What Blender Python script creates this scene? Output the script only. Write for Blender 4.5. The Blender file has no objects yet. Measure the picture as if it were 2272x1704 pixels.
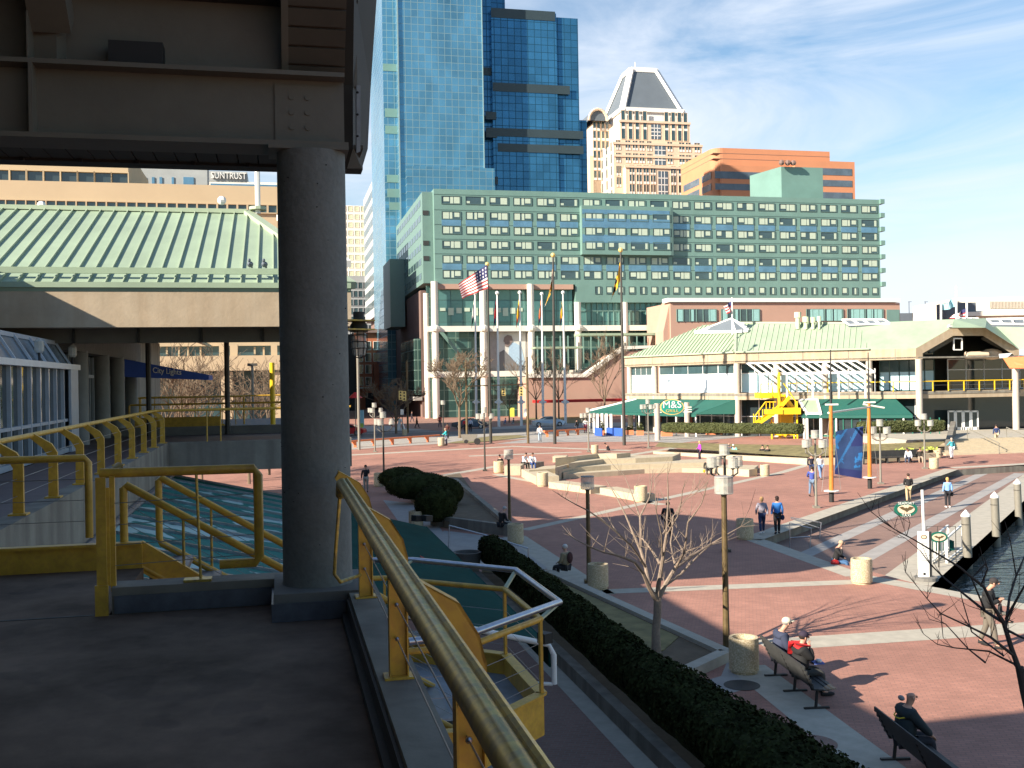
import bpy, math, random
from mathutils import Vector, Matrix
random.seed(7)
SC = bpy.context.scene
COL = SC.collection
# ---------------------------------------------------------------- camera
F = 2300.; ROLL = .0166; ZC = 7.2; HZ = -6.
cam = bpy.data.cameras.new('camera'); co = bpy.data.objects.new('camera', cam); COL.objects.link(co)
cam.sensor_width = 36; cam.lens = 36 * F / 2272; cam.shift_y = HZ / 2272; cam.clip_start = .05; cam.clip_end = 6000
cr, sr = math.cos(ROLL), math.sin(ROLL)
co.matrix_world = Matrix(((cr, sr, 0, 0), (0, 0, -1, 0), (-sr, cr, 0, ZC), (0, 0, 0, 1)))
SC.camera = co
SC.render.resolution_x = 1024; SC.render.resolution_y = 768
SC.view_settings.view_transform = 'Standard'; SC.view_settings.look = 'None'
SC.view_settings.exposure = 1.18; SC.view_settings.gamma = 1
# ---------------------------------------------------------------- sun and sky
AZ, EL = math.radians(33.7), math.radians(26.5)
d = Vector((math.cos(EL) * math.cos(AZ), math.cos(EL) * math.sin(AZ), -math.sin(EL)))
sl = bpy.data.lights.new('sun', 'SUN'); so = bpy.data.objects.new('sun', sl); COL.objects.link(so)
sl.energy = 5.0; sl.angle = math.radians(.55); sl.color = (1, .89, .74)
so.rotation_euler = d.to_track_quat('-Z', 'Y').to_euler(); so.location = (-60, -40, 60)
W = bpy.data.worlds.new('World'); SC.world = W; W.use_nodes = True
wn, wl = W.node_tree.nodes, W.node_tree.links
wn.clear()
def N(nt, typ, **k):
    n = nt.new(typ)
    for a, b in k.items(): setattr(n, a, b)
    return n
sky = N(wn, 'ShaderNodeTexSky', sky_type='NISHITA', sun_disc=False, sun_elevation=EL, sun_rotation=math.atan2(-d.x, -d.y) % (2 * math.pi),
        air_density=1.2, dust_density=.2, ozone_density=2.5)
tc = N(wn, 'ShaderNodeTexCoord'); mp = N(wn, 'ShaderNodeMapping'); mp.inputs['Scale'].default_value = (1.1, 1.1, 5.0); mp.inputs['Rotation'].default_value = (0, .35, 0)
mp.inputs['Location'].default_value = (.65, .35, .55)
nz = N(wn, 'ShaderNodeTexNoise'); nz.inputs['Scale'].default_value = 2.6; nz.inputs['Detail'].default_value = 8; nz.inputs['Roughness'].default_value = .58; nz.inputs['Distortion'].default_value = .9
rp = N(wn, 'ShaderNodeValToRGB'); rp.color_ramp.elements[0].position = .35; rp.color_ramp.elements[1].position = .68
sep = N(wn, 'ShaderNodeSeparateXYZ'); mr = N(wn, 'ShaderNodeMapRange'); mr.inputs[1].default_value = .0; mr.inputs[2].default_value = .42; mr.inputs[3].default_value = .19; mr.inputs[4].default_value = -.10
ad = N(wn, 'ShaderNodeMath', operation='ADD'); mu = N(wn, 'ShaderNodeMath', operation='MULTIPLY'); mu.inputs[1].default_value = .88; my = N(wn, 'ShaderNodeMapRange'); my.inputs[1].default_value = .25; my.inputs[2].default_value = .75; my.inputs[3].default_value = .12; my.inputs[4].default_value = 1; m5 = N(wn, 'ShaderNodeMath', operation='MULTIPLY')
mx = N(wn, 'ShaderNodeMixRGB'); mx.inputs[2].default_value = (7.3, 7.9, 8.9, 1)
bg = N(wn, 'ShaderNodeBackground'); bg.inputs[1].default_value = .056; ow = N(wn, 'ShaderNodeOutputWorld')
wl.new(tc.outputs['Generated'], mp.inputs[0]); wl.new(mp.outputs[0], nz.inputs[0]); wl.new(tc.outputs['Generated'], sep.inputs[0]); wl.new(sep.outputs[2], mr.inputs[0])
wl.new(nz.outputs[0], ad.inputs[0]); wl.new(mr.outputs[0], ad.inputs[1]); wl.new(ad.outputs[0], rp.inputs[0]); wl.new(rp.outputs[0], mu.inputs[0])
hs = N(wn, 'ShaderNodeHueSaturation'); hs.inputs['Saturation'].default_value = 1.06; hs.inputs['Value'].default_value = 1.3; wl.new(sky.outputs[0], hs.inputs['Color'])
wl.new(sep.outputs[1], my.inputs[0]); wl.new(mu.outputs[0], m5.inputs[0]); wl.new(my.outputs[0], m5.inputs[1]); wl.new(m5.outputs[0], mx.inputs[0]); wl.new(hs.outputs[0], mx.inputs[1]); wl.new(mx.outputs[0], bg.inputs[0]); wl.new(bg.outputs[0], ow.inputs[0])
# ---------------------------------------------------------------- coordinates
def lv(u, v):
    du, dv = u - 1136, v - 852
    return du * cr - dv * sr, dv * cr + du * sr - HZ
def gz(y): return .8 * min(1, max(0, (y - 78) / 27))
def G(u, v, z=None):                       # ground point seen at a photo pixel
    X, V = lv(u, v)
    if z is None:
        y = F * ZC / V
        for i in range(30): y = .5 * y + .5 * F * (ZC - gz(y)) / V
        z = gz(y)
    else: y = F * (ZC - z) / V
    return Vector((X / F * y, y, z))
def D(u, v, y):
    X, V = lv(u, v)
    return Vector((X / F * y, y, ZC - V / F * y))
AX = (-.219, .9757)
def S(s, t, z=0): return Vector((AX[0] * s + AX[1] * t, AX[1] * s - AX[0] * t, z))
def st(p): return AX[0] * p[0] + AX[1] * p[1], AX[1] * p[0] - AX[0] * p[1]
def TU(u, s, v=600):                       # t of photo column u on the plane s
    X = lv(u, v)[0] / F
    return (X * AX[1] * s - AX[0] * s) / (AX[1] + X * AX[0])
def ZV(u, v, s):                           # height seen at pixel (u,v) on the plane s
    X, V = lv(u, v); t = TU(u, s, v)
    return ZC - V / F * S(s, t).y
ROTB = math.atan2(.219, .9757)             # heading of the +t direction
# ---------------------------------------------------------------- materials
def mat(name, col, rough=.7, metal=0, var=.12, scale=3., bump=0., kind=None, col2=None, spec=.5, emit=None, coord='Object'):
    m = bpy.data.materials.new(name); m.use_nodes = True
    n, l = m.node_tree.nodes, m.node_tree.links
    b = n['Principled BSDF']; b.inputs['Roughness'].default_value = rough; b.inputs['Metallic'].default_value = metal
    b.inputs['Specular IOR Level'].default_value = spec
    c = (*col, 1); b.inputs['Base Color'].default_value = c
    if emit: b.inputs['Emission Color'].default_value = (*emit[0], 1); b.inputs['Emission Strength'].default_value = emit[1]
    if var or bump or kind:
        t = N(n, 'ShaderNodeTexCoord'); co_ = t.outputs[coord]
        nz = N(n, 'ShaderNodeTexNoise'); nz.inputs['Scale'].default_value = scale; nz.inputs['Detail'].default_value = 6; nz.inputs['Roughness'].default_value = .65
        l.new(co_, nz.inputs[0])
        r = N(n, 'ShaderNodeMapRange'); r.inputs[1].default_value = .3; r.inputs[2].default_value = .7; r.inputs[3].default_value = 1 - var; r.inputs[4].default_value = 1 + var
        l.new(nz.outputs[0], r.inputs[0])
        x = N(n, 'ShaderNodeVectorMath', operation='SCALE'); l.new(r.outputs[0], x.inputs[3])
        x.inputs[0].default_value = col
        src = None
        if kind == 'brick':                # small pavers in plan
            bt = N(n, 'ShaderNodeTexBrick'); bt.inputs['Scale'].default_value = 1; bt.inputs['Brick Width'].default_value = .22; bt.inputs['Row Height'].default_value = .11
            bt.inputs['Mortar Size'].default_value = .010; bt.inputs['Color1'].default_value = c; bt.inputs['Color2'].default_value = (*[a * .84 for a in col], 1)
            bt.inputs['Mortar'].default_value = (*col2, 1); mpp = N(n, 'ShaderNodeMapping'); mpp.inputs['Rotation'].default_value = (0, 0, ROTB)
            l.new(co_, mpp.inputs[0]); l.new(mpp.outputs[0], bt.inputs[0]); src = bt.outputs[0]
            n2 = N(n, 'ShaderNodeTexNoise'); n2.inputs['Scale'].default_value = .22; n2.inputs['Detail'].default_value = 4; l.new(co_, n2.inputs[0])
            r2 = N(n, 'ShaderNodeMapRange'); r2.inputs[1].default_value = .35; r2.inputs[2].default_value = .65; r2.inputs[3].default_value = .88; r2.inputs[4].default_value = 1.08
            l.new(n2.outputs[0], r2.inputs[0]); mm = N(n, 'ShaderNodeMath', operation='MULTIPLY'); l.new(r.outputs[0], mm.inputs[0]); l.new(r2.outputs[0], mm.inputs[1]); l.new(mm.outputs[0], x.inputs[3])
        if kind in ('patch', 'speck'):
            n2 = N(n, 'ShaderNodeTexNoise'); n2.inputs['Scale'].default_value = {'patch': .9, 'speck': 28}[kind]; n2.inputs['Detail'].default_value = 3; l.new(co_, n2.inputs[0])
            rr = N(n, 'ShaderNodeValToRGB'); rr.color_ramp.elements[0].position = {'patch': .555, 'speck': .45}[kind]; rr.color_ramp.elements[1].position = {'patch': .57, 'speck': .6}[kind]
            rr.color_ramp.elements[0].color = c; rr.color_ramp.elements[1].color = (*col2, 1); l.new(n2.outputs[0], rr.inputs[0]); src = rr.outputs[0]
        if kind == 'streak':               # rain streaks: noise squeezed in z
            mpp = N(n, 'ShaderNodeMapping'); mpp.inputs['Scale'].default_value = (1.6, 1.6, .12); l.new(co_, mpp.inputs[0])
            n2 = N(n, 'ShaderNodeTexNoise'); n2.inputs['Scale'].default_value = 1.5; n2.inputs['Detail'].default_value = 5; l.new(mpp.outputs[0], n2.inputs[0])
            rr = N(n, 'ShaderNodeValToRGB'); rr.color_ramp.elements[0].position = .38; rr.color_ramp.elements[1].position = .62
            rr.color_ramp.elements[0].color = (*(col2 or [a * .72 for a in col]), 1); rr.color_ramp.elements[1].color = c; l.new(n2.outputs[0], rr.inputs[0]); src = rr.outputs[0]
        if src is not None: l.new(src, x.inputs[0])
        l.new(x.outputs[0], b.inputs['Base Color'])
        if bump:
            bp = N(n, 'ShaderNodeBump'); bp.inputs['Strength'].default_value = bump; bp.inputs['Distance'].default_value = .02
            n3 = N(n, 'ShaderNodeTexNoise'); n3.inputs['Scale'].default_value = scale * 6; n3.inputs['Detail'].default_value = 4; l.new(co_, n3.inputs[0])
            l.new(n3.outputs[0], bp.inputs['Height']); l.new(bp.outputs[0], b.inputs['Normal'])
    return m
def curtain(name, col, line, wx, wz, lw=.08, rough=.12, metal=.55, ang=ROTB, warp=.04, alt=0.):
    """glass curtain wall: grid of joints in wall coordinates, each pane tilted and tinted a little on its own"""
    m = bpy.data.materials.new(name); m.use_nodes = True; n, l = m.node_tree.nodes, m.node_tree.links
    b = n['Principled BSDF']; b.inputs['Metallic'].default_value = metal; b.inputs['Roughness'].default_value = rough
    t = N(n, 'ShaderNodeTexCoord'); g = N(n, 'ShaderNodeNewGeometry'); mp = N(n, 'ShaderNodeMapping', vector_type='POINT'); mp.inputs['Rotation'].default_value = (0, 0, -ang)
    l.new(g.outputs['Position'], mp.inputs[0]); sp = N(n, 'ShaderNodeSeparateXYZ'); l.new(mp.outputs[0], sp.inputs[0])
    a = N(n, 'ShaderNodeMath', operation='ADD'); l.new(sp.outputs[0], a.inputs[0]); l.new(sp.outputs[1], a.inputs[1])
    outs = []; cells = []
    for src, w in ((a.outputs[0], wx), (sp.outputs[2], wz)):
        q = N(n, 'ShaderNodeMath', operation='DIVIDE'); q.inputs[1].default_value = w; l.new(src, q.inputs[0])
        fr = N(n, 'ShaderNodeMath', operation='FRACT'); l.new(q.outputs[0], fr.inputs[0]); ls = N(n, 'ShaderNodeMath', operation='LESS_THAN'); ls.inputs[1].default_value = lw / w; l.new(fr.outputs[0], ls.inputs[0]); outs.append(ls.outputs[0])
        fl = N(n, 'ShaderNodeMath', operation='FLOOR'); l.new(q.outputs[0], fl.inputs[0]); cells.append(fl.outputs[0])
    mx_ = N(n, 'ShaderNodeMath', operation='MAXIMUM'); l.new(outs[0], mx_.inputs[0]); l.new(outs[1], mx_.inputs[1])
    cb = N(n, 'ShaderNodeCombineXYZ'); l.new(cells[0], cb.inputs[0]); l.new(cells[1], cb.inputs[1]); wn_ = N(n, 'ShaderNodeTexWhiteNoise'); l.new(cb.outputs[0], wn_.inputs[0])
    r = N(n, 'ShaderNodeMapRange'); r.inputs[3].default_value = .86; r.inputs[4].default_value = 1.12; l.new(wn_.outputs[0], r.inputs[0])
    n4 = N(n, 'ShaderNodeTexNoise'); n4.inputs['Scale'].default_value = .045; n4.inputs['Detail'].default_value = 5; n4.inputs['Distortion'].default_value = 1.5; l.new(g.outputs['Position'], n4.inputs[0])
    r4 = N(n, 'ShaderNodeMapRange'); r4.inputs[1].default_value = .35; r4.inputs[2].default_value = .65; r4.inputs[3].default_value = .78; r4.inputs[4].default_value = 1.2; l.new(n4.outputs[0], r4.inputs[0]); m4 = N(n, 'ShaderNodeMath', operation='MULTIPLY'); l.new(r.outputs[0], m4.inputs[0]); l.new(r4.outputs[0], m4.inputs[1])  # broad noise in the glass colour imitates uneven reflections
    x = N(n, 'ShaderNodeVectorMath', operation='SCALE'); x.inputs[0].default_value = col; l.new(m4.outputs[0], x.inputs[3])
    mc = N(n, 'ShaderNodeMixRGB'); l.new(mx_.outputs[0], mc.inputs[0]); l.new(x.outputs[0], mc.inputs[1]); mc.inputs[2].default_value = (*line, 1); l.new(mc.outputs[0], b.inputs['Base Color'])
    nm = N(n, 'ShaderNodeVectorMath', operation='SUBTRACT'); l.new(wn_.outputs[1], nm.inputs[0]); nm.inputs[1].default_value = (.5, .5, .5)
    ns = N(n, 'ShaderNodeVectorMath', operation='SCALE'); ns.inputs[3].default_value = warp; l.new(nm.outputs[0], ns.inputs[0])
    na = N(n, 'ShaderNodeVectorMath', operation='ADD'); l.new(ns.outputs[0], na.inputs[0]); l.new(g.outputs['Normal'], na.inputs[1]); nn = N(n, 'ShaderNodeVectorMath', operation='NORMALIZE'); l.new(na.outputs[0], nn.inputs[0]); l.new(nn.outputs[0], b.inputs['Normal'])
    rm = N(n, 'ShaderNodeMath', operation='MULTIPLY'); rm.inputs[1].default_value = .5; l.new(mx_.outputs[0], rm.inputs[0]); ra = N(n, 'ShaderNodeMath', operation='ADD'); ra.inputs[1].default_value = rough; l.new(rm.outputs[0], ra.inputs[0]); l.new(ra.outputs[0], b.inputs['Roughness'])
    return m
M = {}
def mk(k, *a, **q): M[k] = mat(k, *a, **q); return M[k]
mk('brick', (.42, .198, .145), .85, kind='brick', col2=(.26, .15, .115), var=.13, scale=1.3)
mk('brick_brown', (.27, .155, .12), .85, kind='brick', col2=(.24, .18, .15), var=.10, scale=1.3)
mk('brick_far', (.30, .16, .12), .9, var=.1, scale=.5)
mk('paving', (.42, .385, .315), .85, var=.14, scale=2.5, bump=.15)
mk('paving_grey', (.34, .32, .30), .85, var=.14, scale=1.5)
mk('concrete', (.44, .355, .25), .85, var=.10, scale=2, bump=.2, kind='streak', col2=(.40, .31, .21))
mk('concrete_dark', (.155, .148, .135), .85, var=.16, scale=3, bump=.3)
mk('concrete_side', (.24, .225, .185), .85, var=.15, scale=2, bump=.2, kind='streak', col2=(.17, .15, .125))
mk('stone', (.48, .405, .285), .85, var=.10, scale=3, bump=.2)
mk('aggregate', (.44, .35, .21), .9, var=.12, scale=9, kind='speck', col2=(.62, .52, .36), bump=.6)
mk('road', (.36, .335, .30), .9, var=.10, scale=.6)
mk('asphalt', (.16, .155, .15), .9, var=.12, scale=.6)
mk('deck', (.165, .118, .088), .8, var=.5, scale=1.3, bump=.15, spec=.12, kind='patch', col2=(.135, .098, .075))
mk('deck_far', (.12, .085, .085), .6, var=.2, scale=1.2)
mk('yellow', (.62, .37, .045), .42, var=.22, scale=7, kind='speck', col2=(.53, .30, .045))
mk('yellow_bright', (.85, .55, .02), .4, var=.06, scale=3)
mk('yellow_worn', (.50, .36, .075), .32, metal=.4, var=.28, scale=11, kind='speck', col2=(.33, .25, .09))
mk('timber', (.09, .075, .06), .9)
mk('steel', (.42, .44, .50), .28, metal=.85, var=.15, scale=12)
mk('galv', (.12, .135, .165), .42, metal=.5, var=.3, scale=5)
mk('cable', (.30, .30, .30), .4, metal=.7, var=0)
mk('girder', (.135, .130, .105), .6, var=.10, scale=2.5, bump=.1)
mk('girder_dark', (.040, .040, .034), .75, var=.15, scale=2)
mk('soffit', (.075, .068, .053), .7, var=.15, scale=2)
mk('grey_col', (.25, .255, .245), .8, var=.1)
mk('black', (.018, .018, .018), .6, var=.1)
mk('dark', (.035, .036, .036), .6, var=.2, scale=4)
mk('roof_green', (.30, .385, .27), .5, var=.12, scale=.5)
mk('roof_green2', (.36, .43, .305), .6, var=.05, scale=.4)
mk('white', (.80, .79, .75), .5, var=.04, scale=3)
mk('white_frame', (.72, .73, .72), .45, var=.06, scale=3)
mk('blue_frame', (.42, .48, .54), .4, var=.08, scale=3)
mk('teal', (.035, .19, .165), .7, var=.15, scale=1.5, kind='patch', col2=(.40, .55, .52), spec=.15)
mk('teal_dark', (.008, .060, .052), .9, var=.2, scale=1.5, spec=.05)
mk('awn_green', (.010, .095, .075), .75, var=.06, scale=1)
mk('awn_blue', (.02, .075, .40), .7, var=.08, scale=2)
mk('glass', (.03, .045, .05), .06, var=0, spec=.9)
mk('glass_far', (.045, .085, .095), .1, var=.3, scale=.6, spec=.9)
mk('glass_pale', (.52, .76, .86), .3, var=.06, scale=.7)
mk('blind', (.80, .88, .92), .5, var=.03, scale=1)
mk('lattice', (.55, .60, .42), .6, var=.15, scale=2)
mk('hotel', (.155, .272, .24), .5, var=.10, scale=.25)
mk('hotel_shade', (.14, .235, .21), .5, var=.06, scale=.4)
mk('hotel_frame', (.085, .15, .14), .5, var=0)
mk('curtain_cloth', (.48, .57, .46), .7, var=.12, scale=.35)
mk('spandrel', (.15, .30, .42), .2, metal=.45, var=.2, scale=.5)
mk('pinkstone', (.46, .29, .22), .8, var=.05, scale=.3)
mk('brownstone', (.20, .13, .11), .85, var=.07, scale=.3)
mk('cream', (.72, .56, .41), .8, var=.05, scale=.3)
mk('cream_col', (.78, .74, .64), .6, var=.04, scale=1)
mk('orange_brick', (.58, .25, .13), .8, var=.05, scale=.2)
mk('slate', (.115, .14, .165), .7, var=.06, scale=.3)
mk('strip_glass', (.10, .14, .18), .2, var=.25, scale=.3)
mk('beige', (.50, .39, .25), .8, var=.05, scale=.2)
mk('whitestone', (.80, .76, .66), .8, var=.04, scale=.4)
mk('greystone', (.36, .38, .38), .8, var=.10, scale=.5)
mk('redbrick', (.42, .13, .06), .85, var=.12, scale=.8)
mk('grass', (.21, .175, .075), .95, var=.35, scale=1.6, bump=.5)
mk('soil', (.13, .095, .06), .95, var=.25, scale=2, bump=.5)
mk('hedge', (.030, .036, .012), .95, var=.65, scale=3, spec=.08)
mk('fin', (.20, .30, .32), .4)
mk('band_dark', (.035, .055, .065), .4, var=.1, scale=.2)
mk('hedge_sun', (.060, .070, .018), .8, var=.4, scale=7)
mk('bark', (.25, .19, .145), .85, var=.25, scale=9, bump=.4)
mk('bark_dark', (.045, .038, .034), .85, var=.2, scale=9)
mk('bark_far', (.18, .13, .085), .9, var=.15, scale=2)
mk('wood', (.60, .19, .03), .45, var=.2, scale=4)
mk('pole_brown', (.11, .075, .03), .5, var=.35, scale=5)
mk('pole_grey', (.21, .195, .16), .5, var=.1, scale=4)
mk('pole_dark', (.045, .042, .036), .5, var=.15, scale=4)
mk('terracotta', (.62, .22, .10), .8, var=.08)
mk('orange', (.72, .20, .07), .6, var=.08)
mk('red', (.55, .02, .02), .5, var=.05)
mk('navy', (.012, .02, .10), .6, var=.1)
mk('blue', (.03, .10, .42), .6, var=.08)
mk('sign_green', (.01, .13, .09), .5, var=.03)
mk('sign_teal', (.01, .26, .20), .5, var=.03); mk('gold', (.60, .46, .16), .5, var=.1)
mk('pink_wall', (.74, .70, .60), .7, var=.04)
mk('tan_col', (.50, .44, .37), .75, var=.08, scale=2)
mk('silver', (.42, .46, .50), .25, metal=.5, var=.03)
mk('tire', (.02, .02, .02), .8, var=0)
mk('cardark', (.02, .035, .06), .2, var=0)
mk('lime', (.50, .62, .10), .5, var=.1)
M['lantern'] = mat('lantern', (.56, .56, .50), .22, var=.10, scale=5)
mk('aqua', (.30, .55, .52), .6, var=.1)
M['lens'] = mat('lens', (.95, .90, .70), .15, metal=.4, var=0)
M['tower1'] = curtain('tower glass pale', (.12, .31, .43), (.22, .34, .38), 1.5, 1.65, .12, metal=.6, rough=.16, warp=.03)
M['tower2'] = curtain('tower glass blue', (.045, .18, .32), (.01, .07, .13), 1.6, 1.75, .14, metal=.55, rough=.18, warp=.02)
M['lobby'] = curtain('lobby glass', (.055, .125, .115), (.16, .26, .22), 2.3, 1.9, .16, metal=.2, rough=.15)
M['lobby2'] = curtain('upper glass', (.10, .23, .22), (.06, .12, .11), 2.2, 2.0, .12, metal=.3, rough=.15)
# water
wm = mat('water', (.07, .10, .10), .06, var=.3, scale=.5, spec=.6); M['water'] = wm
n, l = wm.node_tree.nodes, wm.node_tree.links
t_ = N(n, 'ShaderNodeTexCoord'); q_ = N(n, 'ShaderNodeMapping'); q_.inputs['Scale'].default_value = (1, 1.9, 1); w_ = N(n, 'ShaderNodeTexNoise'); w_.inputs['Scale'].default_value = 1.5; w_.inputs['Detail'].default_value = 4
b_ = N(n, 'ShaderNodeBump'); b_.inputs['Strength'].default_value = .8; b_.inputs['Distance'].default_value = .35
l.new(t_.outputs['Object'], q_.inputs[0]); l.new(q_.outputs[0], w_.inputs[0]); l.new(w_.outputs[0], b_.inputs['Height']); l.new(b_.outputs[0], n['Principled BSDF'].inputs['Normal'])
# ---------------------------------------------------------------- mesh builder
ORG = {}
def tag(o, label=None, cat=None, group=None, kind=None):
    if label: o['label'] = label
    if cat: o['category'] = cat
    if group: o['group'] = group
    if kind: o['kind'] = kind
    return o
def thing(name, label, cat, loc=(0, 0, 0), group=None):
    o = bpy.data.objects.new(name, None); COL.objects.link(o); o.location = loc; o.empty_display_size = .2
    ORG[o] = Vector(loc); return tag(o, label, cat, group)
class MB:
    def __init__(s): s.v = []; s.f = []; s.m = []
    def add(s, vs, fs, mi=0):
        k = len(s.v); s.v += [Vector(a) for a in vs]; s.f += [tuple(i + k for i in f) for f in fs]; s.m += [mi] * len(fs); return s
    def par(s, o, a, b, c, mi=0):
        o, a, b, c = Vector(o), Vector(a), Vector(b), Vector(c)
        if a.cross(b).dot(c) < 0: a, b = b, a
        return s.add([o, o + a, o + a + b, o + b, o + c, o + a + c, o + a + b + c, o + b + c], [(3, 2, 1, 0), (4, 5, 6, 7), (0, 1, 5, 4), (1, 2, 6, 5), (2, 3, 7, 6), (3, 0, 4, 7)], mi)
    def st(s, s0, s1, t0, t1, z0, z1, mi=0): return s.par(S(s0, t0, z0), S(s1, t0) - S(s0, t0), S(s0, t1) - S(s0, t0), (0, 0, z1 - z0), mi)
    def xyz(s, x0, x1, y0, y1, z0, z1, mi=0): return s.par((x0, y0, z0), (x1 - x0, 0, 0), (0, y1 - y0, 0), (0, 0, z1 - z0), mi)
    def beam(s, a, b, w, h, up=(0, 0, 1), mi=0):
        a, b, up = Vector(a), Vector(b), Vector(up); dd = (b - a).normalized(); up = Vector((0, 1, 0)) if abs(dd.dot(up)) > .98 else up; r = dd.cross(up).normalized(); u = r.cross(dd)
        return s.par(a - r * w / 2 - u * h / 2, r * w, u * h, b - a, mi)
    def tube(s, pts, r, n=8, mi=0, cap=True):
        pts = [Vector(p) for p in pts]; rs = r if isinstance(r, (list, tuple)) else [r] * len(pts); k = len(s.v); ref = None
        for i, p in enumerate(pts):
            dd = (pts[min(i + 1, len(pts) - 1)] - pts[max(i - 1, 0)]).normalized()
            if ref is None: ref = dd.cross(Vector((0, 0, 1))) if abs(dd.z) < .95 else dd.cross(Vector((0, 1, 0)))
            ref = (ref - dd * ref.dot(dd)).normalized(); w = dd.cross(ref)
            s.v += [p + (ref * math.cos(2 * math.pi * j / n) + w * math.sin(2 * math.pi * j / n)) * rs[i] for j in range(n)]
        for i in range(len(pts) - 1):
            for j in range(n): s.f.append((k + i * n + j, k + i * n + (j + 1) % n, k + (i + 1) * n + (j + 1) % n, k + (i + 1) * n + j)); s.m.append(mi)
        if cap: s.f.append(tuple(k + j for j in range(n - 1, -1, -1))); s.f.append(tuple(k + (len(pts) - 1) * n + j for j in range(n))); s.m += [mi, mi]
        return s
    def lathe(s, c, prof, n=16, mi=0):      # prof: (r, z)
        return s.tube([(c[0], c[1], c[2] + z) for r, z in prof], [r for r, z in prof], n, mi) if all(prof[i][1] < prof[i + 1][1] for i in range(len(prof) - 1)) else s._lathe(c, prof, n, mi)
    def _lathe(s, c, prof, n, mi):
        k = len(s.v)
        for r, z in prof: s.v += [Vector((c[0] + r * math.cos(2 * math.pi * j / n), c[1] + r * math.sin(2 * math.pi * j / n), c[2] + z)) for j in range(n)]
        for i in range(len(prof) - 1):
            for j in range(n): s.f.append((k + i * n + j, k + i * n + (j + 1) % n, k + (i + 1) * n + (j + 1) % n, k + (i + 1) * n + j)); s.m.append(mi)
        s.f.append(tuple(k + j for j in range(n - 1, -1, -1))); s.f.append(tuple(k + (len(prof) - 1) * n + j for j in range(n))); s.m += [mi, mi]; return s
    def prism(s, poly, z0, z1, mi=0):
        a = sum(poly[i][0] * poly[(i + 1) % len(poly)][1] - poly[(i + 1) % len(poly)][0] * poly[i][1] for i in range(len(poly)))
        if a < 0: poly = poly[::-1]
        n = len(poly); f0 = z0 if callable(z0) else (lambda p: z0); f1 = z1 if callable(z1) else (lambda p: z1)
        return s.add([(p[0], p[1], f0(p)) for p in poly] + [(p[0], p[1], f1(p)) for p in poly],
                     [tuple(range(n - 1, -1, -1)), tuple(range(n, 2 * n))] + [(i, (i + 1) % n, n + (i + 1) % n, n + i) for i in range(n)], mi)
    def slab(s, pts, th, mi=0):            # planar 3-D polygon given a thickness along its normal
        pts = [Vector(p) for p in pts]; nn = Vector((0, 0, 0))
        for i in range(1, len(pts) - 1): nn += (pts[i] - pts[0]).cross(pts[i + 1] - pts[0])
        nn.normalize(); n = len(pts)
        return s.add([p - nn * th for p in pts] + pts, [tuple(range(n - 1, -1, -1)), tuple(range(n, 2 * n))] + [(i, (i + 1) % n, n + (i + 1) % n, n + i) for i in range(n)], mi)
    def sph(s, c, r, nu=10, nv=7, mi=0, jit=0):
        if not isinstance(r, (tuple, list)): r = (r, r, r)
        k = len(s.v); c = Vector(c)
        s.v.append(c - Vector((0, 0, r[2])))
        for i in range(1, nv):
            a = math.pi * i / nv - math.pi / 2
            for j in range(nu):
                b = 2 * math.pi * j / nu; q = 1 + random.uniform(-jit, jit); s.v.append(c + Vector((r[0] * math.cos(a) * math.cos(b), r[1] * math.cos(a) * math.sin(b), r[2] * math.sin(a))) * q)
        s.v.append(c + Vector((0, 0, r[2]))); e = len(s.v) - 1
        for j in range(nu):
            s.f.append((k, k + 1 + (j + 1) % nu, k + 1 + j)); s.f.append((e, e - nu + j, e - nu + (j + 1) % nu)); s.m += [mi, mi]
            for i in range(nv - 2):
                p = k + 1 + i * nu; s.f.append((p + j, p + (j + 1) % nu, p + nu + (j + 1) % nu, p + nu + j)); s.m.append(mi)
        return s
    def ribs(s, poly, e, sp, w, h, off=0, mi=0, lo=-1e9):   # raised seams running up a planar slope, e = eave direction
        poly = [Vector(p) for p in poly]; e = Vector(e).normalized(); nn = (poly[1] - poly[0]).cross(poly[2] - poly[0]).normalized()
        if nn.z < 0: nn = -nn
        dd = nn.cross(e); o = poly[0]; P = [((p - o).dot(e), (p - o).dot(dd)) for p in poly]
        x = min(p[0] for p in P) + off + sp * .5; x1 = max(p[0] for p in P)
        while x < x1:
            ys = []
            for i in range(len(P)):
                a, b = P[i], P[(i + 1) % len(P)]
                if (a[0] - x) * (b[0] - x) < 0: ys.append(a[1] + (b[1] - a[1]) * (x - a[0]) / (b[0] - a[0]))
            if len(ys) >= 2 and max(ys) - min(ys) > .15:
                s.par(o + e * (x - w / 2) + dd * min(ys), e * w, dd * (max(ys) - min(ys)), nn * h, mi)
            x += sp
        return s
    def build(s, name, mats, parent=None, smooth=False, base=None, **tg):
        if not isinstance(mats, (list, tuple)): mats = [mats]
        if parent is not None: o0 = ORG[parent]
        elif base is not None: o0 = Vector(base)
        else:
            xs = [p.x for p in s.v]; ys = [p.y for p in s.v]; o0 = Vector(((min(xs) + max(xs)) / 2, (min(ys) + max(ys)) / 2, min(p.z for p in s.v)))
        me = bpy.data.meshes.new(name); me.from_pydata([p - o0 for p in s.v], [], s.f)
        for m_ in mats: me.materials.append(M[m_] if isinstance(m_, str) else m_)
        me.polygons.foreach_set('material_index', s.m)
        if smooth: me.polygons.foreach_set('use_smooth', [True] * len(s.f)); 
        if smooth and hasattr(me, 'set_sharp_from_angle'): me.set_sharp_from_angle(angle=math.radians(40))
        me.update(); o = bpy.data.objects.new(name, me); COL.objects.link(o)
        if parent is not None: o.parent = parent
        else: o.location = o0
        ORG[o] = o0
        return tag(o, **tg) if tg else o
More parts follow.
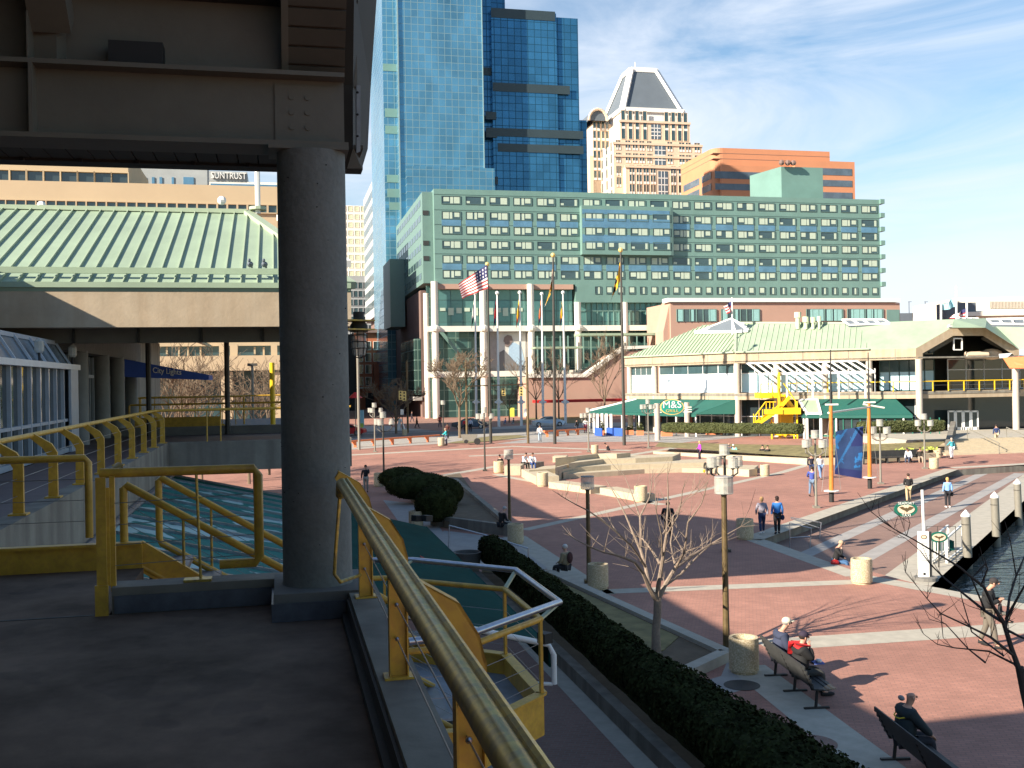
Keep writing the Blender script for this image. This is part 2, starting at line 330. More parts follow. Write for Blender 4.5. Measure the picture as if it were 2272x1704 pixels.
def copy_tree(o, parent=None, loc=None, rot=None, label=None, scale=None):
    c = o.copy(); COL.objects.link(c)
    if parent is not None: c.parent = parent
    if loc is not None: c.location = loc
    if rot is not None: c.rotation_euler = (0, 0, rot)
    if scale is not None: c.scale = (scale,) * 3
    if label: c['label'] = label
    for ch in KIDS.get(o, list(o.children)): copy_tree(ch, c)
    return c
KIDS = {}
def text(name, s, size, mat_, parent, loc, right, up, th=.01, align='CENTER', sx=1., width=None):
    """lettering as a real mesh standing on a surface; right/up are world directions"""
    c = bpy.data.curves.new(name, 'FONT'); c.body = s; c.size = size; c.extrude = th; c.align_x = align; c.align_y = 'CENTER'; c.resolution_u = 3
    o = bpy.data.objects.new(name, c); me = bpy.data.meshes.new_from_object(o); bpy.data.objects.remove(o)
    
    if width: xs_ = [v.co.x for v in me.vertices]; sx = width / (max(xs_) - min(xs_))
    r, u = Vector(right).normalized(), Vector(up).normalized(); f = r.cross(u); mt = Matrix((r * sx, u, f)).transposed()
    o0 = ORG[parent] if parent is not None else Vector(loc)
    for v in me.vertices: v.co = mt @ v.co + Vector(loc) - o0
    me.materials.clear(); me.materials.append(M[mat_]); o = bpy.data.objects.new(name, me); COL.objects.link(o)
    if parent is not None: o.parent = parent
    else: o.location = o0
    ORG[o] = o0; return o
def sheet(name, poly, dz, m, th=0., kind='structure', **k):
    """flat ground sheet that follows the gentle rise of the square"""
    def clip(P, f):
        out = []
        for i in range(len(P)):
            a, b = P[i], P[(i + 1) % len(P)]; fa, fb = f(a), f(b)
            if fa >= 0: out.append(a)
            if fa * fb < 0: q = fa / (fa - fb); out.append((a[0] + (b[0] - a[0]) * q, a[1] + (b[1] - a[1]) * q))
        return out
    P = [(p[0], p[1]) for p in poly]; mb = MB(); import mathutils.geometry as mg
    for tri in mg.tessellate_polygon([[Vector((p[0], p[1], 0)) for p in P]]):
        T = [P[i] for i in tri]
        for fs in ((lambda p: 78 - p[1],), (lambda p: p[1] - 78, lambda p: 105 - p[1]), (lambda p: p[1] - 105,)):
            Q = T
            for f in fs: Q = clip(Q, f) if len(Q) > 2 else []
            if len(Q) > 2:
                a = sum(Q[i][0] * Q[(i + 1) % len(Q)][1] - Q[(i + 1) % len(Q)][0] * Q[i][1] for i in range(len(Q)))
                if abs(a) < 1e-5: continue
                if a < 0: Q = Q[::-1]
                mb.add([(p[0], p[1], gz(p[1]) + dz) for p in Q], [tuple(range(len(Q)))])
    return mb.build(name, m, kind=kind, **k)
def gsheet(name, px, dz, m, **k): return sheet(name, [G(*p) for p in px], dz, m, **k)
def strip(name, a, b, w, dz, m, z=None, **k):
    a, b = G(*a, z) if z is not None else G(*a), G(*b, z) if z is not None else G(*b)
    n = (b - a); n.z = 0; n.normalize(); n = Vector((-n.y, n.x, 0)) * w / 2
    if z is not None:
        return MB().add([Vector((p.x, p.y, z + dz)) for p in (a - n, b - n, b + n, a + n)], [(0, 1, 2, 3)]).build(name, m, kind='structure', **k)
    return sheet(name, [a - n, b - n, b + n, a + n], dz, m, **k)
# ================================================================ ground
PZ = -.45                                   # the lower promenade
P0 = G(1674, 1200, 0); Pd = G(2108, 1043, 0); Pr = G(2272, 1033, 0); P1 = G(2076, 1306, 0); P2 = G(2272, 1343, 0)
Prx = Pd + (Pr - Pd).normalized() * 160; P2x = P1 + (P2 - P1).normalized() * 120
W0 = G(2066, 1300, PZ); W1 = G(2272, 1111, PZ); W1x = W0 + (W1 - W0).normalized() * 260
sheet('ground', [(-900, -60), (-900, 2600), (1400, 2600), (1400, 200), Prx, Pd, P0, P1, P2x, (P2x.x, -60)], 0, 'brick')
mb = MB(); mb.add([(p.x, p.y, PZ) for p in (Pd, P0, P1, W0, W1x, Prx)], [(5, 4, 3, 2, 1, 0)]); mb.build('promenade', 'brick_brown', kind='structure')
mb = MB(); mb.add([(-200, -60, -1.7), (900, -60, -1.7), (900, 700, -1.7), (-200, 700, -1.7)], [(0, 1, 2, 3)])
# step faces between square, promenade and water
mb2 = MB()
for a, b, z0, z1 in ((Pd, P0, PZ, 0), (P0, P1, PZ, 0), (Prx, Pd, PZ, 0), (P1, P2x, -2, 0)):
    mb2.add([(a.x, a.y, z0), (b.x, b.y, z0), (b.x, b.y, z1), (a.x, a.y, z1)], [(0, 1, 2, 3)])
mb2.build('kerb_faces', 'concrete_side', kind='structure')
n_ = Vector((-(W1 - W0).y, (W1 - W0).x, 0)).normalized()
mb3 = MB().add([(W0.x, W0.y, PZ), (W1x.x, W1x.y, PZ), (W1x.x, W1x.y, -2), (W0.x, W0.y, -2)], [(0, 1, 2, 3)])
mb3.add([(P1.x, P1.y, PZ), (W0.x, W0.y, PZ), (W0.x, W0.y, -2), (P1.x, P1.y, -2)], [(0, 1, 2, 3)])
mb3.build('quay_face', 'concrete_dark', kind='structure')
# cut the water sheet so that it starts at the quay
mb = MB(); WP = [W0, W1x, (900, 40), (900, -60), (P2x.x + 20, -60), P2x, P1]
mb.add([(p[0], p[1], -.92) for p in WP], [(6, 5, 4, 3, 2, 1, 0)]); mb.build('water', 'water', kind='structure')
# timber rubbing strip along the quay
dq = (W1x - W0).normalized()
MB().par(W0 + Vector((0, 0, -.32)) - n_ * .16 * (1 if n_.x > 0 else -1) * -1, dq * 120, n_ * .16 * (-1 if n_.x > 0 else 1), (0, 0, .22)).build('quay_timber', 'timber', label='dark timber rubbing strip along the quay edge above the water', cat='fender')
# pale bands in the brick
def band(a, b, w, m='paving', dz=.004, z=None): return strip('paving_band', a, b, w, dz, m, z)
band((1162, 1176), (1800, 1029), .62); band((1338, 1313), (1900, 1291), .75); band((1690, 1432), (2600, 1371), 1.15)
band((982, 1055), (1100, 1035), .8); band((1100, 1052), (1470, 1120), .7)
band((1674, 1197), (1900, 1278), .85); band((1900, 1278), (2080, 1311), .85, dz=.006); band((2080, 1311), (2500, 1388), .8)
band((1664, 1197), (2110, 1041), 1.0); band((2112, 1038), (2600, 1012), .9)
band((1784, 1232), (2190, 1046), .75, 'paving_grey', .004, PZ); band((1905, 1247), (2262, 1050), .75, 'paving_grey', .004, PZ)
e_ = Vector((0, 0, PZ)); a_, b_ = W0.copy(), W1x.copy(); nn = n_ if n_.x < 0 else -n_
MB().add([(p.x, p.y, PZ + .004) for p in (a_, b_, b_ + nn * 1.9, a_ + nn * 1.9)], [(0, 1, 2, 3)]).build('paving_band', 'paving', kind='structure')
band((771, 1010), (1130, 991), 1.1); band((1130, 990), (1400, 1000), 1.0); band((1040, 1012), (1290, 1003), .8); band((1365, 1015), (1500, 993), .9)
for v0, v1 in ((1023, 1001), (1043, 1013)):
    strip('paving_joint', (771, v0), (1060, v1 + 4), .18, .004, 'brick_brown')
# street, pavements, square in front of the hotel
gsheet('road', [(700, 1004), (971, 985), (1160, 974), (1420, 962), (1700, 950), (1700, 936), (1250, 938), (1060, 950), (960, 944), (700, 947)], .008, 'road')
gsheet('asphalt', [(700, 975), (1100, 962), (1420, 952), (1420, 945), (1060, 953), (700, 959)], .012, 'asphalt')
gsheet('brick_apron', [(868, 948), (1000, 958), (1200, 936), (1480, 934), (1480, 925), (1200, 925), (868, 930)], .016, 'brick_far')
gsheet('pavement', [(1100, 985), (1240, 981), (1440, 980), (1500, 984), (1700, 966), (1500, 962), (1300, 966), (1180, 973)], .010, 'paving_grey')
for u0, v0, u1, v1 in ((760, 964, 1000, 956), (780, 986, 1150, 972), (1240, 962, 1330, 958), (760, 953, 900, 949)):
    strip('road_marking', (u0, v0), (u1, v1), .22, .020, 'white')
gsheet('grass_verge', [(990, 984), (1020, 979), (1090, 968), (1150, 966), (1172, 970), (1120, 976), (1040, 984)], .05, 'grass')
gsheet('grass_bank', [(1140, 938), (1180, 926), (1300, 923), (1330, 930), (1290, 939), (1200, 941)], .04, 'grass')
# lower path beside the awning, kerbs, planted beds (near)
def bst(name, m, *a, **k): return MB().st(*a).build(name, m, **k)
MB().st(5, 43, 4.0, 6.3, 0, .006).build('path', 'brick_brown', kind='structure'); MB().st(5, 43, 6.3, 6.72, 0, .010).build('path_band', 'paving', kind='structure')
MB().st(5, 30, -2, 4.0, 0, .012).build('path_shaded', 'paving_grey', kind='structure')
kb = thing('planter_kerb', 'low concrete kerb wall running along the near foot of the long hedge', 'kerb', S(25, 6.85))
MB().st(8, 38.4, 6.72, 6.98, 0, .34).build('kerb_wall', 'concrete_side', kb)
# bed with the bare tree
B = [S(37.4, 8.0), S(36.6, 9.55), S(24.6, 11.0), S(22.6, 8.0)]
B = [S(36.8, 8.6), S(24.6, 11.05), S(22.4, 8.0)]
mb = MB(); mb.prism([S(37.6, 7.5), S(36.6, 9.4), S(24.9, 10.85), S(22.9, 8.2), S(8, 8.0), S(8, 6.98), S(38.2, 6.98)], 0, .14); mb.build('soil', 'soil', kind='structure')
mb = MB(); mb.prism([S(37.2, 7.9), S(36.4, 9.3), S(26.6, 10.5), S(25.4, 9.6), S(25.0, 7.8)], .10, .165); mb.build('grass', 'grass', kind='stuff', label='thin winter grass in the planting bed behind the long hedge', cat='grass')
kb2 = thing('planter_kerb', 'pale concrete kerb round the planting bed of the bare tree', 'kerb', S(30, 10.3))
mb = MB(); pts = [S(37.9, 7.3), S(36.75, 9.55), S(24.65, 11.0), S(22.3, 8.05)]
for a, b in zip(pts[:-1], pts[1:]): mb.beam(a + Vector((0, 0, .12)), b + Vector((0, 0, .12)), .34, .26)
mb.build('kerb_stone', 'paving', kb2)
# ramp bed with the dark clipped bushes
def gp(u, v, z=0): return G(u, v, z)
mb = MB(); mb.prism([gp(880, 1085), gp(1020, 1060), gp(1062, 1120), gp(1135, 1178), gp(985, 1172)], 0, .35); mb.build('soil', 'soil', kind='structure')
w_ = thing('ramp_wall', 'low concrete wall of the ramp beside the dark bushes', 'wall', gp(1050, 1190))
mb = MB()
for a, b in (((960, 1166), (1136, 1190)), ((1136, 1190), (1060, 1122)), ((1060, 1122), (1010, 1078))):
    p, q = gp(*a), gp(*b); mb.beam(p + Vector((0, 0, .26)), q + Vector((0, 0, .26)), .3, .54)
mb.build('wall_panel', 'concrete_side', w_)
gsheet('ramp', [(985, 1178), (1130, 1196), (1215, 1262), (1120, 1290), (960, 1210)], .02, 'paving_grey')
band((1140, 1190), (1330, 1320), 1.1, 'paving'); gsheet('ramp_path', [(850, 1110), (940, 1120), (1010, 1220), (1075, 1290), (980, 1290), (900, 1180)], .016, 'paving_grey')
# benches' strip
band((1655, 1478), (2020, 1760), 1.0, 'paving', .006)
gsheet('paving_band', [(1620, 1452), (1600, 1500), (1500, 1530), (1540, 1560), (1690, 1520), (1680, 1460)], .0045, 'paving_grey')
# manholes
for u, v, r, lb in ((1646, 1521, .42, 'dark round manhole cover on the paving beside the near litter bin'), (1800, 1650, .5, 'faded round access cover in the shaded brick behind the benches')):
    p = gp(u, v); mb = MB(); mb.lathe((p.x, p.y, 0), [(r, .009), (r, .014)], 28); mb.build('manhole_cover', 'dark' if r < .45 else 'brick_brown', label=lb, cat='manhole cover')
# ================================================================ our own pavilion
DK, CB = 5.55, 5.73
pv = thing('pavilion_building', 'dark concrete and steel upper deck with round column and roof girder, in the foreground', 'building', S(6, -3, 0))
mb = MB(); mb.st(-4, 7.42, -8, .46, DK - .35, DK); mb.st(7.42, 8.0, -8, -.06, DK - .35, DK); mb.st(8.0, 10.0, -8, -1.24, DK - .35, DK - .002); mb.build('deck_floor', 'deck', pv)
mb = MB(); mb.st(8.0, 8.03, -8, -1.3, DK, DK + .004); mb.build('floor_joint', 'black', pv)
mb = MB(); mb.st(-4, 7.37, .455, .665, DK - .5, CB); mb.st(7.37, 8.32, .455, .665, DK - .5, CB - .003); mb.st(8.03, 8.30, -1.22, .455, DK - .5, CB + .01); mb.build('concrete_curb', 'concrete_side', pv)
mb = MB(); mb.st(-4, 7.33, .435, .452, DK + .001, CB - .03); mb.st(-4, 7.33, .40, .435, DK + .001, DK + .05); mb.build('rubber_base', 'black', pv)
mb = MB(); mb.st(7.40, 8.20, -.06, .60, DK, CB + .012); mb.build('column_plinth', 'concrete_dark', pv)
mb = MB(); mb.st(7.385, 7.398, -.065, .43, DK + .002, CB - .05); mb.st(7.385, 8.0, -.078, -.064, DK + .002, CB - .05); mb.st(8.012, 8.026, -1.2, -.08, DK + .002, CB - .05); mb.build('steel_flashing', 'galv', pv)
cc = S(7.80, .255)
mb = MB(); mb.tube([(cc.x, cc.y, CB), (cc.x, cc.y, CB + .03), (cc.x, cc.y, 7), (cc.x, cc.y, 8.90)], [.262, .252, .250, .248], 40); mb.build('column', mat('column_concrete', (.165, .178, .168), .85, var=.14, scale=3.5, bump=.35, kind='speck', col2=(.145, .157, .148)), pv, smooth=True)
mb = MB()
for i in range(32):
    a = random.uniform(3.4, 6.4); z = random.uniform(6, 8.8); r = .2515; mb.sph((cc.x + r * math.cos(a), cc.y + r * math.sin(a), z), random.uniform(.003, .006), 5, 4)
mb.build('column_pit', 'black', pv, kind='stuff')
# girder across, with stiffener, bolts, wall plate above and sloping rafter
g0, g1 = 7.72, 7.80
GT, GB = 9.46, 8.93
mb = MB(); mb.st(7.78, 7.82, -8, .50, GB + .03, GT - .02); mb.st(7.62, 7.98, -8, .52, GB - .005, GB + .03); mb.st(7.64, 7.96, -8, .50, GT - .02, GT + .012)
mb.st(7.60, 8.0, -.05, .52, GB - .03, GB - .006); mb.build('roof_girder', 'girder', pv)
for t in (-1.63, -4.2): bst('stiffener', 'girder', 7.63, 7.779, t - .012, t + .012, GB + .031, GT - .021, parent=pv)
bst('web_plate', 'girder', 7.765, 7.779, .0, .50, GB + .06, GT - .06, parent=pv)
for t in (.12, .235):
    for z in (GB + .16, GB + .27, GB + .38):
        p = S(7.755, t, z); q = S(7.77, t, z); MB().tube([p, q], .021, 8).build('bolt', 'girder', pv)
bst('wall_plate', 'girder', 7.99, 8.05, -8, .62, GT + .013, 10.05, parent=pv)
bst('upper_beam', 'girder_dark', 7.80, 8.2, -8, .62, 10.05, 10.6, parent=pv)
MB().st(7.66, 7.98, -1.655, -1.645, GT, GT + .34).build('gusset_plate', 'girder', pv)
MB().beam(S(7.9, -1.55, GT + .05), S(7.9, -1.55, 10.2), .16, .16).build('rafter_post', 'girder', pv)
MB().beam(S(7.86, -1.52, 9.78), S(4.6, -1.52, 12.6), .26, .22).build('rafter', 'girder', pv)
# under-eave boards beyond the girder and the outer fascia
mb = MB()
for i in range(60):
    t = .48 - i * .155; mb.st(8.06, 8.60, t - .145, t, 8.985, 9.01)
mb.st(8.05, 8.62, -8.4, .66, 9.012, 9.04)
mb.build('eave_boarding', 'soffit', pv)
mb = MB(); mb.st(8.60, 8.80, -9, .70, 8.965, 10.2); mb.build('eave_fascia', 'girder_dark', pv)
mb = MB()
for i in range(24): t = .2 - i * .42; mb.st(8.56, 8.60, t - .015, t + .015, 8.955, 8.98)
mb.build('eave_clips', 'black', pv)
# sloping boarded soffit and end fascia on the right
mb = MB(); p0, p1 = S(8.0, .10, 9.50), S(5.6, .10, 12.4); dr = (p1 - p0)
nb = 26
for i in range(nb):
    a = p0 + dr * (i / nb); b = p0 + dr * ((i + .86) / nb); w = (S(0, .5) - S(0, .1)) * 1.05
    mb.slab([a, b, b + w, a + w], .02)
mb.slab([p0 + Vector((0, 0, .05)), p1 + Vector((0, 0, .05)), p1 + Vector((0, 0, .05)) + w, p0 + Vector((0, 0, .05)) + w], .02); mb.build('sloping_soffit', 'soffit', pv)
MB().beam(S(7.98, .08, 9.52), S(5.6, .08, 12.4), .05, .10).build('soffit_edge', 'girder', pv)
E0 = [S(8.05, .56, 8.93), S(8.35, .56, 8.93), S(8.62, .56, 9.06), S(8.62, .56, 9.9), S(6.2, .56, 12.9), S(5.6, .56, 12.4), S(8.0, .56, 9.45)]
E0 = [D(770, 374, 8.15), D(803, 374, 8.45), D(816, 330, 8.6), D(822, 200, 8.6), D(838, -40, 8.2), D(786, -40, 7.6), D(783, 190, 7.9), D(783, 330, 7.95)]
mb = MB(); mb.slab(E0, .10); mb.build('end_fascia', 'girder_dark', pv)
mb = MB(); mb.slab([D(789, 189, 7.82), D(798, 189, 7.84), D(798, 336, 7.92), D(789, 340, 7.9)], .012); mb.build('fascia_bracket', 'galv', pv)
for v in (205, 254, 302):
    p = D(793.5, v, 7.80); MB().sph(p, .010, 6, 4).build('bolt', 'black', pv)
# unseen ceiling and back walls, plus a high parapet added to cast the shade
mb = MB(); mb.st(-5, 7.98, -14, .05, 12.6, 13.0); mb.st(-5, 8.9, -14.2, -9, 0, 12.6); mb.st(-5.3, -5, -14, .05, 0, 13); mb.st(8.85, 9.15, -14, .0, 10.2, 13.9); mb.build('unseen_shade_walls', 'concrete_side', pv)
# light box on the wall plate
lt = thing('wall_light', 'dark box floodlight fixed above the girder', 'light', S(7.92, -.98, 9.6))
MB().st(7.82, 7.985, -1.15, -.78, 9.52, 9.68).build('housing', 'black', lt); MB().st(7.80, 7.96, -1.14, -.79, 9.485, 9.518).build('lens', 'galv', lt)
# caged lantern on the far side of the column
cl = thing('caged_lantern', 'caged bulkhead lantern on a yellow bracket behind the concrete column', 'light', D(798, 760, 9.4))
c0 = D(797, 790, 9.4)
mb = MB(); mb.lathe(c0, [(.02, 0), (.055, .01), (.068, .08), (.066, .20), (.05, .22)], 16); mb.build('glass_globe', 'lantern', cl, smooth=True)
mb = MB()
for i in range(8):
    a = i * math.pi / 4; mb.tube([(c0.x + r * math.cos(a), c0.y + r * math.sin(a), c0.z + z) for r, z in ((.0, -.02), (.055, -.005), (.076, .08), (.074, .22))], .004, 5)
for z in (.07, .13, .19): mb.tube([(c0.x + .076 * math.cos(i * math.pi / 8), c0.y + .076 * math.sin(i * math.pi / 8), c0.z + z) for i in range(17)], .004, 5, cap=False)
mb.build('cage', 'black', cl)
mb = MB(); mb.lathe((c0.x, c0.y, c0.z + .22), [(.085, 0), (.08, .06), (.05, .1), (.05, .18)], 14); mb.build('cap', 'girder_dark', cl, smooth=True)
mb = MB()
for z in (.235, .315): mb.beam(Vector((c0.x - .34, c0.y - .3, c0.z + z)), Vector((c0.x + .10, c0.y, c0.z + z)), .22, .012)
mb.build('bracket', 'yellow_worn', cl)
# ---------------------------------------------------------------- foreground handrail
RZ = 6.575
hr = thing('deck_railing', 'worn yellow handrail on bent yellow posts running down the deck edge toward the camera', 'railing', S(4, .56, CB))
mb = MB(); mb.tube([S(-1.2, .36, RZ), S(6.6, .375, RZ), S(6.78, .38, RZ - .02), S(6.86, .38, RZ - .1)], .034, 20); mb.build('handrail', 'yellow_worn', hr, smooth=True)
mb = MB(); mb.tube([S(-1.2, .385, RZ + .028), S(6.55, .40, RZ + .028)], .012, 8); mb.build('rail_bead', 'yellow_worn', hr, smooth=True)
for s in (7.2, 5.19, 3.18, 1.17):
    pm = MB(); t = .56
    pm.st(s - .006, s + .006, t - .040, t + .040, CB + .01, 6.34); pm.st(s - .035, s + .035, t - .047, t - .040, CB + .01, 6.30); pm.st(s - .035, s + .035, t + .040, t + .047, CB + .01, 6.30)
    prof = [(t - .045, 6.2), (t + .050, 6.2), (t + .052, 6.33), (t + .03, 6.42), (t - .03, 6.52), (.39, RZ + .03), (.36, RZ - .02), (t - .10, 6.38), (t - .05, 6.30)]
    a = [S(s - .035, q, z) for q, z in prof]; pm.slab(a, .009); pm.slab([S(s + .035, q, z) for q, z in prof], .009); 
    for (q, z), (q2, z2) in zip(prof[1:5], prof[2:6]): pm.par(S(s - .035, q, z), S(s + .035, q, z) - S(s - .035, q, z), S(s, q2, z2) - S(s, q, z), S(0, -.01) - S(0, 0))
    o = pm.build('post', 'yellow', hr); f = MB().st(s - .06, s + .06, t - .075, t + .075, CB + .001, CB + .012).build('base_plate', 'yellow', o)
    for z in (5.93, 6.10, 6.27): MB().sph(S(s - .04, t - .01, z), .012, 8, 5).build('cable_stud', 'steel', o)
for z in (5.93, 6.10, 6.27): MB().tube([S(.2, .55, z), S(7.2, .55, z)], .0035, 5).build('cable', 'cable', hr)
mb = MB(); mb.tube([S(6.86, .38, RZ - .04), S(6.86, .34, 6.1), S(6.86, .33, 5.96), S(6.9, .37, 5.90), S(7.16, .52, 5.89)], .012, 8); mb.build('end_loop', 'yellow_worn', hr, smooth=True)
# gate rail across the stair head
gr = thing('stair_gate', 'yellow pipe gate closing the head of the stairs beside the column', 'gate', S(8.15, -.8, DK))
zt = 6.57
mb = MB(); mb.tube([S(8.35, -1.20, zt + .03), S(8.15, -1.30, zt), S(8.12, -.20, zt), S(8.12, -.17, zt - .05), S(8.12, -.17, 5.90), S(8.13, -.20, 5.855), S(8.15, -.46, 5.85)], .036, 14); mb.build('frame', 'yellow', gr, smooth=True)
mb = MB(); mb.st(8.0, 8.012, -1.315, -1.245, DK, zt - .02); mb.st(8.06, 8.072, -1.27, -1.23, 5.75, zt - .1); mb.st(8.10, 8.14, -1.235, -1.20, 5.7, zt - .02); mb.st(7.97, 8.0, -1.325, -1.235, DK, DK + .22); mb.build('hinge_post', 'yellow', gr)
mb = MB(); mb.tube([S(8.12, -.62, zt - .02), S(8.12, -.60, CB + .03)], .011, 8); mb.st(8.06, 8.18, -.72, -.52, CB + .011, CB + .03); mb.build('centre_rod', 'yellow_worn', gr)
for z in (5.92, 6.07, 6.22, 6.38): MB().tube([S(8.1, -1.2, z - .03), S(8.12, -.55, z - .01), S(8.12, -.2, z)], .003, 5).build('cable', 'cable', gr)
# landing rail + stair handrails
lr = thing('landing_railing', 'yellow pipe railing and channel along the far edge of the stair landing', 'railing', S(10, -4, DK))
mb = MB(); mb.tube([S(10, -8, zt), S(10, -1.73, zt), S(10, -1.70, zt - .04), S(10, -1.70, 6.25), S(10, -1.70, 5.85)], .034, 12); mb.build('handrail', 'yellow', lr, smooth=True)
mb = MB(); mb.st(10.0, 10.06, -8, -1.25, 5.50, 5.79); mb.st(9.95, 10.0, -8, -1.25, 5.765, 5.79); mb.slab([S(10.02, -1.25, 5.79), S(10.02, -1.25, 5.5), S(10.02, 1.4, 3.72), S(10.02, 1.4, 4.01)], .06); mb.build('stringer', 'yellow', lr)
for z in (6.0, 6.19, 6.38): MB().tube([S(10, -8, z), S(10, -1.7, z)], .003, 5).build('cable', 'cable', lr)
for s, lb in ((10.05, 'nearer yellow sloping handrail of the stairs going down behind the column'), (11.3, 'farther yellow sloping handrail of the stairs going down behind the column')):
    t0 = -1.39 if s < 11 else -1.22; z0 = 6.31 if s < 11 else 6.26; k = .61
    r = thing('stair_railing', lb, 'railing', S(s, t0, 5.3), 'stair handrails')
    mb = MB(); mb.tube([S(s, 1.6, z0 - k * (1.6 - t0)), S(s, t0, z0), S(s, t0 - .02, z0 - .03), S(s, t0 - .02, z0 - .62), S(s, t0, z0 - .68), S(s, 1.6, z0 - .68 - k * (1.6 - t0))], .036, 12); mb.build('pipe_frame', 'yellow', r, smooth=True)
    for i in range(3):
        t = t0 + .5 + i * .9; MB().tube([S(s, t, z0 - k * (t - t0)), S(s, t, z0 - k * (t - t0) - .67)], .014, 8).build('baluster', 'yellow_worn', r)
    for q in (.18, .36, .54): MB().tube([S(s, t0, z0 - q), S(s, 1.6, z0 - q - k * (1.6 - t0))], .003, 5).build('cable', 'cable', r)
sta = thing('staircase', 'grey stair flight dropping between the yellow handrails', 'stairs', S(10.6, 0, 3.7))
for i in range(10): MB().st(10.08, 11.25, -1.2 + i * .28, -.9 + i * .28, 5.40 - i * .175, 5.45 - i * .175).build('tread', 'galv', sta)
# octagonal half landing outside the deck edge
FZ = 3.75; pl = thing('stair_platform', 'yellow framed bay landing with steel and yellow rails, outside the deck edge', 'platform', S(11.4, 1.7, 0))
O = [(13.0, .75), (13.1, 1.25), (11.95, 2.55), (10.35, 2.58), (9.45, 1.65), (9.45, .75)]
MB().prism([S(*p) for p in O], FZ - .08, FZ).build('landing_floor', mat('landing_floor', (.20, .23, .26), .6, var=.3, scale=2.5), pl)
mb = MB()
for a, b in zip(O[:-1], O[1:]):
    p, q = S(*a, FZ + .02), S(*b, FZ + .02); mb.beam(p, q, .05, .42)
    mb.beam(p + Vector((0, 0, .215)), q + Vector((0, 0, .215)), .12, .02)
mb.build('side_channel', 'yellow', pl)
mb = MB(); mb.tube([S(*p, FZ + 1.0) for p in O[1:-1]] + [S(9.45, .75, FZ + 1.0)], .033, 12); mb.tube([S(13.1, 1.25, FZ + 1.0), S(13.0, .4, FZ + 1.03)], .033, 12); mb.build('handrail', 'yellow', pl, smooth=True)
for p in O[1:-1]:
    o = MB().beam(S(*p, FZ + .2), S(*p, FZ + 1.0), .075, .03, up=S(0, 1)).build('post', 'yellow', pl)
for q in (.35, .55, .75): MB().tube([S(*p, FZ + q) for p in O], .003, 5).build('cable', 'cable', pl)
OO = [(13.9, -.2), (13.75, 1.35), (13.05, 2.75), (11.15, 3.05), (9.9, 1.95), (9.75, .9)]
OO = [st(D(u, v, y)) + (D(u, v, y).z,) for u, v, y in ((800, 1243, 13.6), (916, 1242, 13.4), (1145, 1265, 12.4), (1241, 1336, 10.9), (1037, 1409, 9.6), (905, 1424, 9.3))]
mb = MB(); mb.tube([S(*p) for p in OO], .036, 14); mb.build('guard_rail', 'steel', pl, smooth=True)
for (a, b) in ((S(*OO[1]), S(13.1, 1.3, FZ + 1)), (S(*OO[2]), S(11.95, 2.55, FZ + 1.0)), (S(*OO[3]), S(10.35, 2.58, FZ + 1.0)), (S(*OO[4]), S(9.45, 1.65, FZ + 1))): MB().beam(a, b, .05, .02).build('rail_bracket', 'lattice', pl)
ld = MB(); ld.tube([S(12.2, 2.75, FZ - .25), S(12.2, 2.75, 0)], .05, 10); ld.tube([S(10.1, 2.3, FZ - .25), S(10.1, 2.3, 0)], .05, 10); ld.build('support_leg', 'yellow', pl)
# ---------------------------------------------------------------- teal awning below the walkway
aw = thing('glass_awning', 'large sloping teal ribbed canopy below the walkway', 'awning', S(22, 1, 3))
A_ = [S(15.6, -2.86, 4.80), S(29.4, -2.86, 4.80), S(29.4, .6, 4.0), S(15.6, .6, 4.0)]; A2 = [S(15.6, .6, 4.0), S(29.4, .6, 4.0), S(29.4, 4.0, 3.1), S(15.6, 4.0, 3.1)]
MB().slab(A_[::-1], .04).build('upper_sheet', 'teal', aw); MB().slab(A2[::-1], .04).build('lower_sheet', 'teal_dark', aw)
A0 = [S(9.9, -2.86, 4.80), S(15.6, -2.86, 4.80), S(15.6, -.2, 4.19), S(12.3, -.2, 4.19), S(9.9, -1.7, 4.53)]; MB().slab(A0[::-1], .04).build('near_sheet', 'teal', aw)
mb = MB(); mb.ribs(A_, S(1, 0), 1.1, .05, .05); mb.ribs(A0[:4] + [A0[4]], S(1, 0), 1.1, .05, .05); mb.build('ribs', 'steel', aw)
MB().tube([S(9.9, -2.84, 4.83), S(29.4, -2.84, 4.83)], .07, 10).build('gutter', 'galv', aw)
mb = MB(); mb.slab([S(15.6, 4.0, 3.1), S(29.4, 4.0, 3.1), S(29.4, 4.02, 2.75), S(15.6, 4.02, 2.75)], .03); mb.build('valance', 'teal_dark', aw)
mb = MB(); mb.tube([S(15.55, .8, 3.98), S(15.55, 4.0, 3.12), S(15.55, 4.08, 2.95), S(15.55, 4.08, 2.5)], .045, 10); mb.tube([S(15.55, 4.05, 2.5), S(15.55, .8, 2.9)], .03, 8); mb.build('end_frame', 'white_frame', aw, smooth=True)
rs = D(916, 1218, 24); sg = MB().slab([D(888, 1211, 25.6), D(941, 1237, 22.6), D(939, 1244, 22.6), D(886, 1219, 25.6)], .03).build('small_sign', 'red', label='small red sign strip lying on the dark awning', cat='sign')
fl = thing('flood_light', 'small black twin floodlight on the awning edge before the dark bushes', 'light', D(925, 1153, 28))
for du in (0, 22):
    p = D(918 + du, 1150, 28); MB().beam(p, p + Vector((.16, .16, -.02)), .22, .16).build('lamp_head', 'black', fl)
p = D(1200, 1417, 15.2); f2 = thing('flood_light', 'small black floodlight on the corner of the platform above the lower path', 'light', p)
MB().beam(p, p + Vector((.12, .1, 0)), .17, .15).build('lamp_head', 'black', f2)
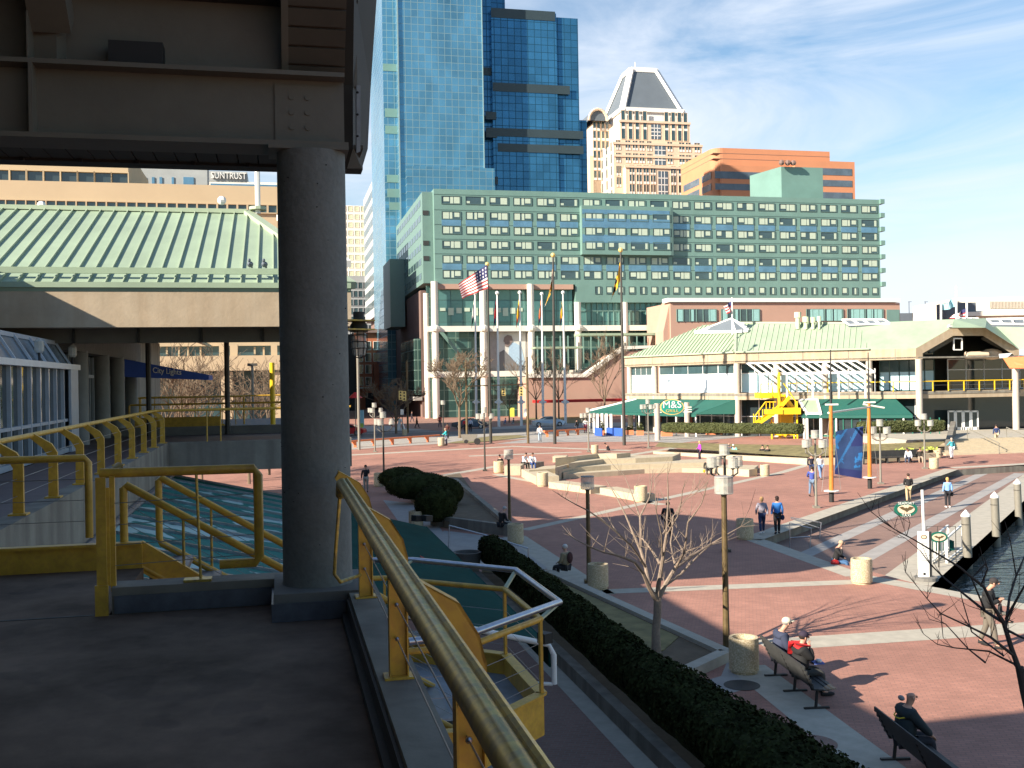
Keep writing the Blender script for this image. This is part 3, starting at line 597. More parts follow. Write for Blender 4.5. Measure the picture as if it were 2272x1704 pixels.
# ---------------------------------------------------------------- walkway and the wing beyond
wk = thing('walkway', 'shaded upper walkway with concrete fascia along the glazed frontage', 'walkway', S(20, -4, 0))
mb = MB(); mb.st(10.06, 28.9, -5.3, -3.15, DK - .2, DK); mb.st(28.9, 37, -7, 1.9, DK - .2, DK - .002); mb.build('walk_floor', 'deck_far', wk)
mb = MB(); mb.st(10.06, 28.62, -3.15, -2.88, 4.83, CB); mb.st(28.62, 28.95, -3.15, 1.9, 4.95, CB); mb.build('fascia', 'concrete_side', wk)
mb = MB(); mb.st(36.9, 37.2, -7, 1.9, 5.3, DK + .28); mb.build('parapet', 'concrete_dark', wk)
wr = thing('walkway_railing', 'long yellow railing with bent posts along the shaded walkway', 'railing', S(20, -3, CB))
mb = MB(); mb.tube([S(10.1, -3.3, 6.58), S(28.4, -3.2, 6.58), S(28.65, -3.05, 6.58), S(28.75, 1.9, 6.58)], .036, 10); mb.build('handrail', 'yellow', wr, smooth=True)
for i in range(10):
    s = 11.2 + i * 1.92; 
    o = MB().slab([S(s, -3.07, CB), S(s, -2.95, CB), S(s, -2.95, 6.34), S(s, -3.02, 6.46), S(s, -3.24, 6.60), S(s, -3.29, 6.54), S(s, -3.13, 6.40), S(s, -3.06, 6.28)], .06).build('post', 'yellow', wr)
    MB().st(s - .1, s + .1, -3.1, -2.9, CB, CB + .02).build('foot', 'yellow', o)
for t in (-1.9, -1.55, 1.0): MB().tube([S(28.75, t, CB), S(28.75, t, 6.57)], .018, 8).build('baluster', 'yellow', wr)
for z in (5.95, 6.15, 6.36): MB().tube([S(10.1, -3.02, z), S(28.7, -3.0, z)], .004, 4).build('cable', 'cable', wr)
fr = thing('far_railing', 'thin yellow railings of the terrace beyond the walkway', 'railing', S(44, -6, DK))
for s, z, a, b in ((37.3, 6.6, -5, 1.9), (46, 6.75, -9, -1.5), (48, 6.75, -6, 2.3)): MB().tube([S(s, a, DK), S(s, a, z - .04), S(s, a + .04, z), S(s, b - .04, z), S(s, b, z - .04), S(s, b, DK)], .035, 8).build('rail_pipe', 'yellow', fr)
for i in range(14): MB().tube([S(46, -9 + i * .55, DK), S(46, -9 + i * .55, 6.75)], .02, 5).build('baluster', 'yellow', fr)
mb = MB(); mb = MB(); mb.slab([S(43, -5.6, 5.7), S(43, -2.2, 5.7), S(43, -1.6, 5.2), S(43, -5.6, 5.0)], .05); mb.st(43, 43.05, -5.6, -2.3, 5.5, 6.0); mb.build('side_plate', 'yellow', fr)
bst('terrace', 'concrete_dark', 37.2, 60, -14, 1.9, 5.0, 5.35, label='dark terrace floor beyond the walkway parapet', cat='terrace')
wg = thing('pavilion_wing', 'pavilion wing with pale green ribbed roof and tan concrete fascia', 'building', S(34, -8, 0))
EZ0, EZ1 = 8.78, 9.80; ES = 28.6; TE = 1.95
mb = MB(); mb.st(ES, ES + .5, -30, TE, EZ0, EZ1); mb.st(ES + .5, 44.5, TE - .5, TE, EZ0, EZ1); mb.build('fascia', 'concrete', wg)
bst('under_beam', 'girder', ES + 1.2, ES + 1.5, -14, TE - .6, 8.42, 8.95, parent=wg)
for i in range(4): bst('stiffener', 'girder_dark', ES + 1.12, ES + 1.2, -5.4 + i * 1.65, -5.34 + i * 1.65, 8.42, 8.95, parent=wg)
RG = (36.8, -1.0, 13.15)
R1 = [S(ES - .05, -30, EZ1 + .02), S(ES - .05, TE, EZ1 + .02), S(*RG), S(36.8, -30, 13.15)]; R2 = [S(ES - .05, TE + .03, EZ1 + .02), S(45, TE + .03, EZ1 + .02), S(*RG)]; R3 = [S(45, TE, EZ1 + .02), S(45, -30, EZ1 + .02), S(36.8, -30, 13.15), S(*RG)]
mb = MB()
for r in (R1, R2, R3): mb.slab(r, .12)
mb.build('roof', 'roof_green', wg)
for r_, e__ in ((R1, S(0, 1)), (R2, S(1, 0))): MB().ribs(r_, e__, .43, .028, .065).build('roof_seams', 'roof_green2', wg)
mb = MB(); mb.beam(S(ES + .6, -30, EZ1 + .52), S(ES + .6, TE - .2, EZ1 + .52), .10, .16); mb.beam(S(ES - .03, -30, EZ1 + .08), S(ES - .03, TE, EZ1 + .08), .1, .14); mb.build('snow_rail', 'roof_green', wg)
mb = MB(); mb.beam(S(36.8, -30, 13.18), S(36.8, -1.0, 13.18), .4, .14); mb.beam(S(*RG), S(ES, TE, EZ1 + .1), .3, .2); mb.build('ridge_cap', 'roof_green2', wg)
MB().tube([S(36.6, -.62, 13.1), S(36.6, -.62, 20)], .09, 8).build('roof_pole', 'white', wg); MB().lathe(S(36.6, -.62, 13.22), [(.3, 0), (.3, .10)], 12).build('pole_collar', 'roof_green2', wg)
for u, v in ((92, 456), (492, 445)):
    p = D(u, v, 36.5); MB().sph(p, .16, 8, 6).build('roof_vent_ball', 'white', wg)
mb = MB(); mb.slab([S(35.8, .0, 12.95), S(30.5, 1.7, 10.8), S(30.5, 2.1, 10.8), S(35.8, .4, 12.95)], .2); mb.build('hip_skylight', 'white', wg)
for k, (t, lb) in enumerate(((1.0, 'grey pigeon standing at the left on the green roof eave'), (1.42, 'grey pigeon standing at the right on the green roof eave'))):
    q = S(ES + .62, TU(555 + k * 32, 29.2), EZ1 + .62); pg = thing('pigeon', lb, 'bird', q)
    b = MB(); b.sph(q + Vector((0, 0, .1)), (.09, .13, .08), 8, 6); b.sph(q + Vector((0, -.09, .2)), (.045, .05, .05), 8, 6); b.tube([q + Vector((0, .08, .08)), q + Vector((0, .24, .03))], [.05, .015], 6); b.tube([q + Vector((.02, 0, .05)), q + Vector((.02, 0, -.02))], .008, 5); b.tube([q + Vector((-.02, 0, .05)), q + Vector((-.02, 0, -.02))], .008, 5); b.build('body', 'slate', pg, smooth=True)
# far wing supports and facade with columns
for s, t in ((36.9, TU(326, 37)), (36.9, TU(500, 37))): MB().tube([S(s, t, DK), S(s, t, 9)], .09, 8).build('slim_column', 'pole_dark', wg)
for s in (32.4, 36.3, 39.6, 43.2): MB().tube([S(s, -5.7, DK), S(s, -5.7, 8.3)], .24, 18).build('column', 'grey_col', wg, smooth=True)
bst('upper_band', 'concrete_dark', 30.3, 44.6, -6.0, -5.5, 8.25, 8.95, parent=wg)
mb = MB(); mb.st(30.3, 44.6, -6.3, -6.25, DK, 8.3); mb.build('shop_glass', 'glass', wg)
mb = MB()
for i in range(20): s = 30.5 + i * .72; mb.st(s, s + .05, -6.25, -6.18, DK, 8.25)
mb.st(30.3, 44.6, -6.25, -6.18, 7.55, 7.65); mb.build('shop_frames', 'blue_frame', wg)
mb = MB(); mb.st(9.2, 30.2, -14, -9.2, 0, 11.1); mb.st(30.2, 60, -14.5, -6.4, 0, 9.6); mb.build('core_wall', 'concrete_side', wg)
MR = [S(8.9, -5.9, 9.75), S(60, -5.9, 9.75), S(60, -13.5, 13.4), S(8.9, -13.5, 13.4)]
mb = MB(); mb.slab([S(8.9, -7.8, 10.75), S(28.5, -7.8, 10.75), S(28.5, -13.5, 13.4), S(8.9, -13.5, 13.4)], .15); mb.slab([S(45.1, -4, 9.7), S(66, -4, 9.7), S(66, -13.5, 13.4), S(45.1, -13.5, 13.4)], .15); mb.slab([S(28.5, -13.4, 13.42), S(66, -13.4, 13.42), S(66, -21, 9.7), S(28.5, -21, 9.7)], .15); mb.build('main_roof', 'roof_green', wg)
bst('main_fascia', 'concrete', 8.9, 28.5, -8.1, -7.8, 9.7, 10.75, parent=wg)
# greenhouse front
gh = thing('conservatory_front', 'blue-grey framed glass conservatory along the shaded walkway', 'glazed front', S(22, -5.4, DK))
bst('glazing', 'glass', 10.1, 30.1, -5.5, -5.46, DK, 7.75, parent=gh)
mb = MB()
for i in range(23): s = 10.4 + i * .9; mb.st(s, s + .07, -5.46, -5.38, DK, 7.7)
mb.st(10.1, 30.1, -5.46, -5.37, DK, DK + .12); mb.st(10.1, 30.1, -5.46, -5.39, 6.35, 6.42); mb.st(28.9, 29.9, -5.36, -5.30, DK, 7.7); mb.build('mullions', 'blue_frame', gh)
bst('ledge', 'white_frame', 10.1, 30.15, -5.6, -5.28, 7.70, 7.84, parent=gh)
mb = MB(); mb.slab([S(10.1, -5.55, 7.84), S(30.1, -5.55, 7.84), S(30.1, -5.9, 8.42), S(10.1, -5.9, 8.42)], .02); mb.build('roof_glass', mat('pale_roof_glass', (.16, .22, .27), .2, var=.3, scale=1.5), gh)
mb = MB()
for i in range(14): s = 10.4 + i * 1.5; mb.beam(S(s, -5.5, 7.86), S(s, -5.87, 8.46), .07, .05)
mb.beam(S(10.1, -5.9, 8.44), S(30.1, -5.9, 8.44), .1, .1); mb.build('roof_bars', 'blue_frame', gh)
for i in range(5):
    s = 14 + i * 4; q = S(s, -5.45, 8.05); ln = thing('wall_lantern', f'small dark lantern on the conservatory ledge, {["nearest","second nearest","third","second farthest","farthest"][i]} along the walkway', 'light', q, 'lanterns on the conservatory ledge')
    MB().lathe(q, [(.08, 0), (.11, .05), (.11, .26), (.04, .34)], 10).build('lamp_glass', 'lantern', ln); MB().tube([q - Vector((0, 0, .2)), q], .03, 6).build('stem', 'black', ln)
# blue awning
ba = thing('blue_awning', 'blue entrance awning lettered City Lights at the end of the walkway', 'awning', S(41, -4, 7.5))
P_ = [D(276, 797, 38), D(276, 836, 38), D(463, 843, 40), D(463, 832, 40)]
mb = MB(); off = S(2.4, 0); fr_ = P_; bk = [p + off + Vector((0, 0, .0)) for p in P_]
mb.add(fr_ + bk, [(0, 1, 2, 3), (7, 6, 5, 4), (0, 3, 7, 4), (3, 2, 6, 7), (1, 5, 6, 2), (0, 4, 5, 1)]); mb.build('canopy', 'awn_blue', ba)
text('lettering', 'City Lights', .30, 'white', ba, D(371, 824, 39) - S(.05, 0), P_[3] - P_[0] + Vector((0, 0, .35)), (0, 0, 1), .01, sx=.85)
# ================================================================ background buildings
def pane_mesh(name, w, h, mats, frame=.12, deep=.15, curtains=None):
    """window mesh facing -s (local +x runs along t): frame, glass and what hangs behind it; origin bottom centre"""
    mb = MB(); mb.xyz(-w / 2, w / 2, 0, .03, 0, h, 1)
    for a in ((-w / 2 - frame, -w / 2, -frame, h + frame), (w / 2, w / 2 + frame, -frame, h + frame)): mb.xyz(a[0], a[1], -deep, .03, a[2], a[3], 0)
    for a in ((-frame, 0), (h, h + frame)): mb.xyz(-w / 2, w / 2, -deep, .03, a[0], a[1], 0)
    for x0, x1, z0, z1, k in (curtains or []): mb.xyz(x0 * w - w / 2, x1 * w - w / 2, -.03, -.001, z0 * h, z1 * h, k)
    me = bpy.data.meshes.new(name); me.from_pydata(mb.v, [], mb.f)
    for m_ in mats: me.materials.append(M[m_])
    me.polygons.foreach_set('material_index', mb.m); return me
def windows(root, specs, cap=100, name='window'):
    """specs: (mesh, world point bottom centre, heading); the largest 100 as parts, the rest as one part"""
    rest = []
    for i, (me, p, a) in enumerate(specs):
        if i < cap:
            o = bpy.data.objects.new(name, me); COL.objects.link(o); o.parent = root; o.location = Vector(p) - ORG[root]; o.rotation_euler = (0, 0, a)
        else: rest.append((me, p, a))
    if rest:
        mb = MB(); mats = []
        for me, p, a in rest:
            mm = Matrix.Translation(p) @ Matrix.Rotation(a, 4, 'Z'); idx = []
            for m_ in me.materials:
                if m_ not in mats: mats.append(m_)
                idx.append(mats.index(m_))
            k = len(mb.v); mb.v += [mm @ v.co for v in me.vertices]
            for f in me.polygons: mb.f.append(tuple(k + i for i in f.vertices)); mb.m.append(idx[f.material_index])
        mb.build(name, mats, root, kind='stuff')
def fp(root, name, m, s, u0, u1, v0, v1, dep=1., vr=None):      # box seen between photo columns u0..u1 and rows v0..v1 on the plane s
    ur = vr if vr else (u0 + u1) / 2
    return MB().st(s, s + dep, TU(u0, s), TU(u1, s), ZV(ur, v1, s), ZV(ur, v0, s)).build(name, m, root)
def poly_s(root, name, m, s, uv, dep):
    a = [S(s, TU(u, s, v), ZV(u, v, s)) for u, v in uv]; off = S(dep, 0); n = len(a)
    return MB().add(a + [p + off for p in a], [tuple(range(n)), tuple(range(2 * n - 1, n - 1, -1))] + [(i, (i + 1) % n, n + (i + 1) % n, n + i) for i in range(n)]).build(name, m, root)
# ---------------------------------------------------------------- green hotel
HS = 184; ht = thing('hotel_building', 'long green clad hotel with rows of curtained windows above white columns', 'building', S(HS, 70, 0))
zt_, zl, zr = ZV(975, 419, HS), ZV(975, 630, HS), ZV(1290, 671, HS)
tL, tM, tR = TU(965, HS), TU(1276, HS), TU(1953, HS)
tC = TU(939, HS + 1.6)
MB().st(HS, HS + 14, tL, tM, zl, zt_).build('wall', 'hotel', ht)
mb = MB(); mb.st(HS, HS + 14, tM + .01, tR, zr, zt_); mb.build('wall', 'hotel', ht)
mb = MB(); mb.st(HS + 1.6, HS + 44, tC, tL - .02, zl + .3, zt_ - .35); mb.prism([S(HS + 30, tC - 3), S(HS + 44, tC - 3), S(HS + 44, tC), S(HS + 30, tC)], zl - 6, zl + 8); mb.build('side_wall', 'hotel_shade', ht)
for v in (478, 545, 579): fp(ht, 'balcony_recess', 'dark', HS + 1.5, 940, 953, v - 11, v - 1, .2)
rows = [443.3, 477.5, 510, 542.2, 575, 608]; rz = [ZV(982, v, HS) for v in rows]
nb = 20; tp = (tR - tL - 1.0) / nb; wh = 1.28
def wset(k):
    r = random.Random(k); cur = []
    kinds = [[(.04, .36, .05, .95, 2), (.46, .60, .02, .98, 2), (.66, .96, .25, .92, 2)], [(.10, .40, .3, .9, 2), (.46, .62, .03, .97, 2), (.66, .97, .04, .96, 2)], [(.05, .38, .04, .97, 2), (.42, .56, .04, .97, 2), (.68, .95, .28, .9, 2)], [(.84, .97, .05, .95, 2), (.03, .22, .1, .4, 2)], [(.03, .32, .3, .92, 2), (.60, .96, .03, .97, 2)]]
    return kinds[k % 5]
WM = [pane_mesh('window', 3.35, wh, ('hotel_frame', 'glass_far', 'curtain_cloth'), .10, .10, wset(k)) for k in range(5)]
WS = [pane_mesh('window', 1.15, wh, ('hotel_frame', 'glass_far', 'curtain_cloth'), .08, .10, [(.1, .9, .2, .95, 2)]), pane_mesh('window', 1.15, wh, ('hotel_frame', 'glass_far', 'curtain_cloth'), .08, .10, [(.5, .8, .0, .95, 2)])]
rnd = random.Random(3); sp_ = []
bu0, bu1 = TU(1288, HS), TU(1484, HS); proj = 1.3
for j, z in enumerate(rz):
    for i in range(nb):
        t = tL + .9 + tp * (i + .5); k = rnd.choice([0, 0, 0, 1, 1, 2, 2, 2, 4, 3]); inb = bu0 < t < bu1 and 1 <= j <= 3
        sp_.append((WM[k], S(HS - (proj if inb else 0) - .005, t, z - wh / 2), ROTB))
for i in range(2 * (nb) - 13):
    t = tR - 1.3 - tp / 2 * i
    if t > tM + 1: sp_.append((WS[rnd.choice([0, 0, 1])], S(HS - .005, t, rz[5] - 2.72 - .1 - wh / 2), ROTB))
windows(ht, sp_)
for j in (1, 4):
    for i in range(nb):
        t = tL + .9 + tp * (i + .5)
        if bu0 < t < bu1 and j == 1: continue
        MB().st(HS - .06, HS, t - 1.75, t + 1.75, rz[j + 1] + wh / 2 + .14, rz[j] - wh / 2 - .14).build('spandrel_panel', 'spandrel', ht)
for k, v in enumerate((437, 470, 503, 536, 569, 602)):   # thin string courses
    z = rz[k] + .98; MB().st(HS - .05, HS, tL, tR, z - .03, z + .03).build('string_course', 'hotel_frame', ht)
MB().st(HS - proj, HS - .01, bu0, bu1, ZV(1290, 566, HS), ZV(1290, 458, HS)).build('projecting_bay', 'hotel', ht)
for v0, v1 in ((464, 474), (484, 505), (520, 538)): MB().st(HS - proj - .05, HS - proj - .002, bu0 + .1, bu1 - .2, ZV(1290, v1, HS - proj), ZV(1290, v0, HS - proj)).build('bay_glazing', 'spandrel', ht)
MB().st(HS - proj - .004, HS - proj + .2, bu1, bu1 + .5, ZV(1290, 566, HS), ZV(1290, 458, HS)).build('bay_side', 'hotel_frame', ht)
for k in range(7): MB().st(HS - .5, HS + 1, tR, tR + .9, rz[0] + 1.1 - 2.72 * k, rz[0] + 2.0 - 2.72 * k).build('balcony_slab', 'hotel', ht)
for k in range(6):
    z = rz[k]; mb = MB()
    for q in range(10): mb.st(HS + 4 + q * 3.9, HS + 6.9 + q * 3.9, tC - .05, tC, z - .55, z + .6)
    mb.build('side_window', 'glass_far', ht)
# lobby frontage under the hotel
mb = MB(); mb.st(HS + 3, HS + 3.3, TU(950, HS), TU(1500, HS), .5, zl); mb.build('lobby_glass', 'lobby', ht)
mb = MB(); mb.st(HS + 1.2, HS + 1.4, tL + .5, tM - .3, ZV(1000, 726, HS), ZV(1000, 637, HS)); mb.st(HS + 1.2, HS + 1.4, tM, TU(1478, HS), ZV(1300, 728, HS), zr); mb.build('upper_glass', 'lobby2', ht)
for u in list(range(975, 1065, 18)) + list(range(1082, 1150, 16)): fp(ht, 'lobby_blind', 'curtain_cloth', HS + 1.1, u, u + 12, 683, 690 + (u * 7) % 13, .05)
mb = MB()
for u in range(1300, 1475, 12): t = TU(u, HS + 1); mb.st(HS + 1.0, HS + 1.19, t - .08, t + .08, ZV(1300, 728, HS), zr)
mb.st(HS + 1.0, HS + 1.19, tM, TU(1478, HS), ZV(1300, 690, HS), ZV(1300, 688, HS)); mb.build('glazing_bar', 'hotel', ht)
zb1, zb2 = ZV(1000, 730, HS), ZV(1000, 831, HS)
for u in (963, 1070, 1176, 1280, 1384, 1480):
    t = TU(u, HS - .4); top = zl if u < 1279 else zr; p = S(HS - .4, t, .5)
    if u == 1480: continue
    MB().tube([p, (p.x, p.y, top if u > 970 else zl + .4)], .62, 14).build('column', 'cream_col', ht, smooth=True)
for u, s in ((944, HS + 2), (934, HS + 12), (926, HS + 22)):
    p = S(s, TU(u, s), .5); MB().tube([p, (p.x, p.y, zl - 1.5)], .5, 12).build('column', 'cream_col', ht, smooth=True)
for z, u1 in ((zb1, 1478), (zb2, 1300)): MB().st(HS - .75, HS - .1, TU(944, HS), TU(u1, HS), z - .5, z + .5).build('beam', 'cream_col', ht)
for u in (963, 1070, 1176, 1280): 
    for z in (zb1, zb2): MB().sph(S(HS - .5, TU(u, HS - .4), z), (1.0, 1.0, .8), 10, 6).build('column_joint', 'cream_col', ht)
MB().st(HS - .3, HS + 1, tL + .4, tM - .5, zl - .9, zl - .01).build('soffit_beam', 'pinkstone', ht)
# poster behind the glass: plain grey and blue picture
bb = thing('facade_poster', 'big pale picture poster of a man in a blue shirt hung in the lobby glass', 'poster', S(HS + 1, TU(1125, HS), zb2))
fp(bb, 'backing', 'paving_grey', HS + .6, 1078, 1168, 736, 824, .1); 
ph_ = mat('poster_light', (.60, .60, .55), .6, var=.1, scale=.2); M['poster_light'] = ph_; M['poster_blue'] = mat('poster_blue', (.36, .50, .62), .6, var=.1); M['poster_grey'] = mat('poster_grey', (.17, .17, .17), .6, var=.2, scale=.3); M['poster_skin'] = mat('poster_skin', (.22, .17, .15), .6, var=.1)
poly_s(bb, 'picture_light', 'poster_light', HS + .55, [(1102, 737), (1166, 737), (1166, 824), (1150, 806), (1120, 780), (1102, 790)], .04)
poly_s(bb, 'picture_shirt', 'poster_blue', HS + .5, [(1130, 762), (1142, 760), (1156, 768), (1164, 800), (1162, 824), (1140, 800), (1128, 786)], .04)
poly_s(bb, 'picture_shade', 'poster_grey', HS + .5, [(1108, 782), (1118, 776), (1130, 790), (1150, 812), (1158, 824), (1108, 824)], .04)
poly_s(bb, 'picture_head', 'poster_skin', HS + .45, [(1119, 748), (1126, 743), (1135, 745), (1138, 755), (1134, 763), (1127, 770), (1121, 768), (1120, 760), (1117, 757)], .04)
# diagonal glass slope, canopy, brick side volumes
poly_s(ht, 'diagonal_beam', 'hotel', HS + 1.5, [(975, 737), (984, 737), (1058, 826), (1048, 826)], .4)
poly_s(ht, 'sloping_wall', 'pinkstone', HS - 10, [(1172, 836), (1300, 836), (1380, 780), (1500, 772), (1500, 930), (1172, 930)], 8)
poly_s(ht, 'wall_coping', 'cream_col', HS - 10.4, [(1172, 830), (1299, 829), (1385, 768), (1460, 766), (1460, 772), (1387, 775), (1301, 837), (1172, 838)], 2)
for v0, v1 in ((739, 744), (769, 773)):
    fp(ht, 'glass_canopy', 'roof_green', HS - 8, 1185 if v0 > 750 else 1285, 1290 if v0 > 750 else 1475, v0, v1, 4)
mb = MB()
for u in range(1190, 1480, 17): t = TU(u, HS - 2); mb.st(HS - 2, HS - 1.8, t - .1, t + .1, ZV(u, 826, HS - 2), ZV(u, 745, HS - 2))
mb.build('glazing_bar', 'hotel', ht)
pb = thing('podium_building', 'pink stone podium with white coping and four wide windows below the hotel', 'building', S(172, 80, 0))
fp(pb, 'wall', 'pinkstone', 171, 1486, 1995, 672, 960, 12, 1486); fp(pb, 'coping', 'white', 170.6, 1482, 1997, 661, 670, 3, 1486)
poly_s(pb, 'angled_wall', 'pinkstone', 171.5, [(1472, 735), (1486, 670), (1486, 940), (1472, 940)], 4)
for u0, u1 in ((1500, 1588), (1599, 1684), (1788, 1869), (1879, 1958)):
    o = MB().st(170.9, 170.995, TU(u0, 171), TU(u1, 171), ZV(1500, 714, 171), ZV(1500, 686, 171)).build('window', 'glass_far', pb)
    mb = MB()
    for k in range(7): t = TU(u0 + (u1 - u0) * k / 6, 170.8); mb.st(170.8, 170.9, t - .05, t + .05, ZV(1500, 714, 171), ZV(1500, 686, 171))
    mb.build('glazing_bar', 'hotel', o)
    for a, b in ((.03, .14), (.80, .97), (.36, .42)) if u0 < 1700 else ((.1, .45), (.55, .7), (.75, .95)): MB().st(170.82, 170.89, TU(u0 + (u1 - u0) * a, 171), TU(u0 + (u1 - u0) * b, 171), ZV(1500, 713, 171), ZV(1500, 687, 171)).build('curtain', 'aqua', o)
fp(pb, 'end_panel', 'hotel', 170.9, 1966, 1994, 687, 714, .09, 1990)
fp(pb, 'red_awning', 'red', 168, 1186, 1384, 886, 892, 3, 1300)
# brown side block and neighbours on the left
sb = thing('podium_building', 'dark brown brick side block of the hotel in shade by the side street', 'building', S(230, 20, 0))
tb_ = TU(932, 193); MB().st(193, 300, tb_, tb_ + 24, 0, 24.5).build('wall', 'brownstone', sb)
tu_ = TU(856, 240); MB().st(240, 300, tu_, tu_ + 20, 24.6, 60).build('upper_side', 'greystone', sb)
mb = MB()
for k in range(9):
    for q in range(14): mb.st(241 + q * 4.2, 244 + q * 4.2, tu_ - .06, tu_, 27 + k * 3.6, 28.9 + k * 3.6)
mb.build('window_band', 'glass_far', sb, kind='stuff')
MB().st(193.2, 216, tb_ - 1.2, tb_ - .1, 5, 15.5).build('glazed_bay', 'lobby', sb); MB().st(192.8, 222, tb_ - 1.5, tb_, 3.9, 4.6).build('ledge', 'paving_grey', sb)
# blue towers
tw = thing('office_tower', 'tall blue glass tower with stepped slabs and dark bands behind the hotel', 'building', S(240, 40, 0))
def tb(name, m, s, u0, u1, vt, zb=0, dep=25, vr=None, zt=None): return MB().st(s, s + dep, TU(u0, s), TU(u1, s), zb, zt if zt else ZV(vr or u0, vt, s)).build(name, m, tw)
tb('slab', 'tower1', 231, 892, 1079, 0, zt=118, dep=28); tb('lower_slab', 'tower1', 228.5, 906, 1101, 368, dep=2.4)
tb('side_slab', 'tower1', 236, 857, 889, 0, zt=118, dep=32); tb('edge_fin', 'fin', 230.6, 890, 892.5, 0, zt=118, dep=.5); tb('edge_fin', 'fin', 230.6, 1078, 1079.5, 300, zt=118, dep=.5)
tb('notch', 'tower2', 236.5, 1079, 1099, 0, zt=112, dep=20); tb('slab', 'tower2', 235, 1099, 1243, 22, vr=1110, dep=25); tb('slab', 'tower2', 235.6, 1243, 1291, 40, vr=1260, dep=24); tb('slab', 'tower2', 236.3, 1291, 1307, 267, vr=1300, dep=23); tb('top_block', 'tower2', 262, 1095, 1130, -20, dep=10)
for s, u0, u1, v0, v1 in ((234.9, 1099, 1241, 22, 43), (234.9, 1100, 1271, 187, 206), (234.85, 1083, 1299, 287, 305), (234.85, 1109, 1299, 321, 339), (236.3, 1079, 1099, 150, 167), (234.7, 1083, 1107, 248, 265), (234.7, 1083, 1108, 287, 305), (234.7, 1102, 1108, 392, 409)): fp(tw, 'dark_band', 'band_dark', s, u0, u1, v0, v1, .09 if s < 236 else .15)
for s, u0, u1, v0, v1 in ((235.9, 857, 888, 142, 158), (235.9, 860, 890, 241, 260), (235.9, 860, 890, 279, 297), (235.9, 862, 892, 388, 405), (233, 862, 896, 419, 438), (232, 866, 900, 449, 466)): fp(tw, 'pale_band', 'hotel', s, u0, u1, v0, v1, .09)
# pyramid-topped tower
SP = 330; pt = thing('office_tower', 'pale pink stone tower topped with a white framed grey pyramid roof', 'building', S(SP, 110, 0))
def pbx(name, m, s, u0, u1, vt, dep, zb=0, vr=None): return MB().st(s, s + dep, TU(u0, s), TU(u1, s), zb, ZV(vr or u0, vt, s)).build(name, m, pt)
pbx('wall', 'cream', SP, 1366, 1562, 318, 30); pbx('wall', 'cream', SP + 2, 1381, 1536, 268, 26); pbx('wall', 'cream', SP - 2.5, 1392, 1545, 370, 3); pbx('side_wing', 'cream', SP + 14, 1313, 1366, 345, 22); pbx('side_wing', 'cream', SP + 14, 1320, 1362, 275, 20, vr=1340)
pbx('white_base', 'white', SP + 3, 1386, 1526, 247, 24, zb=ZV(1386, 266, SP + 3))
for s, u0, u1, v in ((SP - .3, 1364, 1564, 317), (SP + 1.6, 1379, 1538, 268), (SP - 2.9, 1390, 1547, 369), (SP - .3, 1366, 1560, 345)): fp(pt, 'cornice', 'cream', s, u0, u1, v - 2.5, v + 2.5, .35, u0 + 5)
W2 = pane_mesh('window', 1.0, 3.2, ('cream', 'glass_far', 'white'), .06, .1, [(.0, 1, .0, .25, 2)]); W3 = pane_mesh('window', 1.3, 9.5, ('cream', 'glass_far', 'white'), .1, .1, [(0, 1, .36, .44, 2)])
sp_ = []
for u in (1388, 1404, 1419, 1436, 1484, 1499, 1513, 1526): sp_.append((W3, S(SP + 1.98, TU(u, SP + 2), ZV(1388, 308, SP + 2)), ROTB))
for v in (333, 361, 390, 415):
    for u in (1374, 1378, 1395, 1400, 1411, 1416, 1426, 1431, 1443, 1447, 1488, 1493, 1514, 1520, 1529, 1534, 1548, 1554):
        if v > 380 and 1390 < u < 1550: continue
        sp_.append((W2, S(SP - .02, TU(u, SP), ZV(1388, v, SP)), ROTB))
for v in (387, 407, 430):
    for u in (1403, 1408, 1419, 1424, 1434, 1440, 1450, 1455, 1495, 1500, 1512): sp_.append((W2, S(SP - 2.52, TU(u, SP - 2.5), ZV(1388, v, SP - 2.5)), ROTB))
for v in (290, 312, 334, 356, 378, 400):
    for u in (1324, 1333, 1343, 1352): sp_.append((W2, S(SP + 13.97, TU(u, SP + 14), ZV(1340, v, SP + 14)), ROTB))
windows(pt, sp_)
for s, u0, u1, v0, v1 in ((SP + 1.9, 1450, 1471, 276, 309), (SP - .1, 1457, 1481, 322, 366), (SP - 2.6, 1464, 1485, 380, 440)):
    o = fp(pt, 'glazed_bay', 'strip_glass', s, u0, u1, v0, v1, .08); mb = MB()
    for q in range(1, 4): mb.st(s - .05, s, TU(u0, s), TU(u1, s), ZV(u0, v0 + (v1 - v0) * q / 4 + 1, s), ZV(u0, v0 + (v1 - v0) * q / 4 - 1, s))
    for q in (.33, .66): t = TU(u0 + (u1 - u0) * q, s); mb.st(s - .05, s, t - .1, t + .1, ZV(u0, v1, s), ZV(u0, v0, s))
    mb.build('glazing_bar', 'white', o)
mb = MB()
for k in range(12):
    for q in range(5): mb.st(SP + 2 + q * 5, SP + 3.4 + q * 5, TU(1366, SP) - .03, TU(1366, SP), 40 + k * 4, 43 + k * 4)
mb.build('side_window', 'glass_far', pt)
zb_, zt2 = ZV(1400, 247, SP + 3), ZV(1430, 154, SP + 10); tl, tr = TU(1386, SP + 3), TU(1522, SP + 3); tl2, tr2 = TU(1405, SP + 12), TU(1462, SP + 12)
Bq = [(SP + 3, tl), (SP + 3, tr), (SP + 26, tr), (SP + 26, tl)]; Tq = [(SP + 11, tl2), (SP + 11, tr2), (SP + 19, tr2), (SP + 19, tl2)]
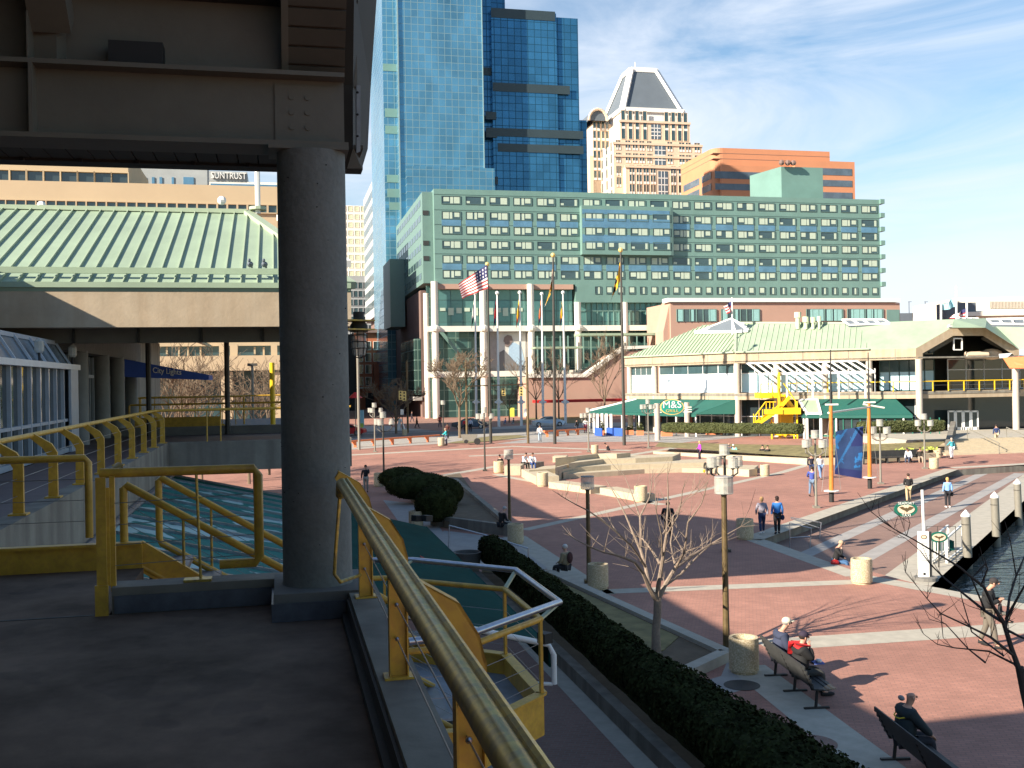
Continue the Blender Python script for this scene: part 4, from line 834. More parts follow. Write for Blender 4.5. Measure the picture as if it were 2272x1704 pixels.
mb = MB(); vb = [S(*p, zb_) for p in Bq]; vt = [S(*p, zt2) for p in Tq]; mb.add(vb + vt, [(0, 1, 5, 4), (1, 2, 6, 5), (2, 3, 7, 6), (3, 0, 4, 7), (4, 5, 6, 7)]); mb.build('pyramid_roof', 'slate', pt)
mb = MB()
for i in range(4): mb.beam(vb[i], vt[i], 2.0, 1.0); mb.beam(vt[i], vt[(i + 1) % 4], 1.2, 1.6); mb.beam(vb[i] + Vector((0, 0, .6)), vb[(i + 1) % 4] + Vector((0, 0, .6)), 1.2, 1.4)
mb.build('roof_frame', 'white', pt)
pa = S(SP + 12, TU(1332, SP + 12), ZV(1332, 268, SP + 12)); arc = [(pa + (S(0, 1) - S(0, 0)) * 3.3 * math.cos(a) + Vector((0, 0, 3.9 * math.sin(a)))) for a in [math.pi * i / 10 for i in range(11)]]
MB().add(arc + [p + S(16, 0) for p in arc], [tuple(range(11)), tuple(range(21, 10, -1))] + [(i, i + 1, 12 + i, 11 + i) for i in range(10)]).build('barrel_vault', 'slate', pt)
MB().tube([p - S(.3, 0) for p in arc], .5, 6).build('arch_trim', 'cream', pt); MB().tube([vt[0] + S(4, 3), vt[0] + S(4, 3) + Vector((0, 0, 4))], .1, 5).build('aerial', 'white', pt)
# orange office block
ob = thing('office_building', 'orange brick office block with dark ribbon windows and rounded corner', 'building', S(292, 150, 0)); so_ = 292
t0, t1 = TU(1587, so_), TU(1845, so_); zt3 = ZV(1600, 328, so_); t2 = TU(1898, so_ - 1)
rc = [(so_ + 3 - 3 * math.cos(a), t0 + 3 - 3 * math.sin(a)) for a in [math.pi / 2 * i / 6 for i in range(7)]]
mb = MB(); mb.prism([S(*p) for p in [(so_ + 26, t0)] + rc[::-1][0:0] + [(so_ + 3 - 3 * math.sin(math.pi / 2 * i / 6) , t0 + 3 - 3 * math.cos(math.pi / 2 * i / 6)) for i in range(7)] + [(so_, t1), (so_ + 26, t1)]], 0, zt3); mb.build('wall', 'orange_brick', ob)
MB().st(so_ - 1.5, so_ + 20, TU(1762, so_), t2, 0, ZV(1850, 358, so_ - 1.5)).build('wing', 'orange_brick', ob); MB().st(so_ - 1.5, so_, t0 + 2, TU(1762, so_), 0, ZV(1620, 366, so_ - 1.5)).build('wing', 'orange_brick', ob)
for v0, v1 in ((380, 396), (407, 421)): fp(ob, 'ribbon_window', 'strip_glass', so_ - 1.6, 1590, 1700, v0, v1, .09, 1600)
for v0, v1 in ((374, 389), (400, 414), (427, 441)): fp(ob, 'ribbon_window', 'strip_glass', so_ - 1.6, 1826, 1894, v0, v1, .09, 1860)
for z in (ZV(1590, 383, so_), ZV(1590, 408, so_)):
    for a, b in ((2, 9), (11, 24)): MB().st(so_ + a, so_ + b, t0 - .06, t0, z - 1.6, z + .5).build('ribbon_window', 'strip_glass', ob)
for z in (ZV(1600, 340, so_), ZV(1600, 352, so_)): MB().st(so_ - .04, so_ + 26, t0 - .04, t1, z - .06, z + .06).build('joint_line', 'brownstone', ob)
# green roof block on the hotel
zp0, zp1 = zt_ - .5, ZV(1780, 371, 197); pr_ = MB().prism([S(197, TU(1737, 197)), S(197, TU(1829, 197)), S(212, TU(1829, 212)), S(212, TU(1690, 212)), S(207, TU(1667, 207))], zp0, zp1); pr_.build('roof_block', 'hotel', ht)
for k, u in enumerate((1738, 1752, 1764)): p = S(196, TU(u, 196), zp1); MB().sph(p + Vector((0, 0, .6)), .6, 7, 5).build('roof_vent', 'brownstone', ht)
# left background towers
def simple(lb, m, s, u0, u1, vt, dep, nu, vs, ww, wh_, wm, frame=None, cat='building', zb=0):
    r = thing('office_building', lb, cat, S(s, TU(u0, s), 0)); MB().st(s, s + dep, TU(u0, s), TU(u1, s), zb, ZV((u0 + u1) / 2, vt, s)).build('wall', m, r)
    me = pane_mesh('window', ww, wh_, (frame or m, wm), .1, .12); sp = []
    for v in vs:
        for i in range(nu): u = u0 + (u1 - u0) * (i + .5) / nu; sp.append((me, S(s - .01, TU(u, s), ZV((u0 + u1) / 2, v, s)), ROTB))
    windows(r, sp); return r
simple('white gridded office tower in the gap beside the blue tower', 'whitestone', 420, 700, 829, 456, 30, 9, [468 + 18 * i for i in range(9)], 1.7, 1.9, 'lattice')
simple('old grey stone building with small dark windows behind the lantern', 'greystone', 330, 740, 826, 612, 25, 8, [640 + 19 * i for i in range(7)], 1.2, 1.9, 'glass_far')
rb = simple('red brick building with white window heads beyond the side street', 'redbrick', 262, 786, 841, 738, 16, 3, [776, 802, 828, 855], 1.3, 2.0, 'glass', 'whitestone')
MB().st(261.7, 261.98, TU(786, 262), TU(842, 262), ZV(810, 862, 262), ZV(810, 859, 262)).build('stone_course', 'whitestone', rb); fp(rb, 'arched_door', 'black', 261.9, 806, 828, 872, 905, .05); fp(rb, 'side_block', 'redbrick', 258, 826, 852, 808, 905, 3); fp(rb, 'cornice', 'brownstone', 261, 784, 843, 730, 738, 1)
sh_ = thing('office_building', 'tall brown block added unseen behind the concrete column to shade the hotel side', 'building', S(190, 0, 0)); MB().st(190, 245, -30, TU(762, 190), 0, 36).build('wall', 'brownstone', sh_)  # hidden block added to keep the sun off the brown side wall
dk_ = thing('office_building', 'narrow dark building in shade at the far left of the side street', 'building', S(300, 0, 0)); MB().st(250, 300, TU(700, 250), TU(785, 250), 0, ZV(770, 742, 250)).build('wall', 'dark', dk_)
# beige building behind the wing
bs = 118; bg_ = thing('office_building', 'broad beige office building with recessed window rows behind the wing roof', 'building', S(bs, -40, 0))
def bz(v, u=300): return ZV(u, v, bs)
tA, tB = -95, TU(700, bs)
MB().st(bs, bs + 18, tA, TU(288, bs), bz(417), bz(330)).build('upper_wall', 'beige', bg_)
MB().st(bs - 3, bs + 25, tA, tB, bz(466), bz(418)).build('middle_wall', 'beige', bg_)
MB().st(bs - 1, bs + 25, tA, tB, bz(770), bz(480)).build('lower_wall', 'beige', bg_); MB().st(bs - 3, bs - 1, tA, tB, bz(560), bz(469)).build('band_wall', 'beige', bg_)
MB().st(bs - 3, bs - .5, tA, tB, bz(826), bz(793)).build('band_wall', 'beige', bg_)
MB().st(bs - .5, bs, tA, tB, 0, bz(770)).build('recess_glass', 'glass_far', bg_)
me = pane_mesh('window', 1.62, 1.42, ('beige', 'glass'), .10, .3); me2 = pane_mesh('window', .85, .8, ('beige', 'glass_far'), .1, .25); sp_ = []
for i in range(20): sp_.append((me, S(bs - .01, TU(270 - 37.6 * i, bs), bz(417) + .1), ROTB))
for i in range(40): sp_.append((me2, S(bs - 3.01, TU(607 - 22.3 * i, bs - 3), ZV(300, 467, bs - 3)), ROTB))
windows(bg_, sp_)
for u0, u1 in ((283, 294), (316, 330), (483, 494), (507, 524), (598, 612)): fp(bg_, 'pier', 'beige', bs - 2.2, u0, u1, 765, 793, .8)
for u0, u1 in ((283, 300), (486, 512), (604, 630)): fp(bg_, 'pier', 'beige', bs - 2.6, u0, u1, 826, 940, 1)
for u in (365, 392, 412, 440, 560, 580): fp(bg_, 'glazing_bar', 'beige', bs - .7, u, u + 4, 770, 795, .15)
gb_ = thing('office_building', 'grey recessed tower part with teal windows behind the beige building', 'building', S(140, -20, 0)); MB().st(140, 144, TU(286, 140), TU(463, 140), 0, ZV(300, 320, 140)).build('wall', 'greystone', gb_)
for u0, u1 in ((322, 327), (340, 346), (357, 363), (384, 389), (410, 433)): fp(gb_, 'window', 'spandrel', 139.9, u0, u1, 393, 416, .09)
sbk = thing('office_building', 'white office building carrying a large bank name on its roof', 'building', S(200, 0, 0)); MB().st(200, 220, TU(466, 200), TU(700, 200), 0, ZV(560, 404, 200)).build('wall', 'whitestone', sbk)
MB().st(200, 212, TU(466, 200), TU(552, 200), ZV(500, 404, 200), ZV(500, 380, 200)).build('roof_block', 'greystone', sbk); fp(sbk, 'blue_band', 'spandrel', 199.8, 470, 640, 409, 417, .19)
text('sign_lettering', 'SUNTRUST', 1.7, 'white', sbk, S(199.8, TU(511, 200), ZV(500, 391, 200)), S(0, 1) - S(0, 0), (0, 0, 1), .2, width=6.3)
# far right
cv = thing('civic_building', 'low tan gridded building on the far right skyline', 'building', D(2190, 700, 260))
def wbox(root, name, m, y, u0, u1, v0, v1, dep):
    a, b = D(u0, v0, y), D(u1, v1, y); return MB().xyz(a.x, b.x, y, y + dep, min(a.z, b.z), max(a.z, b.z)).build(name, m, root)
wbox(cv, 'wall', 'whitestone', 260, 2128, 2400, 661, 760, 30); wbox(cv, 'lower_wall', 'whitestone', 250, 2150, 2400, 690, 760, 8); wbox(cv, 'ledge', 'cream_col', 248, 2146, 2400, 692, 697, 3)
mb = MB()
for i in range(44): a = D(2196 + i * 3.2, 668, 259.8); b = D(2197.6 + i * 3.2, 684, 259.8); mb.xyz(a.x, b.x, 259.7, 259.99, b.z, a.z)
mb.build('window_slots', 'tan_col', cv); wbox(cv, 'dark_gap', 'slate', 249, 2100, 2166, 672, 716, 6)
hw = thing('highway_bridge', 'dark elevated roadway on the skyline right of the hotel', 'bridge', D(2050, 715, 300)); wbox(hw, 'deck', 'slate', 300, 1990, 2200, 695, 722, 10)
for u in (2017, 2053):
    p = D(u, 697, 299); l_ = thing('street_lamp', 'thin street lamp on the far roadway, ' + ('left' if u < 2030 else 'right') + ' of the two', 'street lamp', p); MB().tube([p, p + Vector((0, 0, 3.6))], .12, 5).build('pole', 'slate', l_); MB().xyz(p.x - .2, p.x + .8, p.y, p.y + .2, p.z + 3.5, p.z + 3.65).build('lamp_head', 'slate', l_)
# ================================================================ the pavilion across the square
EB = 8.75
C0 = G(1386, 814, EB); C1 = G(1631, 806, EB); K1 = G(1929, 799.5, EB); C2 = G(2034, 797, EB); C3 = G(2262, 794, EB)
for p in (C0, C1, K1, C2, C3): p.z = 0
fpv = thing('pavilion_building', 'two storey waterfront pavilion with pale green roof, gabled entrance and white blinds', 'building', C1)
FL, DZ0, DZ1, ET = .85, 4.78, 5.50, 9.85
class Seg:
    def __init__(s, A, B): s.A = A; s.B = B; s.L = (B - A).length; s.e = (B - A).normalized(); s.n = Vector((s.e.y, -s.e.x, 0))
    def p(s, a, d, z): q = s.A + s.e * a + s.n * d; return Vector((q.x, q.y, z))
    def box(s, mb, a0, a1, d0, d1, z0, z1, mi=0): return mb.par(s.p(a0, d0, z0), s.e * (a1 - a0), s.n * (d1 - d0), (0, 0, z1 - z0), mi)
    def a(s, u):                            # metres along for a photo column (on the face d=0)
        X = lv(u, 830)[0] / F; return (X * s.A.y - s.A.x) / (s.e.x - X * s.e.y)
    def z(s, u, v, d=0): a = s.a(u); return ZC - lv(u, v)[1] / F * s.p(a, d, 0).y
s1, s2, s3, s4 = Seg(C0, C1), Seg(C1, K1), Seg(K1, C2), Seg(C2, C3)
Bk = C0 + Vector((20, 22, 0)); s0 = Seg(Bk, C0)
for s_ in (s1, s2, s3):
    mb = MB(); s_.box(mb, 0, s_.L, -.6, 0, EB, ET); mb.build('fascia', 'concrete', fpv); mb = MB(); s_.box(mb, 0, s_.L, -.7, -.05, DZ0, DZ1); mb.build('deck_edge', 'concrete', fpv)
for s_, n in ((s1, 2), (s2, 3), (s3, 1)):
    for k in range(n): mb = MB(); a = s_.L * (k + .55) / n; s_.box(mb, a - .04, a + .04, -.005, .01, EB, ET); s_.box(mb, a - .04, a + .04, -.05, -.04, DZ0, DZ1); mb.build('panel_joint', 'concrete_side', fpv)
mb = MB(); s4.box(mb, 0, s4.L + 30, -.7, -.05, DZ0, DZ1); mb.build('deck_edge', 'concrete', fpv)
mb = MB(); mb.prism([C0, C1, K1, C2, C3, C3 + Vector((30, 40, 0)), Bk], DZ1 - .3, DZ1 - .05); mb.prism([C0, C1, K1, C2, C3, C3 + Vector((30, 40, 0)), Bk], EB + .1, EB + .25); mb.build('floor_slabs', 'concrete_side', fpv)
# inner walls: dark interior box behind the glass
mb = MB(); off = 7; IW = [s1.p(0, -off, 0), s1.p(s1.L, -off, 0) , s2.p(s2.L, -off, 0), s4.p(0, -off - 2, 0), s4.p(s4.L + 28, -off - 2, 0)]
for a, b in zip(IW[:-1], IW[1:]): mb.par((a.x, a.y, 0), b - a, Vector((0, .3, 0)), (0, 0, EB))
mb.build('inner_wall', 'brownstone', fpv)
# columns
for s_, us in ((s1, (1392, 1448, 1630)), (s2, (1722, 1830, 1928)), (s4, (2038, 2252))):
    for u in us:
        p = s_.p(s_.a(u), -.35 if s_ is not s4 else .05, 0); MB().tube([(p.x, p.y, .0), (p.x, p.y, EB)], .33, 16).build('column', 'tan_col', fpv, smooth=True)
# upper glazing with blinds
def glaze(s_, a0, a1, d, z0, zm, z1, n, low, hi, name='window', fr='white_frame'):
    w = (a1 - a0) / n
    for i in range(n):
        mb = MB(); x0 = a0 + w * i; x1 = x0 + w; s_.box(mb, x0 + .05, x1 - .05, d - .05, d, z0, zm, 1); s_.box(mb, x0 + .05, x1 - .05, d - .05, d, zm + .08, z1, 2)
        s_.box(mb, x0 - .04, x0 + .05, d - .06, d + .05, z0, z1, 0); s_.box(mb, x1 - .05, x1 + .04, d - .06, d + .05, z0, z1, 0)
        for z in (z0 - .04, zm, z1 - .08): s_.box(mb, x0 + .05, x1 - .05, d - .06, d + .05, z, z + .08, 0)
        mb.build(name, [fr, low, hi], fpv)
glaze(s1, s1.a(1392), s1.a(1440), -.5, 5.58, 7.6, EB, 4, 'glass_pale', 'glass_far'); glaze(s1, s1.a(1457), s1.a(1622), -.5, 5.58, 7.6, EB, 5, 'blind', 'glass_far')
glaze(s2, s2.a(1640), s2.a(1920), -1.4, 5.58, 7.6, EB, 9, 'glass_pale', 'glass_far'); glaze(s3, .4, s3.L - .3, -3.0, 5.58, 7.5, EB, 4, 'glass_pale', 'glass_far', fr='hotel_frame')
glaze(s4, .5, s4.L * .42, -4.5, 5.58, 7.6, 9.6, 4, 'glass_pale', 'glass', fr='hotel_frame'); glaze(s4, s4.L * .5, s4.L + 20, -3.5, 5.58, 7.6, 8.8, 12, 'glass', 'glass')
MB()  # ground floor glazing
mb = MB(); s1.box(mb, 0, s1.L, -1.6, -1.5, 0, DZ0); s2.box(mb, -.5, s2.L, -1.6, -1.5, 0, DZ0); s3.box(mb, 0, s3.L, -1.6, -1.5, 0, DZ0); s4.box(mb, 0, s4.L + 28, -3.6, -3.5, 0, DZ0); mb.build('shop_glass', 'glass', fpv)
mb = MB()
for s_, d in ((s1, -1.45), (s2, -1.45), (s3, -1.45)):
    a = .3
    while a < s_.L: s_.box(mb, a, a + .09, d, d + .07, 0, DZ0); a += 1.9
    s_.box(mb, 0, s_.L, d, d + .05, 2.9, 2.98)
mb.build('shop_frames', 'white_frame', fpv)
for i in range(12):
    s_ = s1 if i < 5 else s2; a = 1 + (i % 6) * 2.7; mb = MB(); s_.box(mb, a, a + 1.3, -1.48, -1.44, 2.0, 3.9); mb.build('inner_curtain', mat('rust_curtain', (.16, .05, .03), .8, var=.3), fpv) if i % 2 else None
# roof
RZ2 = 13.4
def roofpt(u, v): return G(u, v, RZ2)
def onplane(u, v, a, b, c):                # point of the plane a,b,c seen at a photo pixel
    n = (Vector(b) - Vector(a)).cross(Vector(c) - Vector(a)); o = Vector((0, 0, ZC)); r = D(u, v, 1.) - o; return o + r * ((Vector(a) - o).dot(n) / r.dot(n))
E0_, E1_, E2_, E3_ = [Vector((p.x, p.y, ET)) for p in (C0, C1, K1, C2)]
R_a = roofpt(1632, 716); R_b = onplane(1905, 717, E1_, E2_, R_a); R_l = onplane(1560, 722, E0_, E1_, R_a)
e1 = [Vector((C0.x, C0.y, ET)), Vector((C1.x, C1.y, ET)), R_a, R_l]; e2 = [Vector((C1.x, C1.y, ET)), Vector((K1.x, K1.y, ET)), R_b, R_a]
R_g = onplane(2118, 708, E2_, E3_, R_b); e3 = [E2_, E3_, onplane(2111, 727, E2_, E3_, R_b), R_g, R_b]; print('roof', R_a, R_b, R_l, R_g, e3[2], C2)
mb = MB(); over = .25
for r in (e1, e2): mb.slab(r, .12)
mb.add(e3 + [p - Vector((0, 0, .15)) for p in e3], [(0, 1, 2), (0, 2, 3), (0, 3, 4), (7, 6, 5), (8, 7, 5), (9, 8, 5)])
mb.add([R_a, R_b, R_b + Vector((6, 14, -3)), R_a + Vector((6, 14, -3))], [(0, 1, 2, 3)]); mb.add([Vector((C0.x, C0.y, ET)), R_l, Vector((Bk.x, Bk.y, ET))], [(0, 1, 2)]); mb.add([R_l, R_a, R_a + Vector((6, 14, -3)), Vector((Bk.x, Bk.y, ET))], [(0, 1, 2, 3)])
rr0, rr1, rr2, rr3 = D(2186, 727, C2.y - .3), D(2262, 775, C3.y), D(2330, 775, C3.y - 3), D(2330, 712, R_b.y - 4)
rr4 = D(2190, 706, R_b.y - 2)
mb.add([rr0, rr1, rr2, rr3, rr4], [(0, 1, 2, 3, 4)]); mb.add([R_g, D(2112, 727, C2.y - .3), rr0, rr4], [(0, 1, 2, 3)])
mb.build('roof', 'roof_green', fpv)
for r_, e__, w__, h__ in ((e1, C1 - C0, .06, .12), (e2, K1 - C1, .05, .06)): MB().ribs(r_, e__, .58, w__, h__).build('roof_seams', 'roof_green2', fpv)
mb = MB(); mb.beam(e1[0] + Vector((0, 0, .1)) + s1.n * .15, e1[1] + Vector((0, 0, .1)) + s1.n * .15, .2, .16); mb.beam(e2[0] + Vector((0, 0, .1)) + s2.n * .15, e2[1] + Vector((0, 0, .1)) + s2.n * .15, .2, .16); mb.beam(e1[1] + Vector((0, 0, .1)), R_a + Vector((0, 0, .1)), .3, .14); mb.beam(R_a, R_b, .4, .2); mb.build('roof_trim', 'roof_green2', fpv)
mb = MB()
for a, b in ((1692, 1745), (1700, 1753), (1708, 1761)): p, q = D(a, 730, 116.5), D(a + 35, 751, 113); mb.beam(p, q, .1, .1)
mb.build('snow_bars', 'pole_grey', fpv)
# gable
def gpt(u, v, dy=0): return D(u, v, C2.y + (C3.y - C2.y) * (u - 2034) / (2262 - 2034) + dy)
go = [(2032, 773), (2111, 727), (2187, 727), (2261, 775), (2261, 797), (2247, 786), (2181, 745), (2115, 745), (2047, 784), (2047, 797), (2032, 797)]
a = [gpt(u, v) for u, v in go]; b = [gpt(u, v, 1.0) for u, v in go]; quads = [(0, 1, 7, 8), (1, 2, 6, 7), (2, 3, 5, 6), (0, 8, 9, 10), (3, 4, 5)]
mb = MB(); n = len(a); mb.add(a + b, quads + [tuple(i + n for i in q[::-1]) for q in quads] + [(i, (i + 1) % n, n + (i + 1) % n, n + i) for i in range(n)]); mb.build('gable_fascia', 'concrete', fpv)
mb = MB()
for k in range(4): mb.beam(gpt(2060 + k * 3, 780, 2 + 3 * k), gpt(2118, 748, 2 + 3 * k), .3, .4); mb.beam(gpt(2180, 748, 2 + 3 * k), gpt(2245, 786, 2 + 3 * k), .3, .4)
mb.slab([gpt(2045, 786, .9), gpt(2113, 743, .9), gpt(2113, 743, 14), gpt(2045, 786, 14)], .1); mb.slab([gpt(2183, 743, .9), gpt(2250, 786, .9), gpt(2250, 786, 14), gpt(2183, 743, 14)], .1); mb.slab([gpt(2113, 743, .9), gpt(2183, 743, .9), gpt(2183, 743, 14), gpt(2113, 743, 14)], .1)
mb.build('gable_rafters', 'girder', fpv)
MB().add([gpt(u, v, 9) for u, v in ((2040, 870), (2250, 870), (2250, 786), (2180, 745), (2115, 745), (2045, 784))], [(0, 1, 2, 3, 4, 5)]).build('gable_back', 'girder', fpv)
mb = MB(); q = [gpt(2116, 751, .5), gpt(2134, 751, .5), gpt(2134, 776, .5), gpt(2116, 776, .5)]
for i in range(4): mb.beam(q[i], q[(i + 1) % 4], .12, .12)
mb.build('hanging_frame', 'white', fpv)
mb = MB(); mb.tube([gpt(2142, 788, 1), gpt(2190, 787, 1)], .35, 8); mb.sph(gpt(2200, 786, 2), (1.2, .8, .6), 10, 6); mb.build('duct', 'cream', fpv)
MB().slab([gpt(2225, 795, -1), gpt(2300, 790, -3), gpt(2300, 818, -4), gpt(2240, 818, -2)], .1).build('orange_shade', 'orange', fpv)
MB().slab([gpt(2216, 786, -.8), gpt(2245, 784, -.8), gpt(2232, 795, -1), gpt(2218, 795, -1)], .1).build('white_tent', 'white', fpv)
gl = [gpt(2104, 724), gpt(2182, 724), gpt(2168, 706, 4), gpt(2130, 706, 4)]
MB().slab(gl, .1).build('gable_skylight', 'glass_far', fpv); mb = MB()
for i in range(4): mb.beam(gl[i], gl[(i + 1) % 4], .2, .2)
for k in (.33, .66): mb.beam(gl[0].lerp(gl[1], k), gl[3].lerp(gl[2], k), .14, .14)
mb.build('skylight_frame', 'white', fpv)
# skylights on the roof
def skyl(pts, m=4):
    mb = MB(); mb.slab(pts, .2); o = mb.build('roof_skylight', 'slate', fpv); f = MB()
    for i in range(4): f.beam(pts[i] + Vector((0, 0, .1)), pts[(i + 1) % 4] + Vector((0, 0, .1)), .14, .16)
    for k in range(1, m): f.beam(pts[0].lerp(pts[1], k / m) + Vector((0, 0, .1)), pts[3].lerp(pts[2], k / m) + Vector((0, 0, .1)), .12, .2)
    f.build('skylight_frame', 'white', o)
skyl([onplane(u, v, E1_, E2_, R_a) + Vector((0, 0, .25)) for u, v in ((1884, 728), (1975, 725), (1962, 716), (1868, 716))]); skyl([D(2200, 720, 99), D(2300, 722, 96), D(2300, 708, 98), D(2190, 710, 101)])
ap = D(1623, 715, 118); bq = [onplane(1543, 741, E0_, E1_, R_a), onplane(1632, 740, E0_, E1_, R_a), onplane(1659, 738, E1_, E2_, R_a), onplane(1645, 722, E1_, E2_, R_a)]; ap = onplane(1623, 722, E0_, E1_, R_a) + Vector((0, 0, .8)); bq = [p + Vector((0, 0, .2)) for p in bq]
mb = MB(); mb.add(bq + [ap], [(0, 1, 4), (1, 2, 4), (2, 3, 4), (3, 0, 4)]); mb.build('corner_skylight', 'slate', fpv); mb = MB()
for p in bq: mb.beam(p, ap, .14, .14)
for i in range(4): mb.beam(bq[i], bq[(i + 1) % 4], .35, .3)
mb.build('skylight_frame', 'white', fpv)
vt_ = [(1770, 711, 730, 6.2), (1787.5, 713, 731, 5.6), (1804, 714, 731, 4.4), (1817.5, 712, 731, 3.6)]
for u, v0, v1, w in vt_:
    p = onplane(u, v1, E1_, E2_, R_a); q = D(u, v0 - (8 if u < 1775 else 0), p.y); r = w * p.y / F; mb = MB(); mb.tube([p, q], r * .8, 10); mb.tube([q - Vector((0, 0, .1)), q + Vector((0, 0, .5))], r * 1.25, 10); mb.build('roof_vent', 'lattice', fpv)
# pergola
pg_ = thing('pergola', 'white sloping glazing frame projecting over the pavilion terrace', 'pergola', s2.p(5, 1, DZ1))
A0, A1 = s2.a(1672), s2.a(1915)
mb = MB()
for k in range(14):
    a = A0 + (A1 - A0) * k / 13; mb.beam(s2.p(a - .6, .05, EB - .05), s2.p(a + 1.2, 2.4, 7.55), .13, .16)
    if k % 3 == 0: mb.beam(s2.p(a + 1.2, 2.4, 7.6), s2.p(a + 1.2, 2.4, DZ1 - .6), .14, .14)
    elif k % 3 == 1: mb.beam(s2.p(a + 1.2, 1.0, 7.9), s2.p(a + 1.2, 1.0, DZ1), .10, .10)
mb.beam(s2.p(A0 + .9, 2.4, 7.52), s2.p(A1 + 1.3, 2.4, 7.52), .2, .2); mb.beam(s2.p(A0 - .8, .05, EB - .05), s2.p(A1 - .5, .05, EB - .05), .14, .14); mb.build('frame', 'white', pg_)
# terrace railing
tr_ = thing('terrace_railing', 'yellow railing along the upper terrace of the far pavilion', 'railing', s3.p(0, 0, DZ1))
mb = MB(); pts = [s2.p(s2.a(1745), -.1, 6.5), s2.p(s2.L, -.1, 6.5), s3.p(s3.L, .1, 6.5), s4.p(s4.L + 20, .1, 6.5)]; mb.tube(pts, .06, 6)
for a, b in zip(pts[:-1], pts[1:]):
    n = int((b - a).length / 1.7)
    for k in range(n + 1): p = a.lerp(b, k / n); mb.beam(p, p - Vector((0, 0, 1.0)), .10, .06)
mb.build('rails', 'yellow_bright', tr_)
MB().tube([s2.p(s2.a(1745), -.1, 6.1), s2.p(s2.L, -.1, 6.1), s3.p(s3.L, .1, 6.1), s4.p(s4.L + 20, .1, 6.1)], .012, 4).build('cable', 'cable', tr_)
# awnings on the pavilion
def awn(lb, s_, a0, a1, b0, b1, d, z0, z1, m='awn_green', hd=.28):
    r = thing('awning', lb, 'awning', s_.p(a0, d, z1)); P = [s_.p(a0, .0, z0), s_.p(a1, .0, z0), s_.p(b1, d, z1), s_.p(b0, d, z1)]
    MB().slab(P, .05).build('canopy', m, r); mb = MB(); mb.slab([P[3] + Vector((0, 0, 0)), P[2], P[2] - Vector((0, 0, hd)), P[3] - Vector((0, 0, hd))], .04)
    mb.add([P[1], P[2], s_.p(a1, 0, z1)], [(0, 1, 2)]); mb.build('valance', m, r)
    for k in range(int((b1 - b0) / 3.2) + 1): q = s_.p(b0 + .2 + k * 3.2, d - .1, 0); MB().tube([(q.x, q.y, .6), (q.x, q.y, z1)], .09, 8).build('post', 'white', r)
    return r
a1w = awn('long dark green restaurant awning beneath the white blinds, behind the round name sign', s1, s1.a(1412), s1.a(1630), s1.a(1345), s1.a(1588), 3.0, DZ0 - .02, 3.25)
a2w = awn('dark green awning over teal terrace doors beside the gabled entrance', s2, s2.a(1815), s2.a(1985), s2.a(1785), s2.a(2025), 3.2, DZ0 - .02, 3.2)
mb = MB()
for i in range(13):
    a = s2.a(1855) + i * .82; s2.box(mb, a, a + .1, 2.9, 3.0, .8, 2.95)
s2.box(mb, s2.a(1800), s2.a(2025), 2.9, 3.0, 2.85, 3.0); s2.box(mb, s2.a(1800), s2.a(1860), 2.9, 3.0, 1.0, 1.2); mb.build('door_frames', 'sign_green', a2w); mb = MB(); s2.box(mb, s2.a(1850), s2.a(2025), 2.85, 2.9, .8, 2.9); mb.build('door_glass', 'glass', a2w)
lg = thing('glass_canopy', 'white framed pale green glass canopy at the left of the second awning', 'awning', s2.p(s2.a(1775), 2, 3)); mb = MB()
ca, cb_, cc_, cd = s2.p(s2.a(1772), .1, DZ0 - .05), s2.p(s2.a(1812), .1, DZ0 - .05), s2.p(s2.a(1826), 3.1, 3.4), s2.p(s2.a(1796), 3.1, 3.4)
MB().slab([ca, cb_, cc_, cd], .04).build('glass_sheet', 'roof_green', lg)
for p, q in ((ca, cd), (cb_, cc_), (ca, cb_), (cd, cc_), (cd, cd - Vector((0, 0, 2.7))), (cc_, cc_ - Vector((0, 0, 2.7)))): mb.beam(p, q, .22, .22)
mb.build('frame', 'white', lg)
sc = thing('side_conservatory', 'pale green sloping conservatory roof with white posts at the restaurant corner', 'conservatory', s1.p(0, 3, 0))
q0, q1, q2, q3 = s1.p(s1.a(1412), 0, DZ0 - .05), s1.p(s1.a(1345), 3.0, 3.3), D(1335, 905, s1.p(s1.a(1345), 3, 0).y + 3), D(1392, 886, C0.y + 3)
MB().add([q0, q1, q2, q3, q0 - Vector((0, 0, .1)), q1 - Vector((0, 0, .1)), q2 - Vector((0, 0, .1)), q3 - Vector((0, 0, .1))], [(0, 1, 2), (0, 2, 3), (4, 6, 5), (4, 7, 6)]).build('roof_sheet', 'roof_green', sc)
mb = MB(); mb.beam(q0, q1, .3, .3); mb.beam(q1, q2, .3, .3)
for u, v in ((1346, 966), (1356, 967), (1326, 966), (1336, 965), (1318, 963)): p = G(u, v); MB().beam(p, Vector((p.x, p.y, 3.3)), .28, .2).build('post', 'white', sc)
mb.build('frame', 'white', sc); mb = MB()
for u0, u1 in ((1346, 1382), (1320, 1336)): p, q = G(u0, 967), G(u1, 969); MB().beam(p + Vector((0, 0, .5)), q + Vector((0, 0, .5)), .1, .9).build('blue_panel', 'blue', sc)
